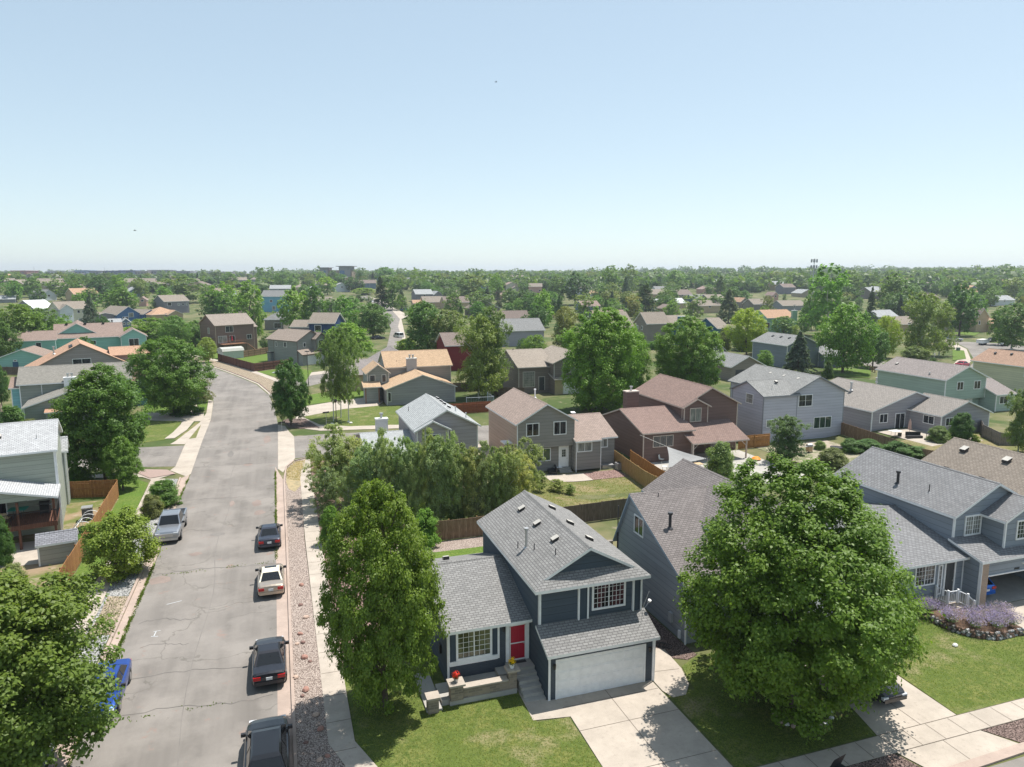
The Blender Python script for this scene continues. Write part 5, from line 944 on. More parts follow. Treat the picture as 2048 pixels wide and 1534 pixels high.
fh(258,583,595,288,22,14,'y',3,'steel','lgrey','pale blue gabled house above the salmon shed',W1); fh(83,590,602,113,40,16,'y',3.4,'white','grey','white-walled house with dark grey roof at upper left',W1)
fh(278,599,613,292,0,7,'y',1.6,'pinkw','pink','small salmon-pink outbuilding with a window',W1,name='outbuilding',cat='outbuilding'); fh(0,598,606,30,10,10,'x',2.2,'grey','lgrey','grey-roofed house at the left edge below the tan one')
fh(524,592,624,571,-22,9,'x',3,'sky','grey','sky-blue two-storey house behind the big maples',(('f',.4,.6,1.5,1.4),('f',.5,.12,2,2.2)),()); fh(530,638,660,566,-18,9,'hip',2.6,'taupe','grey','grey hip-roofed garage beside the brown house',(('f',.7,.15,3,2.2),),name='garage',cat='garage')
fh(620,645,692,668,-25,9,'x',2.8,'navy','tan','navy blue two-storey house with white-framed window',(('f',.35,.62,2.2,2.0),),((-.8,1,0,8,.82,'x',1.8,'mauve','tan'),))
fh(496,628,655,512,28,8,'y',2.2,'tan','brown','tan gabled house peeking over the brown house roof',(('f',.5,.55,2,2),))
fh(893,690,742,945,0,10,'x',2.4,'red','brown','dark red house behind the white-trunked cottonwoods'); fh(848,604,616,890,0,12,'x',3.2,'tan','tan','taupe-roofed house left of the brown double roof'); fh(890,604.5,619,938,0,12,'x',3.2,'tan','brown','brown-roofed house with dark valley above the large clump')
fh(832,588,604,866,4,12,'x',3,'mauve','lgrey','mauve house with pale grey roof right of the far street',W1,((1.0,-2,1.5,10,.9,'y',2.4),)); fh(827,606,616,849,0,7,'x',1.7,'tan','orange','small orange-roofed garage by the far street',name='garage',cat='garage')
fh(943,617,636,1000,0,13,'y',3.6,'taupe','brown','taupe house with broad brown gable below the wide cottonwood',(('f',.08,.3,.8,2.2),),()); fh(994,644,658,1061,0,11,'x',4.2,'grey','brown','low grey house with long brown roof')
fh(1005,661,694,1088,0,11,'x',3.2,'lav','grey','lavender house with dark grey roof and bare shrub',(('f',.95,.2,.8,2),)); fh(1001,590,601,1030,10,10,'x',3,'pinkw','pink','pinkish house with twin pointed gables',(),((.1,-2,.5,5,1,'y',3,'taupe','pink'),(.6,-2,1,5,1,'y',3,'steel','lgrey')))
fh(1225,653.5,682,1267,0,13,'x',4.6,'olive','tan','olive house under a huge tan roof',()); fh(1190,636,650,1256,0,12,'x',3,'steel','pink','house with reddish roof and white chimney hidden by the centre maple')
h=fh(1293,646,692,1338,0,8,'x',3.1,'taupe','tan','taupe two-storey house with steep gable and blue chimney',(('l',.4,.66,1.1,1.3),('l',.78,.66,1.1,1.3),('f',.95,.1,1.2,2))); h.chimney(10.6,-.9,13.2,0,0,9.0,siding((.05,.14,.24)),0) 
fh(1340,648,690,1370,0,10,'x',2.4,'petrol','tan','deep blue house touching the taupe steep-gabled one'); fh(1434,656,692,1458,0,12,'x',2.8,'petrol','tan','petrol-blue house between the maple and the lime-green locust')
h=House('blue-grey two-storey house with long blank side wall and grey roof',g(1573,690.5,5.5)+(0,),(.185,.215,.245),RC['grey']); E0=g(1573,690.5,5.5); h.block(.3,0,9.5,12.8,5.5,'y',2.0); h.block(9.5,-2,15,8,2.9,'x',2,over=.3); 
for k in range(3): h.vent(3.2,9-k*3,6.8,(.43,0),BLACK,.5)
h.done()
h=fh(1462,732.5,763,1528,0,12,'y',2.0,'taupe','grey','taupe garage with open dark door behind the lavender-grey house',(),name='garage',cat='garage'); h.slab('garage_door','f',0,1.0,6.0,.05,2.3,.003,.03,plain('painted_doorway_shade',(.06,.06,.065),.8))  # flat slab across the open doorway, the shade inside put into its dark colour
fh(1426,701,714,1451,0,8,'y',1.6,'mauve','lgrey','small mauve gable with two white windows',(('f',.3,.45,1.1,1.4),('f',.72,.45,1.1,1.4)))
h=fh(1533,635,668,1588,0,9,'x',2.6,'mint','orange','mint-green house with orange roof and green chimney',(('f',.02,.35,2,2.2),)); h.chimney(10.5,-1,12.5,0,0,8.6,siding((.27,.43,.34)),1)
for a in ((1300,588,602,1345,0,12,'x',3.2,'tan','tan','tan roof left of the pair above the steep-gabled taupe house'),(1345,589,603,1384,0,12,'x',3.2,'beige','brown','brown roof right of the pair, above the white-roofed porch'),(1318,603,616,1340,0,9,'y',1.8,'yellow','white','yellow house with white roof'),(1330,617,630,1358,0,9,'y',2.0,'tan','brown','tan house with small dark timber gable'),(1344,606,618,1372,8,9,'x',2.6,'tan','white','house with white metal roof behind the timber gable'),(1385,596,604,1417,0,9,'x',2.2,'petrol','grey','dark blue house carrying solar panels'),(1396,611,627,1443,0,10,'x',2.6,'tan','tan','plain tan house left of the largest blue spruce'),(1415,596,605,1448,0,9,'x',2.2,'taupe','tan','tan roof right of the solar panels'),(1481,603,616,1497,0,10,'y',2.2,'taupe','orange','grey gable with orange roof right of the largest blue spruce'),(1507,608,620,1537,0,10,'x',2.8,'taupe','tan','taupe house with hipped porch above the mint house'),(1565,611,622,1612,0,10,'x',2.6,'grey','tan','low house with pale tan roof beside the tallest cottonwood'),(1545,590,604,1557,0,8,'y',2,'pinkw','pink','salmon house with tall white window'),(1755,633,645,1796,0,10,'x',2.6,'grey','lgrey','pale-roofed house behind the yellow-topped tree'),(1800,648,662,1836,0,10,'x',2.6,'tan','tan','house with mauve roof behind the pale cottonwood'),(1988,600,612,2030,0,10,'x',2.4,'white','lgrey','pale house roof at the right edge horizon'),(1165,612,626,1200,0,10,'x',2.6,'steel','pink','house with pink roof and skylight'),(1180,588,598,1196,0,9,'x',2.4,'white','orange','orange roof between dark trees'),(620,604,626,662,-10,9,'x',2.6,'taupe','tan','grey-tan roofed house at the far street corner'),(590,574,586,612,0,9,'hip',2.4,'tan','tan','tan hip roof left of the office block'),(615,578,590,642,5,9,'y',2.2,'steel','lgrey','pale blue house left of the yellowish tree'),(668,572,584,700,5,10,'y',2.6,'white','lgrey','white house with pale roof under the office block'),(712,566,578,752,0,10,'x',2.8,'steel','brown','brown-roofed house right of the dark far trees'),(815,560,572,836,0,9,'x',2.4,'grey','grey','small grey roof above the spruce by the far street'),(1023,556,568,1052,0,10,'x',3,'white','tan','pale house on the rise behind the cottonwoods'),(540,577,590,580,-8,10,'x',2.6,'grey','lgrey','pale grey roof above the sky-blue house'),(455,560,570,495,20,10,'x',2.6,'taupe','tan','tan roof above the tall maples'),(395,562,571,425,20,10,'x',2.4,'beige','tan','tan roof behind the wide cottonwood'),(0,562,572,28,10,10,'x',2.4,'tan','tan','tan roof at the left edge horizon'),(1405,578,588,1432,0,9,'y',2.4,'pinkw','pink','pink gable behind the dark conifer'),(1460,572,582,1490,0,10,'x',2.4,'white','white','white building among far trees'),(1850,596,606,1880,0,10,'x',2.4,'tan','brown','brown roof behind the pale cottonwoods')):
    fh(*a,wins=W1)
h=fh(1951,634,665,1978,0,12,'y',3.2,'tan','brown','tan stucco house with brown gable at the curved east street',(('f',.25,.5,1,1.4),),((-1.3,3,0,12,.9,'x',2.4,'beige','brown'),(.9,-3,1.8,4,.62,'y',1.4,'tan','orange'))); h.win('l',0,3.2,5,2,5,1,None,'dark',simple=True)
# --- landmark buildings near the horizon
def at(px,d):
    r=ray(px,548); k=math.hypot(r[0],r[1]); return r[0]/k*d,r[1]/k*d
x,y=at(640,900); z=gz(x,y); zb=zat(640,562,x,y); e=empty('office_block',(x,y,zb),R(-24),'three-storey office block with flat roofs and blue glass on the horizon','office building')
s_=900/F_PX*1.0; OB=siding((.30,.235,.17)); m=MB(); m.box(.5,.5,-8,62*s_,16,26*s_*.78); m.build('wall',[OB],e)
m=MB(); m.box(0,-.5,-8,10,14,15.6); m.box(24,-1,-8,38,15,17.2); m.build('tower',[siding((.27,.27,.28))],e); m=MB(); m.box(-2,-2.5,15.62,12,15,16.3); m.box(21,-3,17.22,41,17,18); m.build('roof',[plain('roof_slab',(.2,.2,.21),.6)],e)
BG=plain('blue_glass',(.03,.13,.28),.1); m=MB(); m.box(4,-.6,2,7.5,-.5,12.5); m.box(25,-1.1,0,31,-1,12.5); m.build('window',[BG],e)
random.seed(21)
HB=[(0,558,40,6,'brown'),(22,552,26,8,'red-brown'),(52,556,30,7,'dark'),(95,553,30,9,'white-banded'),(120,557,36,8,'grey'),(150,552,20,9,'blue-grey'),(172,553,26,9,'grey'),(196,554,40,10,'navy'),(238,553,24,10,'navy'),(262,552,30,8,'taupe'),(295,551,38,9,'grey'),(340,553,36,9,'grey'),(372,556,30,7,'white-banded'),(410,553,44,8,'grey'),(455,556,34,7,'brown')]
HC_={'brown':(.2,.14,.1),'red-brown':(.24,.11,.08),'dark':(.09,.09,.1),'white-banded':(.5,.5,.5),'grey':(.24,.24,.26),'blue-grey':(.16,.22,.3),'navy':(.07,.10,.18),'taupe':(.3,.27,.24)}
for i,(px,py,wp,hp,cn) in enumerate(HB):
    x,y=at(px,1500); zb=zat(px,py,x,y); u=1500/F_PX; e=empty('commercial_building',(x,y,zb),R(-20),'long %s commercial building on the left skyline, %s'%(cn,('under the left edge','with its end lit','beside a thin mast','with light parapet','near the beige houses','standing narrow','of the long row','with dark glass','behind the round trees','next to the navy one','above the beige house','above the cottonwood','with white stripe','over the maples','last of the row')[i]),'building')
    H=hp*u; m=MB(); m.box(0,0,-12,wp*u,30,H); m.build('wall',[siding(HC_[cn])],e); m=MB(); m.box(-.6,-.6,H+.01,wp*u+.6,30.6,H+.9); m.build('roof',[plain('parapet_'+cn,sc3(HC_[cn],1.4),.7)],e)
    m=MB()
    for k in range(int(wp*u/6)): m.box(k*6+1,-.15,H*.5,k*6+4.5,-.01,H*.75)
    m.build('window',[glass('dark')],e)
for px,py,wp,hp,lb in ((1424,556,22,8,'pale apartment block on the right-centre skyline, left one'),(1450,556,20,9,'pale apartment block with darker end on the right-centre skyline'),(1478,556,24,6,'low pale building right of the two apartment blocks'),(880,553,14,4,'low grey roof on the skyline behind the pale cottonwood')):
    x,y=at(px,1700); zb=zat(px,py,x,y); u=1700/F_PX; e=empty('apartment_building',(x,y,zb),R(-20),lb,'building'); m=MB(); m.box(0,0,-12,wp*u,25,hp*u); m.build('wall',[siding((.35,.36,.37))],e); m=MB(); m.box(-.5,-.5,hp*u+.01,wp*u+.5,25.5,hp*u+1); m.build('roof',[plain('pale_roof',(.4,.4,.4),.7)],e)
    m=MB()
    for k in range(int(wp*u/5)):
        for j in range(2): m.box(k*5+1,-.15,hp*u*(.2+.4*j),k*5+3.5,-.01,hp*u*(.38+.4*j))
    m.build('window',[glass('dark')],e)
x,y=at(1870,1100); z=zat(1870,571,x,y); h=House('brown gabled mansion on the rise at right',(x,y),(.27,.2,.16),(.26,.19,.16),rot=R(-30),z=z,name='mansion'); h.block(0,0,42,14,4.5,'x',4.5,trimcorners=False,z0=-6); h.block(3,-3,13,6,5,'y',4.5,trimcorners=False,z0=-6); h.block(26,-3,35,6,4.6,'y',4,trimcorners=False,z0=-6); h.win('f',-3,6,10,1.5,4,1,simple=True); h.win('f',-3,29,32,1.5,4,1,simple=True); h.win('f',0,16,22,1,3.5,1,simple=True); h.done()
def mast(label,px,top,base,d,r=.5,name='phone_mast',cat='mast',panels=True,arms=0,hdg=0):
    x,y=at(px,d); zb=gz(x,y); zt=zat(px,top,x,y); e=empty(name,(x,y,zb),hdg,label,cat); m=MB(); m.bar((0,0,0),(0,0,zt-zb),r,0,6,r*.6); m.build('pole',[METAL],e); H=zt-zb
    if panels:
        for lv in (H-1.5,H-5.5,H-9.5):
            m=MB()
            for a in range(6):
                c_,s2=math.cos(a*1.047)*1.9,math.sin(a*1.047)*1.9; m.box(c_-.25,s2-.2,lv-1.1,c_+.25,s2+.2,lv+1.1); m.bar((0,0,lv),(c_,s2,lv),.15)
            m.build('antenna_panel',[plain('panel_grey',(.3,.31,.32),.6)],e)
    for k in range(arms): m=MB(); m.bar((-5+k,0,H*(.93-.12*k)),(5-k,0,H*(.93-.12*k)),.35); m.build('crossarm',[METAL],e)
    return e
mast('phone mast with three tiers of antenna panels above the tallest cottonwood',1627,517,560,520,.7)
mast('left power-line pylon on the right skyline',1732,534,560,1500,.9,'pylon','pylon',False,2); mast('right power-line pylon on the right skyline',1816,535,560,1500,.9,'pylon','pylon',False,2)
mast('thin radio mast above the commercial row',210,534,560,1300,.5,'radio_mast','mast',False); mast('thin radio mast at centre skyline',797,527,560,1500,.5,'radio_mast','mast',False); mast('thin radio mast at far left skyline',69,533,560,1300,.6,'radio_mast','mast',False)
mast('pale lamp post on the far street',739,567,611,430,.25,'street_lamp','street lamp',False); mast('white flagpole behind the taupe steep-gabled house',1306,615,640,330,.25,'flagpole','flagpole',False)
# --- distant individual trees, in bands by depth, never in front of the mapped houses
random.seed(5)
used=[]; taken=set()
LMK=[(a[0],a[1],a[6]) for a in MT]
def tlabel(px,py,kd,H):
    """names a far tree by its look and by the mapped thing it stands next to"""
    k={'oval':'rounded','maple':'dense round-topped','cotton':'ragged pale','locust':'spreading','round':'bushy','spruce':'pointed blue-green','pine':'dark'}[kd]
    for a,b,l in sorted(FARH+LMK,key=lambda q:(q[0]-px)**2+9*(q[1]-py)**2):
        for cut in (' with ',' behind ',' beside ',' above ',' below ',' left of ',' right of ',' under ',' peeking',' carrying',' near ',' by ',' at ',' hidden',' between ',' over ',' of ',' in ',' cut ',' before ',' on ',' beyond ',', '): l=l.split(cut)[0]
        rel='beyond' if py<b-6 and abs(px-a)<30 else ('left of' if px<a else 'right of'); dd=abs(px-a); q='just ' if dd<22 else ('' if dd<60 else 'well ')
        s_='%s %s%s %s %s%s the %s'%('tall' if H>14.5 else 'lower',k,'' if kd!='pine' else ' pine',{'spruce':'conifer','pine':''}.get(kd,'tree'),q if rel!='beyond' else '',rel,l); s_=' '.join(s_.split())
        if len(s_.split())<=16 and s_ not in taken: taken.add(s_); return s_
    return 'tree of the far belt'
def hlabel(px,py,d):
    for a,b,l in sorted(FARH,key=lambda q:(q[0]-px)**2+9*(q[1]-py)**2):
        for cut in (' with ',' behind ',' beside ',' above ',' below ',' left of ',' right of ',' under ',' peeking',' carrying',' near ',' by ',' at ',' hidden',' between ',', '): l=l.split(cut)[0]
        s_='%s, %s the %s'%(d,'beyond' if py<b-6 and abs(px-a)<30 else ('left of' if px<a else 'right of'),l)
        if len(s_.split())<=16 and s_ not in taken: taken.add(s_); return s_
def band(n,y0,y1,hmin,hmax,zone,grp,xmin,xmax):
    k=0;tries=0
    while k<n and tries<n*30:
        tries+=1; px=random.uniform(xmin,xmax); py=random.uniform(y0,y1); x,y=gt(px,py); hp=hmax*F_PX/math.hypot(x,y)
        if any((x-a)**2+(y-b)**2<(7+.004*y)**2 for a,b in used): continue
        if random.random()<.93 and any(abs(px-q[0])<q[3]*.5+hp*.45 and q[1]-3<py<q[1]+hp*.85 for q in FARW): continue
        if 700<px<840 and py>585: continue
        used.append((x,y)); kd=random.choices(['oval','maple','cotton','locust','spruce','pine'],[4,3,4,2,1,.6])[0]; H=random.uniform(hmin,hmax)*(.85 if kd in('locust',) else 1)
        col={'oval':'GDGM','maple':'MGDG','cotton':'CCGN','locust':'LGDM','spruce':'SP','pine':'PD'}[kd]
        H*=1.0 if kd!='cotton' else 1.12
        put_tree(x,y,H,H*random.uniform(.95,1.35)*(.42 if kd in('spruce','pine') else 1),kd,random.choice(col),tlabel(px,py,kd,H),lod='lo',group=grp); k+=1
random.seed(31)
for i,(x0,x1,y0,y1,n) in enumerate(((0,520,560,592,24),(500,830,560,578,8),(840,1400,561,598,46),(1400,2060,561,600,42))):
    for k in range(n):
        px=random.uniform(x0,x1); py=random.uniform(y0,y1); x,y=gt(px,py)
        if any((x-a)**2+(y-b)**2<19**2 for a,b in used) or any(abs(px-q[0])<q[3]*.5+16 and abs(py-q[1])<9 for q in FARW): continue
        used.append((x,y)); FARW.append((px,py,0,16*F_PX/math.hypot(x,y))); wl_=random.choice(['tan','beige','grey','mauve','cream','steel','taupe','white','pinkw']); rf=random.choice(['tan','tan','brown','grey','orange','pink','lgrey']); ang=R(random.choice([0,10,35,-20,60,80]))
        wn={'tan':'tan','beige':'beige','grey':'grey','mauve':'mauve','cream':'cream','steel':'slate-blue','taupe':'taupe','white':'white','pinkw':'salmon'}[wl_]; rn={'tan':'tan','brown':'brown','grey':'grey','orange':'orange','pink':'pinkish','lgrey':'pale grey'}[rf]
        H=House(hlabel(px,py,'%s house with %s roof'%(wn,rn)),(x,y),WC[wl_],RC[rf],rot=ang,z=gz(x,y)); w_=random.uniform(11,16); H.block(0,0,w_,10,random.choice([3,5.4,5.4]),random.choice('xy'),2.6,over=.4,trimcorners=False,z0=-2)
        if random.random()<.6: H.block(w_*.4,-4,w_*.95,2,2.9,'y',1.8,over=.35,trimcorners=False,z0=-2)
        H.win('f',0,1.2,2.8,1.2,2.6,1,simple=True); H.win('f',0,w_-2.6,w_-1,1.2,2.6,1,simple=True); H.done()
random.seed(6)
band(50,566,618,9,14,'upper left','trees between the upper left houses',-40,520)
band(32,564,600,9,14,'far street','trees around the far street',500,860)
band(92,566,640,8,12.5,'centre','trees of the centre belt',830,1420)
band(92,564,640,8,13,'right','trees of the right belt',1400,2090)
# fill between the mid-distance houses: small yard trees kept off roads and walls
def inpoly(x,y,P):
    c=False
    for i in range(len(P)):
        a,b=P[i],P[i-1]
        if (a[1]>y)!=(b[1]>y) and x<(b[0]-a[0])*(y-a[1])/(b[1]-a[1])+a[0]: c=not c
    return c
random.seed(17); n=0
for k in range(6000):
    if n>=105: break
    px=random.uniform(560,2080) if random.random()<.8 else random.uniform(0,560); py=random.uniform(602,752 if px>1000 else 735); x,y=gt(px,py); H=random.uniform(4.5,8.5); hp=H*F_PX/math.hypot(x,y)
    if math.hypot(x,y)<120 or 425<px<525 or any((x-a)**2+(y-b)**2<(r+2.2)**2 for a,b,r in HOUSES) or any((x-a)**2+(y-b)**2<5.5**2 for a,b in used) or any(inpoly(x+u,y+v,P) for P in ROADS for u,v in ((0,0),(2,0),(-2,0),(0,2.5),(0,-2.5))): continue
    if any((x-a[0])**2+(y-a[1])**2<36 for a in MTW) : continue
    if random.random()<.8 and any(abs(px-q[0])<q[3]*.5+hp*.35 and q[1]-3<py<q[1]+hp*.6 for q in FARW): continue
    used.append((x,y)); kd=random.choice(['oval','maple','cotton','locust','round','round']); n+=1; put_tree(x,y,H*(.55 if kd=='round' else 1),H*random.uniform(.7,.95),kd,random.choice('GMCDLA'),tlabel(px,py,kd,H+6),group='small yard trees of the middle distance',lod='lo' if y>200 else None)
# --- the far woodland that reads as one mass
rng=np.random.default_rng(3); Ps=[];Ns=[];Sz=[]
for i in range(2600):
    px=rng.uniform(-80,2130); d=620+2100*rng.uniform()**1.3; x,y=at(px,d); left=px<520
    if (left and rng.uniform()<.45) or (600<px<760 and d<1000): continue
    z=gz(x,y); H=(rng.uniform(6,12)+(7 if rng.uniform()<.06 else 0))*(.75 if left else 1); wv=H*rng.uniform(.9,1.5); n=80; q=rng.normal(size=(n,3)); q/=np.linalg.norm(q,axis=1)[:,None]; s=rng.uniform(size=n)**.4
    Ps.append(np.array([x,y,z+H*.52])+q*s[:,None]*np.array([wv*.62,wv*.62,H*.5])); Ns.append(q*.6+np.array([0,0,.4])+rng.normal(size=(n,3))*.5); Sz.append(np.full(n,2.1))
for i in range(160):
    px=rng.uniform(-60,2110); py=rng.uniform(562,604 if px>830 else 592)
    if any(abs(px-q[0])<q[3]*.5+9 and q[1]-3<py<q[1]+28 for q in FARW) or (690<px<830) : continue
    x,y=gt(px,py)
    if any((x-a)**2+(y-b)**2<64 for a,b in used): continue
    z=gz(x,y); H=rng.uniform(5,10.5); wv=H*rng.uniform(.85,1.3); n=230; q=rng.normal(size=(n,3)); q/=np.linalg.norm(q,axis=1)[:,None]; s=rng.uniform(size=n)**.3
    lob=1+.25*np.sin(q[:,0]*5+i)*np.sin(q[:,2]*6+i*2)
    Ps.append(np.array([x,y,z+H*.52])+q*(s*lob)[:,None]*np.array([wv*.55,wv*.55,H*.5])); Ns.append(q*.6+np.array([0,0,.5])+rng.normal(size=(n,3))*.5); Sz.append(np.full(n,.95))
P=np.concatenate(Ps);Nn=np.concatenate(Ns);Nn/=np.linalg.norm(Nn,axis=1)[:,None]
me=leafmesh(P,Nn,np.concatenate(Sz),.8,rng); o=bpy.data.objects.new('woodland',me); C.objects.link(o); o.color=(.095,.15,.045,1); tag(o,'distant band of trees along the skyline','woodland',kind='stuff')
# ---------------------------------------------------------------- vehicles (front towards local +y)
def paint(name,col,met=.5,rough=.28):
    k=('paint',name)
    if k not in _mc:
        m,t,b=newmat('car_paint_'+name); b.inputs['Base Color'].default_value=(*col,1); b.inputs['Metallic'].default_value=met; b.inputs['Roughness'].default_value=rough; b.inputs['Coat Weight'].default_value=.35; b.inputs['Coat Roughness'].default_value=.06; _mc[k]=m
    return _mc[k]
REDL=plain('tail_lens',(.42,.01,.012),.2); CLEAR=plain('lamp_lens',(.6,.62,.65),.12); TYRE=plain('tyre_rubber',(.025,.025,.026),.85); RIM=plain('wheel_rim',(.42,.42,.43),.3,.8); PLATE=plain('licence_plate',(.62,.64,.66),.5); CGL=plain('car_glass',(.012,.014,.016),.06,0,.45)
SHAPES={
'sedan':dict(L=4.6,st=[(-1,.78,.40,.74),(-.985,.88,.34,.90),(-.93,.95,.26,.97),(-.7,.985,.22,.985),(-.3,1,.2,.955),(.2,1,.2,.93),(.45,.99,.2,.90),(.7,.97,.22,.84),(.88,.92,.26,.76),(.96,.84,.3,.68),(1,.68,.36,.56)],W=.90,cab=(-1.62,-.78,.22,1.12,.90,1.42,.80,.585)),
'suv':dict(L=5.1,st=[(-1,.86,.45,1.0),(-.985,.93,.36,1.08),(-.9,.985,.32,1.12),(-.5,1,.3,1.12),(0,1,.3,1.1),(.35,1,.3,1.1),(.55,.985,.3,1.08),(.75,.955,.32,1.03),(.88,.88,.34,.96),(.96,.76,.38,.86),(1,.6,.42,.72)],W=.97,cab=(-2.3,-1.7,.45,1.42,1.04,1.68,.86,.63)),
'hatch':dict(L=4.1,st=[(-1,.86,.38,.86),(-.97,.94,.3,.96),(-.85,.99,.24,1.0),(-.3,1,.2,.97),(.3,1,.2,.94),(.6,.98,.22,.88),(.85,.92,.26,.78),(.96,.84,.3,.66),(1,.7,.36,.55)],W=.88,cab=(-1.95,-1.45,.3,1.1,.92,1.48,.79,.6)),
'van':dict(L=5.2,st=[(-1,.94,.4,1.1),(-.9,1,.3,1.14),(.4,1,.3,1.14),(.7,.98,.3,1.1),(.92,.94,.32,.98),(1,.84,.4,.8)],W=.98,cab=(-2.55,-2.4,1.0,1.75,1.1,2.0,.92,.8)),
'truck':dict(L=5.7,st=[(-1,.94,.55,1.1),(-.99,.98,.48,1.12),(-.9,1,.42,1.14),(-.5,1,.42,1.14),(0,1,.4,1.14),(.35,1,.4,1.14),(.6,.99,.4,1.13),(.85,.97,.42,1.08),(.96,.93,.45,1.02),(1,.84,.5,.85)],W=1.0,cab=(-.95,-.72,.62,1.28,1.08,1.86,.90,.72)),
}
def car(label,x,y,rz,kind,pt,z=None,name='parked_car',group=None,top=None,sunroof=False,plate=True,detail=True,cat='car',hs=1.0):
    S=SHAPES[kind]; L=S['L']/2; W=S['W']; z=gz(x,y)+.02 if z is None else z
    e=empty(name,(x,y,z),R(rz),label,cat,group); mb=MB(); secs=[]
    for t,wf,zl,zb in S['st']:
        hw=W*wf; zm=zl+(zb-zl)*.55; half=[(0,zl),(hw*.86,zl),(hw*.97,zl+.08),(hw,zm),(hw*.985,zb-.14),(hw*.94,zb-.05),(hw*.80,zb),(hw*.4,zb+.02),(0,zb+.028)]
        secs.append([(p[0],t*L,p[1]) for p in half]+[(-p[0],t*L,p[1]) for p in half[-2:0:-1]])
    for A,B in zip(secs,secs[1:]):
        n=len(A)
        for j in range(n): mb.poly([A[j],A[(j+1)%n],B[(j+1)%n],B[j]][::-1],0,[(0,0)]*4)
    mb.poly(secs[0],0,[(0,0)]*len(secs[0])); mb.poly(secs[-1][::-1],0,[(0,0)]*len(secs[-1]))
    body=mb.build('body',[pt],e,smooth=True)
    b0,r0,r1,b1,zb,zt,wb,wr=S['cab']; zr=zt-.05; TP=top or pt
    base=[(-wb,b0,zb),(wb,b0,zb),(wb,b1,zb),(-wb,b1,zb)]; roof=[(-wr,r0,zr),(wr,r0,zr),(wr,r1,zr),(-wr,r1,zr)]
    c=MB()
    for i in range(4): j=(i+1)%4; c.poly([base[i],base[j],roof[j],roof[i]],0,[(0,0)]*4)
    ri=[(p[0]*.86,r0+(r1-r0)*(.12 if i<2 else .88),zt) for i,p in enumerate(roof)]
    for i in range(4): j=(i+1)%4; c.poly([roof[i],roof[j],ri[j],ri[i]],0,[(0,0)]*4)
    c.poly(ri,0,[(0,0)]*4); cab=c.build('cabin',[TP],e)
    def inset(q,a,b_,off,u0=0.,u1=1.):
        q=[Vector(p) for p in q]; n=(q[1]-q[0]).cross(q[3]-q[0]).normalized(); f=lambda u,v:(q[0].lerp(q[1],u)).lerp(q[3].lerp(q[2],u),v)+n*off
        ua=u0+a*(u1-u0); ub=u1-a*(u1-u0); return [tuple(f(ua,b_)),tuple(f(ub,b_)),tuple(f(ub,1-b_*.7)),tuple(f(ua,1-b_*.7))]
    for nm,q,a in (('rear_window',[base[0],base[1],roof[1],roof[0]],.07),('windshield',[base[2],base[3],roof[3],roof[2]],.06)):
        m=MB(); m.poly(inset(q,a,.09,.015)); m.build(nm,[CGL],e)
    for q in ([base[1],base[2],roof[2],roof[1]],[base[3],base[0],roof[0],roof[3]]):
        m=MB(); 
        for u0,u1 in (((.02,.5),(.5,.98)) if kind!='truck' else ((.04,.52),(.52,.97))): m.poly(inset(q,.05,.12,.015,u0,u1))
        m.build('side_window',[CGL],e)
    if sunroof: m=MB(); m.poly([(-.4,r1-.42,zt+.012),(.4,r1-.42,zt+.012),(.4,r1-.12,zt+.012),(-.4,r1-.12,zt+.012)]); m.build('sunroof',[CGL],e)
    wr_=.33 if kind in('sedan','hatch') else .4
    for sx in (-1,1):
        for yy in (-L*.60,L*.62):
            m=MB(); X=sx*(W-.02); m.bar((sx*(W-.24),yy,wr_),(X+sx*.012,yy,wr_),2*wr_,0,20); w_=m.build('wheel',[TYRE],e); m=MB(); m.bar((X+sx*.0125,yy,wr_),(X+sx*.03,yy,wr_),wr_*1.25,0,16); m.build('rim',[RIM],w_)
            if detail: m=MB(); m.bar((X-sx*.01,yy,wr_+.03),(X+sx*.006,yy,wr_+.03),2*wr_+.14,0,20); m.build('wheel_arch',[BLACK],e)
        if detail:
            m=MB(); ys=b1-.42; m.box(min(sx*(wb+.06),sx*(wb+.27)),ys-.06,zb+.02,max(sx*(wb+.06),sx*(wb+.27)),ys+.08,zb+.17); m.bar((sx*wb,ys,zb+.06),(sx*(wb+.1),ys,zb+.07),.06); m.build('wing_mirror',[BLACK if kind!='truck' else BLACK],e)
            zt_=S['st'][1][3]; m=MB()
            if kind in('suv','van','truck'): m.box(min(sx*(W*.80),sx*(W*.96)),-L-.03,zt_-.5,max(sx*(W*.80),sx*(W*.96)),-L+.12,zt_-.12)
            else: m.box(min(sx*W*.48,sx*W*.9),-L-.03,zt_-.26,max(sx*W*.48,sx*W*.9),-L+.1,zt_-.08)
            m.build('taillight',[REDL],e)
            zh=S['st'][-2][3]; m=MB(); m.box(min(sx*W*.5,sx*W*.86),L*.93,zh-.2,max(sx*W*.5,sx*W*.86),L+.015,zh-.06); m.build('headlight',[CLEAR],e)
    if detail:
        m=MB(); m.box(-W*.84,-L-.05,.36,W*.84,-L+.1,.55); m.build('rear_bumper',[pt if kind!='truck' else METAL],e); m=MB(); m.box(-W*.8,L-.1,.34,W*.8,L+.05,.54); m.build('front_bumper',[pt if kind!='truck' else METAL],e)
        zg=S['st'][-1][3]; m=MB(); m.box(-W*.48,L-.05,zg-.2,W*.48,L+.03,zg+.06); m.build('grille',[BLACK if kind!='truck' else METAL],e)
        if plate: m=MB(); m.box(-.16,-L-.062,.62,.16,-L-.03,.77); m.build('licence_plate',[PLATE],e)
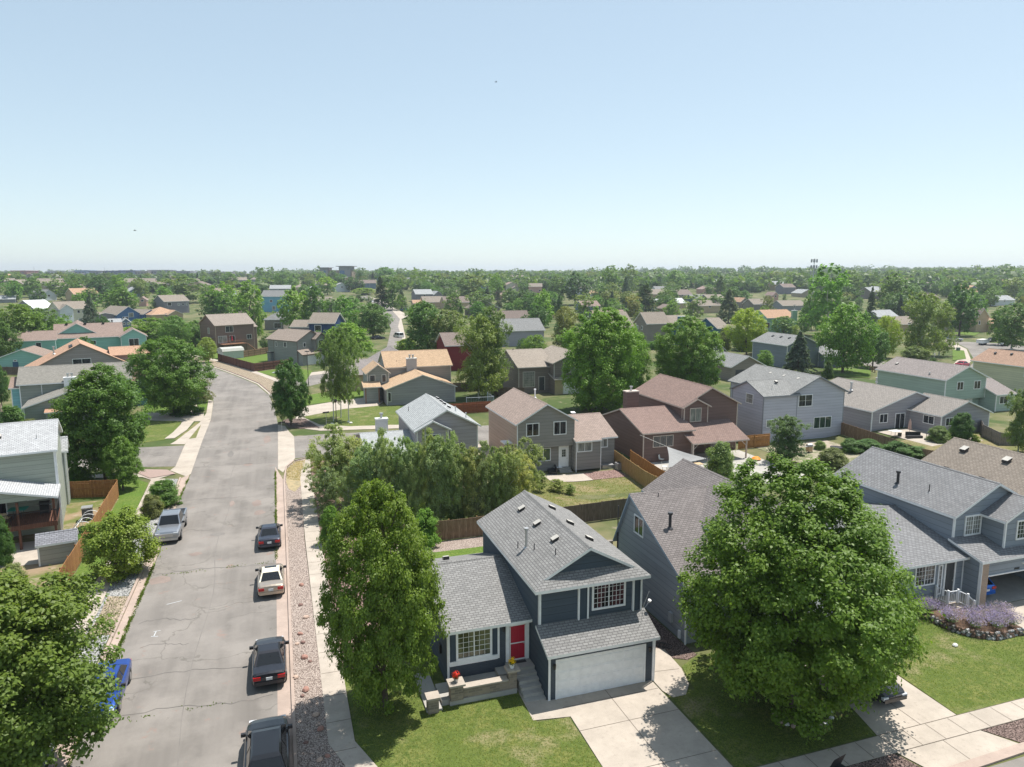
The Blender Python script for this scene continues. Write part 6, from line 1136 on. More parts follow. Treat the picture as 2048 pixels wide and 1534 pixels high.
    if kind=='truck':
        m=MB(); bw=W*.86; m.box(-bw,-L+.14,1.0,bw,b0-.12,1.185,0,'t'); 
        m.poly([(-bw,-L+.14,1.175),(bw,-L+.14,1.175),(bw,b0-.12,1.175),(-bw,b0-.12,1.175)]); m.build('bed_liner',[BLACK],e)
        m=MB(); m.box(-W*.98,-L+.02,1.12,-bw,b0-.1,1.24); m.box(bw,-L+.02,1.12,W*.98,b0-.1,1.24); m.box(-bw,-L+.02,1.12,bw,-L+.13,1.24); m.build('bed_rail',[pt],e)
    return e
SILV=paint('silver',(.36,.37,.39),.7)
GRPR='cars parked along the right-hand kerb'
car('dark grey-blue sedan at the right-hand kerb, farthest of that row',-1.35,60.0,0,'sedan',paint('midnight',(.04,.045,.065),.5),group=GRPR)
car('gold sedan with cream roof at the right-hand kerb',-1.2,50.9,0,'sedan',paint('champagne',(.44,.37,.30),.6),top=paint('cream_top',(.72,.66,.52),.0,.6),sunroof=True,group=GRPR)
car('black sedan with red tail lamps at the right-hand kerb',-1.25,39.6,0,'sedan',paint('graphite',(.022,.023,.03),.4),group=GRPR)
car('large black utility vehicle at the bottom edge, nearest of the right-hand kerb row',-1.3,31.0,0,'suv',paint('black',(.006,.006,.007),.0,.2),group=GRPR)
car('silver pickup truck facing the camera on the left side of the road',-9.35,64.6,180,'truck',SILV,cat='pickup',name='pickup_truck')
car('bright blue sedan half hidden under the elm on the left kerb',-9.35,39.2,180,'sedan',paint('blue',(.02,.075,.33),.55))
car('dark car in the driveway under the largest maple',29.2,27.9,180,'sedan',paint('dark_grey',(.03,.032,.036),.4))
car('blue hatchback inside the open garage',45.0,35.1,0,'hatch',paint('bright_blue',(.01,.13,.55),.4),z=.08)
def pxcar(px,py,rz,kind,pt,label,**kw): x,y=gt(px,py); return car(label,x,y,rz,kind,pt,detail=False,**kw)
WP=paint('white',(.75,.75,.74),.1); 
pxcar(1908,683,-150,'suv',SILV,'silver van at the kerb of the curved east street',name='parked_van',cat='van'); pxcar(1925,734,-75,'sedan',paint('red',(.4,.02,.05),.3),'red car behind the sage-green house roof'); pxcar(1983,684,100,'sedan',paint('dark_grey',(.03,.032,.036),.4),'dark car on the stucco house driveway')
x,y=gt(1965,690); e=empty('camping_trailer',(x,y,gz(x,y)),R(-72),'white folded camping trailer on the east street','trailer'); m=MB(); m.box(-1.0,-2.4,.6,1.0,2.4,1.5); m.build('body',[WHITE],e); m=MB(); m.box(-1.05,-2.45,1.52,1.05,2.45,1.75); m.build('lid',[OFFW],e); m=MB(); m.bar((-1.05,0,.35),(1.05,0,.35),.7,0,12); m.build('wheel',[TYRE],e); m=MB(); m.bar((0,2.4,.6),(0,3.4,.5),.1); m.build('tow_bar',[DARK],e)
x,y=gt(2010,692); e=empty('camping_trailer',(x,y,gz(x,y)),R(-72),'low white boat trailer right of the folded camping trailer','trailer'); m=MB(); m.box(-.9,-2.2,.5,.9,2.2,.9); m.build('hull',[WHITE],e); m=MB(); m.bar((-1.0,-.4,.32),(1.0,-.4,.32),.6,0,12); m.build('wheel',[TYRE],e)
pxcar(797,676,15,'van',WP,'white van among the trees on the far street',name='parked_van',cat='van'); pxcar(756,679,-78,'sedan',paint('midnight',(.04,.045,.065),.5),'dark car behind the pale tan gabled house'); pxcar(810,623,-70,'truck',paint('teal',(.04,.12,.17),.3),'teal pickup on a driveway of the far street',cat='pickup',name='pickup_truck')
pxcar(735,602,190,'suv',paint('graphite',(.022,.023,.03),.4),'dark utility vehicle on the far street'); pxcar(745,605,190,'sedan',WP,'white sedan next to the dark utility vehicle on the far street'); pxcar(512,654,40,'sedan',paint('black',(.006,.006,.007),.0,.2),'black car beside the brown house'); pxcar(1330,700,20,'sedan',WP,'pale car behind the gap between the two bright maples')
# ---------------------------------------------------------------- fences
def fence(label,pts,h_,mat,sp=2.4,rails=True,name='wooden_fence',post=None,side=1,base=None,cap=False):
    O=(pts[0][0],pts[0][1],0); e=empty(name,(O[0],O[1],0),0,label,'fence'); b=MB(O); r=MB(O); acc=0
    for a,c in zip(pts,pts[1:]):
        L_=math.hypot(c[0]-a[0],c[1]-a[1]); d=((c[0]-a[0])/L_,(c[1]-a[1])/L_); q=(-d[1]*.02*side,d[0]*.02*side); n=max(1,int(round(L_/sp)))
        for k in range(n):
            p0=(a[0]+d[0]*L_*k/n,a[1]+d[1]*L_*k/n); p1=(a[0]+d[0]*L_*(k+1)/n,a[1]+d[1]*L_*(k+1)/n); z0=gz(*p0);z1=gz(*p1); j=random.uniform(-.03,.03)
            F=[(p0[0]+q[0],p0[1]+q[1]),(p1[0]+q[0],p1[1]+q[1])]; Bk=[(p0[0]-q[0],p0[1]-q[1]),(p1[0]-q[0],p1[1]-q[1])]
            u0=acc;u1=acc+L_/n; acc=u1; t0=z0+h_+j; t1=z1+h_+j
            b.poly([(*F[0],z0+.05),(*F[1],z1+.05),(*F[1],t1),(*F[0],t0)],0,[(u0,0),(u1,0),(u1,h_),(u0,h_)]); b.poly([(*Bk[1],z1+.05),(*Bk[0],z0+.05),(*Bk[0],t0),(*Bk[1],t1)],0,[(u1,0),(u0,0),(u0,h_),(u1,h_)]); b.poly([(*F[0],t0),(*F[1],t1),(*Bk[1],t1),(*Bk[0],t0)],0,[(u0,0),(u1,0),(u1,.1),(u0,.1)])
            m=MB(O); P=(p0[0]-q[0]*3.2,p0[1]-q[1]*3.2); m.box(P[0]-.045,P[1]-.045,z0-.3,P[0]+.045,P[1]+.045,z0+h_+.06); m.build('post',[post or mat],e)
            for zz in (.3,h_*.55,h_-.25):
                r.bar((p0[0]-q[0]*2.6,p0[1]-q[1]*2.6,z0+zz),(p1[0]-q[0]*2.6,p1[1]-q[1]*2.6,z1+zz),.07)
            if cap: r.bar((p0[0],p0[1],t0+.03),(p1[0],p1[1],t1+.03),.1)
    b.build('boards',[mat],e); r.build('rail',[post or mat],e); return e
BRN=planks('weathered_fence',(.25,.16,.10),(.34,.235,.155)); ORG=planks('orange_fence',(.42,.20,.07),(.50,.26,.10)); DKF=planks('dark_fence',(.15,.115,.09),(.21,.165,.13)); HON=planks('honey_fence',(.40,.25,.10),(.50,.33,.15)); GYF=planks('grey_fence',(.27,.235,.205),(.34,.30,.265)); RBF=planks('redbrown_fence',(.17,.085,.065),(.20,.10,.075),.16); BRS=planks('stained_fence',(.30,.14,.055),(.42,.22,.09))
fence('brown wooden fence behind the dark blue house, in front of the thicket',[(5.6,55.4),(22.6,55.6)],1.75,BRN,side=-1,post=HON); fence('dark weathered fence between the dark blue and the saltbox house',[(22.7,55.62),(31.5,56.0),(42,56)],1.75,DKF,side=-1,post=BRN)
m=MB((22.4,50,0)); m.box(19.8,50.2,0,25.4,50.5,.35); m.build('timber_edging',[GYF],loc=(22.4,50,0),label='low timber edging across the strip of back lawn',cat='edging')
fence('stained orange-brown fence around the yard at the left edge',[(-20.6,78.2),(-15.75,77.3),(-15.35,66),(-15.1,56.6),(-14.85,50),(-14.7,40)],1.75,BRS,side=1,cap=False)
fence('honey-coloured fence beside the dry sloping back lawn',[(38.3,76.5),(37.9,73),(36.9,63.5),(36.2,56.3)],1.85,HON,side=-1); fence('second honey-orange fence on the patio side',[(40.0,75),(39.1,66),(38.5,60.5)],1.85,ORG,side=-1)
fence('bright orange fence between the red-brown and the lavender-grey house',[(57.2,77.4),(62.3,77.6)],1.8,ORG); fence('weathered fence between the lavender-grey and grey ranch yards',[(76.2,82),(75.6,76.3),(74.9,69),(73.6,62.5),(73,60)],1.8,BRN,side=-1)
fence('greyish fence right of the grey ranch house',[(94.3,72.8),(90.8,69.6),(88.4,65.4),(90.3,64.6),(96,66)],1.7,GYF); fence('red-brown fence at the outside of the bend',[(-14.4,194.5),(-5.2,170.6),(3.0,177.5)],1.9,RBF); fence('brown fence dividing the back lawns beyond the bend',[(-9.0,200.5),(-3.0,208.5),(2,215)],1.8,BRN)
fence('red-stained fence behind the pale-roofed mauve house',[(25.3,107.6),(32.2,107.8)],1.8,planks('red_fence',(.32,.10,.05),(.38,.14,.07))); fence('dark fence behind the tan-roofed grey house',[(31.0,128.5),(38,128),(37.5,121),(41.8,119)],1.8,DKF); fence('dark brown fence beside the small turquoise garage',[(-66,184),(-61.5,184.5),(-52,180)],1.8,DKF)
e=railing('picket_fence','pale blue-grey lattice enclosure behind the tan-roofed grey house',[(29.4,112.5),(34.0,112.2),(34.2,116.5)],0,1.7,plain('blue_grey_paint',(.38,.42,.47),.7),.28); e['category']='fence'
# ---------------------------------------------------------------- street furniture and yard things
def lamp(label,px,py,top,tall):
    x,y=gt(px,py); h_=zat(px,top,x,y)-gz(x,y); e=empty('street_lamp',(x,y,gz(x,y)),0,label,'street lamp'); m=MB(); m.bar((0,0,0),(0,0,h_-.15),.14,0,8,.09); m.bar((0,0,0),(0,0,.6),.24,0,8,.16); m.build('pole',[BLACK],e)
    m=MB()
    if tall: m.box(-.45,-.18,h_-.15,.45,.18,h_)
    else: m.bar((0,0,h_-.15),(0,0,h_+.2),.3,0,8,.5); m.bar((0,0,h_+.2),(0,0,h_+.38),.55,0,8,.1)
    m.build('lamp_head',[BLACK],e)
lamp('small black lamp post in front of the aspen trio',673,850,803,False); lamp('tall black street lamp right of the corner maple',617,770,702,True)
def sign(label,px,py,top,cols,name='street_sign'):
    x,y=gt(px,py); h_=zat(px,top,x,y)-gz(x,y); e=empty(name,(x,y,gz(x,y)),R(20),label,'sign'); m=MB(); m.bar((0,0,0),(0,0,h_),.09); m.build('post',[METAL],e)
    for i,c_ in enumerate(cols): m=MB(); m.box(-.5,-.02-i*.01,h_-.25-.28*i,.5,.02+i*.01,h_-.02-.28*i); m.build('blade',[c_],e)
GRN=plain('sign_green',(.01,.18,.10),.5)
sign('green street-name sign and stop sign back at the curved east street',1866,717,705,[GRN]); sign('thin black post left of the small lamp, by the side street',653,853,823,[BLACK],'marker_post'); sign('thin black post at the corner gravel',564,862,843,[BLACK],'marker_post'); sign('thin dark post beside the corner ash tree',150,950,917,[DARK],'marker_post'); sign('red sign by the far junction',770,616,605,[plain('sign_red',(.5,.03,.02),.5)])
x,y=gt(1868,727); e=empty('stop_sign',(x,y,gz(x,y)),R(25),'back of an octagonal stop sign beside the street-name sign','sign'); m=MB(); m.bar((0,0,0),(0,0,1.9),.08); m.build('post',[METAL],e); m=MB(); m.bar((0,-.03,2.2),(0,.01,2.2),.9,0,8); m.build('plate',[METAL],e)
e=empty('shade_sail',(45,72,0),0,'light grey triangular shade sail over the patio of the red-brown house','shade sail')
A_=Vector((46.6,75.0,1.9));B_=Vector((43.2,66.9,1.0)); B_=Vector((*g(1336,936,1.2),1.2)); A_=Vector((*g(1334,893,2.3),2.3)); D_=Vector((*g(1415,917,1.6),1.6)); m=MB((45,72,0)); n=8
def sp_(u,v):
    w_=1-u-v; p=A_*u+B_*v+D_*w_; c_=(A_+B_+D_)/3; k=4*(u*v+v*w_+w_*u)*.11; return tuple(p.lerp(c_,k*(1-3*min(u,v,w_)))+Vector((0,0,-.25*27*u*v*w_)))
for i in range(n):
    for j in range(n-i):
        a=sp_(i/n,j/n);b=sp_((i+1)/n,j/n);c_=sp_(i/n,(j+1)/n); m.poly([a,b,c_],0,[(0,0)]*3)
        if j<n-i-1: m.poly([b,sp_((i+1)/n,(j+1)/n),c_],0,[(0,0)]*3)
m.build('sail',[plain('sail_cloth',(.24,.24,.235),.8)],e,smooth=True)
for P_ in (B_,D_):
    m=MB((45,72,0)); m.bar((P_.x,P_.y,-1),(P_.x,P_.y,P_.z+.1),.1); m.build('post',[METAL],e)
m=MB((45,72,0)); m.bar(tuple(A_),(A_.x-1.8,A_.y+3.2,A_.z+.8),.04); m.build('rope',[OFFW],e)
zz=-.86
def pit(label,px,py,r,h_,mat,name,cat):
    x,y=g(px,py,zz); e=empty(name,(x,y,zz),0,label,cat); m=MB(); m.bar((0,0,0),(0,0,h_),2*r,0,16,2.1*r); m.build('body',[mat],e); m=MB(); m.bar((0,0,h_),(0,0,h_+.06),2.25*r,0,16); m.build('rim',[METAL],e); return e
pit('round brick fire pit on the patio under the shade sail',1348,940,.55,.5,plain('fire_pit_brick',(.16,.10,.085),.8),'fire_pit','fire pit')
for px,py,rz,l in ((1375,925,-40,'long cushioned outdoor sofa beside the fire pit'),(1392,948,-40,'short cushioned seat near the grey roof')):
    x,y=g(px,py,zz); e=empty('outdoor_sofa',(x,y,zz),R(rz),l,'sofa'); L_=1.1 if 'long' in l else .6; m=MB(); m.box(-L_,-.35,0,L_,.35,.3); m.build('base',[BLACK],e); m=MB(); m.box(-L_+.04,-.32,.302,L_-.04,.3,.45); m.build('cushion',[OFFW],e); m=MB(); m.box(-L_,.3,.3,L_,.42,.75); m.build('backrest',[BLACK],e)
x,y=g(1395,935,zz); table('small light square table by the sofas',x,y,zz,plain('light_wood',(.5,.36,.2),.6),.45,.45,True); x,y=g(1311,910,zz); e=empty('covered_grill',(x,y,zz),R(30),'grill under a pale grey cover at the red-brown house','grill'); m=MB(); m.bar((0,0,0),(0,0,1.05),1.1,0,4,.75); m.bar((0,0,1.05),(0,0,1.15),.75,0,4,.4); m.build('cover',[plain('grey_cover',(.5,.5,.52),.7)],e)
x,y=g(1323,925,zz); chair('pale patio chair beside the honey-orange fence, upper one',x,y,zz,40,OFFW); x,y=g(1329,940,zz); chair('pale patio chair beside the fire pit, lower one',x,y,zz,60,OFFW)
x,y=g(1618,904,zz); grill('gas grill on a wooden cabinet behind the lavender-grey house',x,y,zz,5,plain('pine_cabinet',(.45,.30,.17),.7),METAL); x,y=g(1672,905,zz); e=empty('kettle_table',(x,y,zz),0,'black oval patio fire table near the wooden fence','table'); m=MB(); m.bar((0,0,.65),(0,0,.75),1.5,0,18); m.build('table_top',[BLACK],e); m=MB(); m.bar((-.2,0,0),(-.2,0,.65),.5,0,10); m.build('base',[BLACK],e)
m=MB(); m.bar((0,0,.1),(0,0,.35),1.2,0,12,.6); m.build('garden_toy',[plain('orange_plastic',(.8,.28,.02),.5)],loc=(*g(1512,919,zz),zz),label='orange plastic pool toy left of the willowy tree',cat='toy'); m=MB(); m.bar((0,0,0),(0,0,.3),.5,0,10,.3); m.build('garden_toy',[plain('orange_plastic',(.8,.28,.02),.5)],loc=(*g(1668,906,zz),zz),label='small orange object by the black fire table',cat='toy')
# ranch house patio
x,y=g(1818,872,0); e=empty('folded_parasol',(x,y,0),0,'folded dusty-pink parasol on the ranch house patio','parasol'); m=MB(); m.bar((0,0,0),(0,0,2.3),.05); m.build('pole',[DARK],e); m=MB(); m.bar((0,0,.95),(0,0,1.9),.5,0,8,.36); m.bar((0,0,1.9),(0,0,2.35),.36,0,8,.1); m.build('canopy',[plain('pink_fabric',(.52,.33,.27),.85)],e)
x,y=g(1790,872,0); table('light square patio table by the ranch house steps',x,y,0,OFFW,.6,.7,True); x,y=g(1797,878,0); chair('dark wicker chair at the ranch patio table',x,y,0,150,BLACK)
x,y=g(1828,876,0); e=empty('outdoor_sofa',(x,y,0),R(-20),'black outdoor sofa against the ranch house wall','sofa'); m=MB(); m.box(-1,-.35,0,1,.35,.35); m.build('base',[BLACK],e); m=MB(); m.box(-1,.3,.35,1,.42,.8); m.build('backrest',[BLACK],e)
m=MB(); m.bar((0,0,0),(0,0,.2),.5,0,12); m.bar((0,0,.2),(0,0,.9),.06,0,6); m.build('bird_bath',[DARK],loc=(*g(1852,880,0),0),label='slim garden pole by the ranch extension window',cat='garden ornament')
# peach house patio
zz=gz(30,72); x,y=g(1103,946,zz); e=empty('outdoor_sofa',(x,y,zz),R(75),'black wicker corner sofa at the peach house back door','sofa'); m=MB(); m.box(-1,-.4,0,1,.4,.4); m.build('base',[BLACK],e); m=MB(); m.box(-1,-.55,0,1,-.42,.8); m.build('backrest',[BLACK],e)
x,y=g(1115,942,zz); table('small black table with white top by the peach house steps',x,y,zz,WHITE,.35,.45,True)
e=empty('air_conditioner',(37.9,73.6,gz(38,73.5)),0,'air-conditioning unit between the peach house and the honey fence','air conditioner'); m=MB(); m.box(-.45,-.45,.05,.45,.45,.85); m.build('cabinet',[METAL],e); m=MB(); m.bar((0,0,.86),(0,0,.89),.75,0,16); m.build('fan_grille',[DARK],e)
m=MB(); m.bar((0,0,.1),(.6,-.9,.06),.12); m.bar((.6,-.9,.06),(1.8,-1.5,.05),.12); m.build('drain_pipe',[WHITE],loc=(37.6,74.6,gz(38,74)),label='white downpipe extension on the pink gravel',cat='drain pipe')
# left edge yard
e=empty('trash_bin',(-17.0,70.6,0),R(8),'grey wheeled bin in the fenced yard at the left edge','bin'); m=MB(); m.box(-.4,-.4,.08,.4,.4,1.15); m.build('body',[plain('bin_grey',(.10,.11,.12),.6)],e); m=MB(); m.box(-.44,-.44,1.155,.44,.44,1.25); m.build('lid',[METAL],e)
for k in (-.3,.3): m=MB(); m.bar((k-.04,.4,.13),(k+.04,.4,.13),.26,0,10); m.build('wheel',[BLACK],e)
e=empty('hoop_tunnel',(-16.2,67.4,0),0,'white hoop frame over the vegetable bed by the stained fence','garden frame')
for k,(yy) in enumerate((-1.9,-.9,.1,1.1)):
    m=MB(); ps=[(-.75*math.cos(t),yy,.75+.75*math.sin(t)) for t in np.linspace(0,math.pi,9)]; ps=[(-.75,yy,0)]+ps+[(.75,yy,0)]
    for a,b in zip(ps,ps[1:]): m.bar(a,b,.05)
    m.build('hoop',[WHITE],e)
m=MB(); m.bar((-.75,-1.9,.8),(-.75,1.1,.8),.05); m.bar((.75,-1.9,.8),(.75,1.1,.8),.05); m.build('rail',[WHITE],e)
for i,(x,y,w_,col) in enumerate(((-16.4,66.0,1.5,'G'),(-16.3,63.8,1.8,'M'),(-16.4,62.0,1.2,'G'))): put_tree(x,y,.9,w_,'shrub',col,('leafy vegetables under the hoop frame','large leafy plant below the hoop frame','low plants by the brick-edged bed')[i],name='vegetable_plant',cat='plant')
m=MB(); m.box(-.5,-.5,0,.5,.5,.45); m.build('planter',[plain('planter_wood',(.33,.24,.17),.8)],loc=(-15.9,61.2,0),label='wooden planter box against the stained fence',cat='planter')
e=empty('folded_parasol',(*gt(4,838),0),0,'folded beige parasol at the left edge garden','parasol'); m=MB(); m.bar((0,0,0),(0,0,2.4),.05); m.build('pole',[DARK],e); m=MB(); m.bar((0,0,1.0),(0,0,2.4),.6,0,8,.12); m.build('canopy',[plain('beige_fabric',(.4,.31,.22),.85)],e)
x,y=gt(24,840); table('white oval table in the garden beyond the left edge yard',x,y,gz(x,y),WHITE,1.1,.72)
# front yard things
def pot(label,x,y,z,fc,pr=.16):
    e=empty('flower_pot',(x,y,z),0,label,'flower pot'); m=MB(); m.bar((0,0,0),(0,0,.22),pr*1.3,0,14,pr*2); m.build('pot',[WHITE if pr>.15 else METAL],e)
    rg=np.random.default_rng(int(x*9)); q=rg.normal(size=(240,3)); q/=np.linalg.norm(q,axis=1)[:,None]; me=leafmesh(q*rg.uniform(.05,.24,240)[:,None]+np.array([0,0,.38]),q,.035,.8,rg); o=bpy.data.objects.new('flowers',me); C.objects.link(o); o.parent=e; o.color=(*fc,1)
    me=leafmesh(q*rg.uniform(.05,.2,240)[:,None]+np.array([0,0,.3]),q,.035,.7,rg); o=bpy.data.objects.new('leaves',me); C.objects.link(o); o.parent=e; o.color=(.06,.12,.03,1)
pot('white pot of yellow flowers on the taller stone pillar by the door',10.98,33.08,1.4,(.75,.52,.02)); pot('grey pot of red flowers on the left stone pillar of the porch',7.93,33.06,1.2,(.62,.05,.04),.14)
random.seed(9)
def rock(name,label,x,y,r,mat,z=0,group=None,cat='rock'):
    rg=random.Random(x*77+y); m=MB(); n=7; rings=[]
    for j,(f,h_) in enumerate(((.8,0),(1,.35),(.75,.75),(.25,.95))):
        rings.append([(math.cos(6.283*k/n)*r*f*rg.uniform(.8,1.15),math.sin(6.283*k/n)*r*.8*f*rg.uniform(.8,1.15),h_*r*.8) for k in range(n)])
    for A,B in zip(rings,rings[1:]):
        for k in range(n): m.poly([A[k],A[(k+1)%n],B[(k+1)%n],B[k]])
    m.poly(rings[-1]); o=m.build(name,[mat],loc=(x,y,z)); o.rotation_euler[2]=rg.uniform(0,6); return tag(o,label,cat,group)
RKM=[plain('rock_red',(.33,.18,.14),.9),plain('rock_brown',(.20,.12,.10),.9),plain('rock_tan',(.45,.33,.26),.9)]
for i,(px,py) in enumerate(((600,1268),(606,1285),(594,1288),(609,1315),(620,1323),(591,1355),(612,1380),(605,1392),(632,1430),(641,1458),(612,1485),(640,1520),(603,1170),(601,1210),(612,1235),(655,1512))):
    x,y=g(px,py,.1); rock('rock','reddish landscape rock lying on the roadside gravel bed',x,y,random.uniform(.14,.26),RKM[i%3],.07,'landscape rocks on the roadside gravel')
for i,(px,py) in enumerate(((664,850),(672,850),(697,846),(702,848))): x,y=gt(px,py); rock('rock','white rock at the foot of the aspen trio',x,y,.3,OFFW,.03,'white rocks at the aspen trio')
for i in range(15):
    a=2.6+i*.22; rock('rock','pale edging rock of the ring around the largest maple trunk',24.3+1.5*math.cos(a*1.1),26.6+1.1*math.sin(a*1.1),.17,OFFW if i%2 else RKM[2],.03,'edging rocks around the largest maple')
# stone wall with lavender-coloured sage
wl=[(38.9,31.9),(39.0,30.6),(39.5,29.7),(40.3,29.05),(41.3,28.85),(42.3,28.9),(43.0,28.75)]
e=empty('dry_stone_wall',(40,30,0),0,'low curved dry-stone wall holding the purple flower bed','wall'); O=(40,30,0); m=MB(O); rg=random.Random(4)
for a,c in zip(wl,wl[1:]):
    L_=math.hypot(c[0]-a[0],c[1]-a[1]); n=int(L_/.24)
    for k in range(n):
        for lv in range(3):
            t=(k+.5+.3*(lv%2))/n; x=a[0]+(c[0]-a[0])*t+rg.uniform(-.04,.04); y=a[1]+(c[1]-a[1])*t+rg.uniform(-.04,.04)+.05*lv; s=rg.uniform(.1,.15)
            m.bar((x-s,y+rg.uniform(-.04,.04),.02+lv*.14+.07),(x+s,y,.02+lv*.14+.07+rg.uniform(-.02,.02)),rg.uniform(.17,.22),rg.choice((0,1,2)),6,rg.uniform(.12,.2))
m.build('stones',[plain('wall_stone',(.2,.185,.17),.9),plain('wall_stone_brown',(.2,.125,.09),.9),plain('wall_stone_pale',(.42,.41,.4),.9)],e)
flat('flower_bed_soil',wl+[(43.2,31.5),(41,32.6),(39.2,32.6)],ground('bark_mulch',[(.14,.09,.06),(.09,.06,.045)],[(3,.4,.6)]),.3)
for i in range(15):
    t=i/14; k=t*(len(wl)-1); a=wl[int(k)]; b=wl[min(len(wl)-1,int(k)+1)]; f=k-int(k); x=a[0]+(b[0]-a[0])*f+.1; y=a[1]+(b[1]-a[1])*f+(.55,1.2,1.8)[i%3]
    e=empty('russian_sage',(x,y,.3),random.uniform(0,6),'bush of purple-flowered sage in the stone-edged bed','flowering shrub','purple-flowered sage bushes'); rg=np.random.default_rng(i); n=1100; ang=rg.uniform(0,6.28,n); s=rg.uniform(.25,1,n); tl=rg.uniform(0,.48,n)**.8; L_=rg.uniform(.8,1.05)
    P=np.stack([np.cos(ang)*np.sin(tl)*s*1.65,np.sin(ang)*np.sin(tl)*s*1.65,np.cos(tl)*s*L_],1); Nn=rg.normal(size=(n,3)); Nn/=np.linalg.norm(Nn,axis=1)[:,None]; up_=s>.52
    for nm,sel,cc,sz in (('flowers',up_,(.36,.28,.56),.05),('leaves',~up_,(.2,.26,.16),.05)):
        o=bpy.data.objects.new(nm,leafmesh(P[sel],Nn[sel],sz,.35,rg)); C.objects.link(o); o.parent=e; o.color=(*cc,1)
for i in range(7): x=43.25+.25*math.sin(i*.9); rock('rock','edging rock of the pink-stone border at the right edge',40.2+i*.25,25.3+.35*math.sin(i*.9)+ .12*i,.2,RKM[2] if i%2 else RKM[0],.03,'edging rocks on the right lawn')
rock('rock','single white rock on the right lawn by the stone wall',37.6,29.2,.2,OFFW,.03)
# bin, downspout hoses and small things
e=empty('trash_bin',(22.1,21.6,0),R(12),'black wheeled bin with its lid tilted open at the bottom edge','bin'); m=MB(); m.box(-.35,-.4,.08,.35,.4,1.0); m.build('body',[BLACK],e); m=MB(); m.poly([(-.4,.42,1.0),(.4,.42,1.0),(.4,.2,1.55),(-.4,.2,1.55)]); m.poly([(-.4,.2,1.55),(.4,.2,1.55),(.4,.38,1.0),(-.4,.38,1.0)]); m.build('lid',[BLACK],e)
m=MB(); rg=random.Random(2); px_=[(20.7,35.3)]
ps=[(20.9+.35*math.cos(a)*(1-a*.02)+a*.02,34.9-a*.02+.25*math.sin(a),.05) for a in np.linspace(0,19,60)]
for a,b in zip(ps,ps[1:]): m.bar(a,b,.035)
m.build('garden_hose',[BLACK],label='black hose coiled on the side gravel between the two houses',cat='hose')
e=empty('garden_shed',(*g(462,716),0),R(25),'white storage shed with rounded roof behind the red-brown fence','shed'); m=MB(); m.box(-2.7,-1.8,0,2.7,1.8,2.1); m.build('wall',[plain('shed_white',(.5,.53,.52),.7)],e); m=MB(); ps=[(-1.95,2.0),(-1.5,2.7),(0,3.0),(1.5,2.7),(1.95,2.0)]
for a,b in zip(ps,ps[1:]): m.poly([(-2.9,a[0],a[1]),(2.9,a[0],a[1]),(2.9,b[0],b[1]),(-2.9,b[0],b[1])]); 
m.poly([(-2.9,p[0],p[1]) for p in ps][::-1]); m.poly([(2.9,p[0],p[1]) for p in ps]); m.build('roof',[plain('shed_roof',(.42,.42,.38),.7)],e); 
e=empty('canoe',(*g(562,747),0),R(20),'upturned pale boat on the fenced lawn beyond the bend','boat'); m=MB(); m.bar((-2,0,.3),(0,0,.4),.2,0,8,.9); m.bar((0,0,.4),(2,0,.3),.9,0,8,.2); m.build('hull',[plain('hull_grey',(.45,.47,.5),.5)],e)
m=MB(); m.box(-.4,-.35,0,.4,.35,1.0); m.build('utility_box',[plain('utility_green',(.12,.17,.13),.6)],loc=(*gt(1916,702),gz(*gt(1916,702))),label='green utility box on the verge of the curved east street',cat='utility box')
x,y=gt(987,765); e=empty('garden_shed',(x+3,y+14,0),R(-10),'low white-roofed shed beside the second cottonwood','shed'); m=MB(); m.box(-1.5,-1,0,1.5,1,1.5); m.build('wall',[plain('shed_beige',(.4,.37,.33),.7)],e); m=MB(); m.box(-1.7,-1.2,1.51,1.7,1.2,1.65); m.build('roof',[WHITE],e)
e=empty('split_rail_fence',(*gt(1742,742),0),R(60),'short brown split-rail fence by the pavement under the maple','fence'); m=MB()
for k in range(4): m.box(-3+2*k-.08,-.08,0,-3+2*k+.08,.08,1.3)
m.build('post',[planks('rail_wood',(.2,.11,.07),(.25,.15,.1))],e); m=MB(); m.bar((-3,0,.9),(3,0,.9),.12); m.bar((-3,0,.5),(3,0,.5),.12); m.build('rail',[planks('rail_wood',(.2,.11,.07),(.25,.15,.1))],e)
# weeds in the gutter and grass blades on the near lawns (nobody could count them)
rg=np.random.default_rng(12)
def tufts(name,label,P,size,col,wild=.5):
    n=len(P); Nn=rg.normal(size=(n,3)); Nn[:,2]*=wild; Nn/=np.linalg.norm(Nn,axis=1)[:,None]; o=bpy.data.objects.new(name,leafmesh(P,Nn,size,.45,rg)); C.objects.link(o); o.color=(*col,1); return tag(o,label,'weeds',kind='stuff')
Ps=[]
for k in range(150):
    y=rg.uniform(30,82); s=rg.uniform()<.5 and y>56
    x=-.86 if s else np.interp(y,[30,34,46,55,72,83],[-9.95,-9.85,-9.78,-9.72,-9.88,-9.85]); n=rg.integers(15,60); Ps.append(np.stack([x+rg.normal(0,.06,n),y+rg.normal(0,.35,n),rg.uniform(.02,.12,n)],1))
for k in range(22):
    y=rg.uniform(60,84); n=50; Ps.append(np.stack([-.86+rg.normal(0,.05,n),y+rg.normal(0,.5,n),rg.uniform(.02,.13,n)],1))
for k in range(60):
    y=rg.uniform(28,52); n=rg.integers(15,50); Ps.append(np.stack([-11.2+rg.normal(0,.35,n),y+rg.normal(0,.25,n),rg.uniform(.09,.2,n)],1))
for y0,n in ((55.3,9),(28.9,8),(36.8,3)):
    for k in range(n): nn=14; Ps.append(np.stack([rg.uniform(-9,-1)+rg.normal(0,.3,nn),y0+rg.normal(0,.12,nn),rg.uniform(.02,.05,nn)],1))
tufts('weeds','green weeds growing in the kerb gutters and road seams',np.concatenate(Ps),.055,(.12,.17,.03))
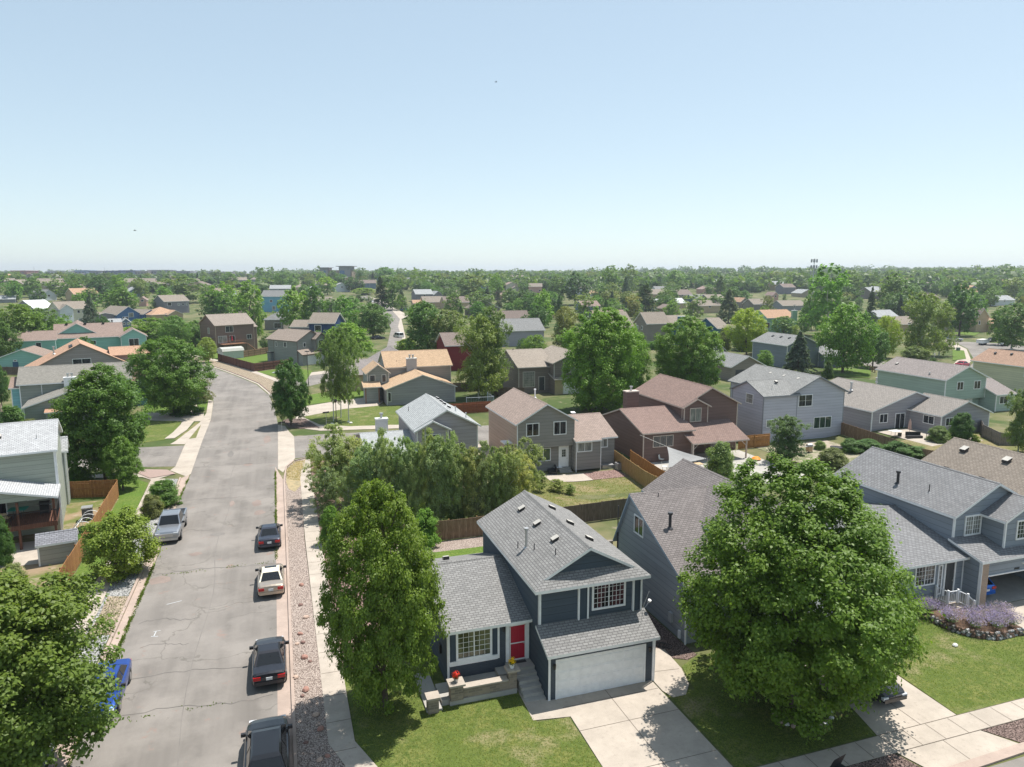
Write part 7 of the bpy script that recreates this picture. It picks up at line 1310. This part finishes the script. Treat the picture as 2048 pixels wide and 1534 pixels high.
def grassfield(name,label,poly,n,col,z,size=.05):
    poly=np.array(poly); lo=poly.min(0);hi=poly.max(0); P=rg.uniform(lo,hi,size=(n*2,2)); x,y=P[:,0],P[:,1]; ins=np.zeros(len(P),bool); m_=len(poly)
    for i in range(m_):
        a,b=poly[i],poly[i-1]; cnd=((a[1]>y)!=(b[1]>y)); t=(b[0]-a[0])*(y-a[1])/(b[1]-a[1]+1e-9)+a[0]; ins^=cnd&(x<t)
    P=P[ins][:n]; zz=np.array([gz(a,b) for a,b in P]) if z=='g' else z; Q=np.stack([P[:,0],P[:,1],zz+rg.uniform(.0,.045,len(P))],1); o=tufts(name,label,Q,size,col,.35); o['category']='grass'
grassfield('grass','mown grass blades of the lawn before the dark blue house',[(5.4,24),(3.4,29.3),(2.8,31.5),(2.8,35),(6.2,35),(6.2,32.6),(7.9,32.8),(11.2,32.8),(11.3,30.2),(13.0,30.1),(12.9,24.5)],16000,(.20,.215,.065),.03,.028)
grassfield('grass','mown grass blades of the shaded lawn around the largest maple',[(18.8,24.2),(18.8,29.9),(20.3,30.1),(21,32.4),(26.8,32.8),(26.8,26),(26.3,24.2)],12000,(.16,.19,.05),.03,.028)
grassfield('grass','mown grass blades of the lawn below the stone wall',[(31.8,24.3),(32,27.1),(32.4,33),(38.5,33),(38.8,31.5),(39.5,29.5),(40.5,28.6),(43.4,28.4),(43.4,24.3)],14000,(.17,.21,.055),.03,.028)
grassfield('grass','tall dry grass of the sloping back lawn',[(21.5,56.4),(38,56.4),(38.6,62),(38,71),(24,72),(21.5,70)],20000,(.22,.22,.09),'g',.06)
grassfield('grass','straw-coloured grass patch at the gravel corner',[(.3,78),(.3,82),(1.2,85.4),(2.6,86),(1.9,80),(1.6,77)],1500,(.40,.32,.18),.1,.05)
# birds
for px,py,d in ((270,461,60),(992,164,60)):
    r_=ray(px,py); r_=r_/np.linalg.norm(r_)*d; m=MB(); m.bar((-.09,0,0),(.09,0,0),.05,0,6,.03); m.poly([(-.03,0,.01),(.05,0,.01),(-.01,.16,.07)]); m.poly([(.05,0,.01),(-.03,0,.01),(-.01,-.16,.07)]); m.build('bird',[BLACK],loc=(r_[0],r_[1],HC+r_[2]),label='tiny dark bird flying in the open sky, %s'%('low at left' if px<500 else 'high at centre'),cat='bird')
# things standing in the open garage
e=empty('storage_shelf',(49.3,38.6,.06),0,'dark crowded storage shelf at the back of the open garage','shelf'); m=MB(); m.box(-1.3,-.3,0,1.3,.3,.05); m.box(-1.3,-.3,.8,1.3,.3,.85); m.box(-1.3,-.3,1.6,1.3,.3,1.65); m.build('shelf_board',[BLACK],e)
for a in (-1.28,1.22): m=MB(); m.box(a,-.3,0,a+.06,.3,1.9); m.build('upright',[BLACK],e)
for x,y,z,w_,c_,l in ((48.8,38.6,.93,.35,(.35,.22,.12),'brown box on the garage shelf'),(49.6,38.6,.93,.3,(.08,.2,.45),'blue box on the garage shelf'),(48.9,35.9,.07,.32,(.4,.02,.04),'red storage crate on the garage floor'),(49.3,36.8,.07,.5,(.03,.03,.03),'black storage bin on the garage floor')):
    m=MB(); m.box(-w_/2,-w_/2,0,w_/2,w_/2,w_); m.box(-w_/2-.02,-w_/2-.02,w_+.001,w_/2+.02,w_/2+.02,w_+.05); m.build('storage_box',[plain(l.split()[0]+'_box',c_,.6)],loc=(x,y,z),label=l,cat='box')

# ---------------------------------------------------------------- haze
m,t,b=newmat('haze_air'); t.nodes.remove(b); v=N(t,'ShaderNodeVolumePrincipled'); v.inputs['Color'].default_value=(.80,.88,1,1); v.inputs['Density'].default_value=HAZE; v.inputs['Anisotropy'].default_value=.3; t.links.new(v.outputs[0],t.nodes['Material Output'].inputs['Volume'])
mb=MB(); mb.box(-3300,-300,-3,5300,7100,95); mb.build('haze',[m],kind='stuff')
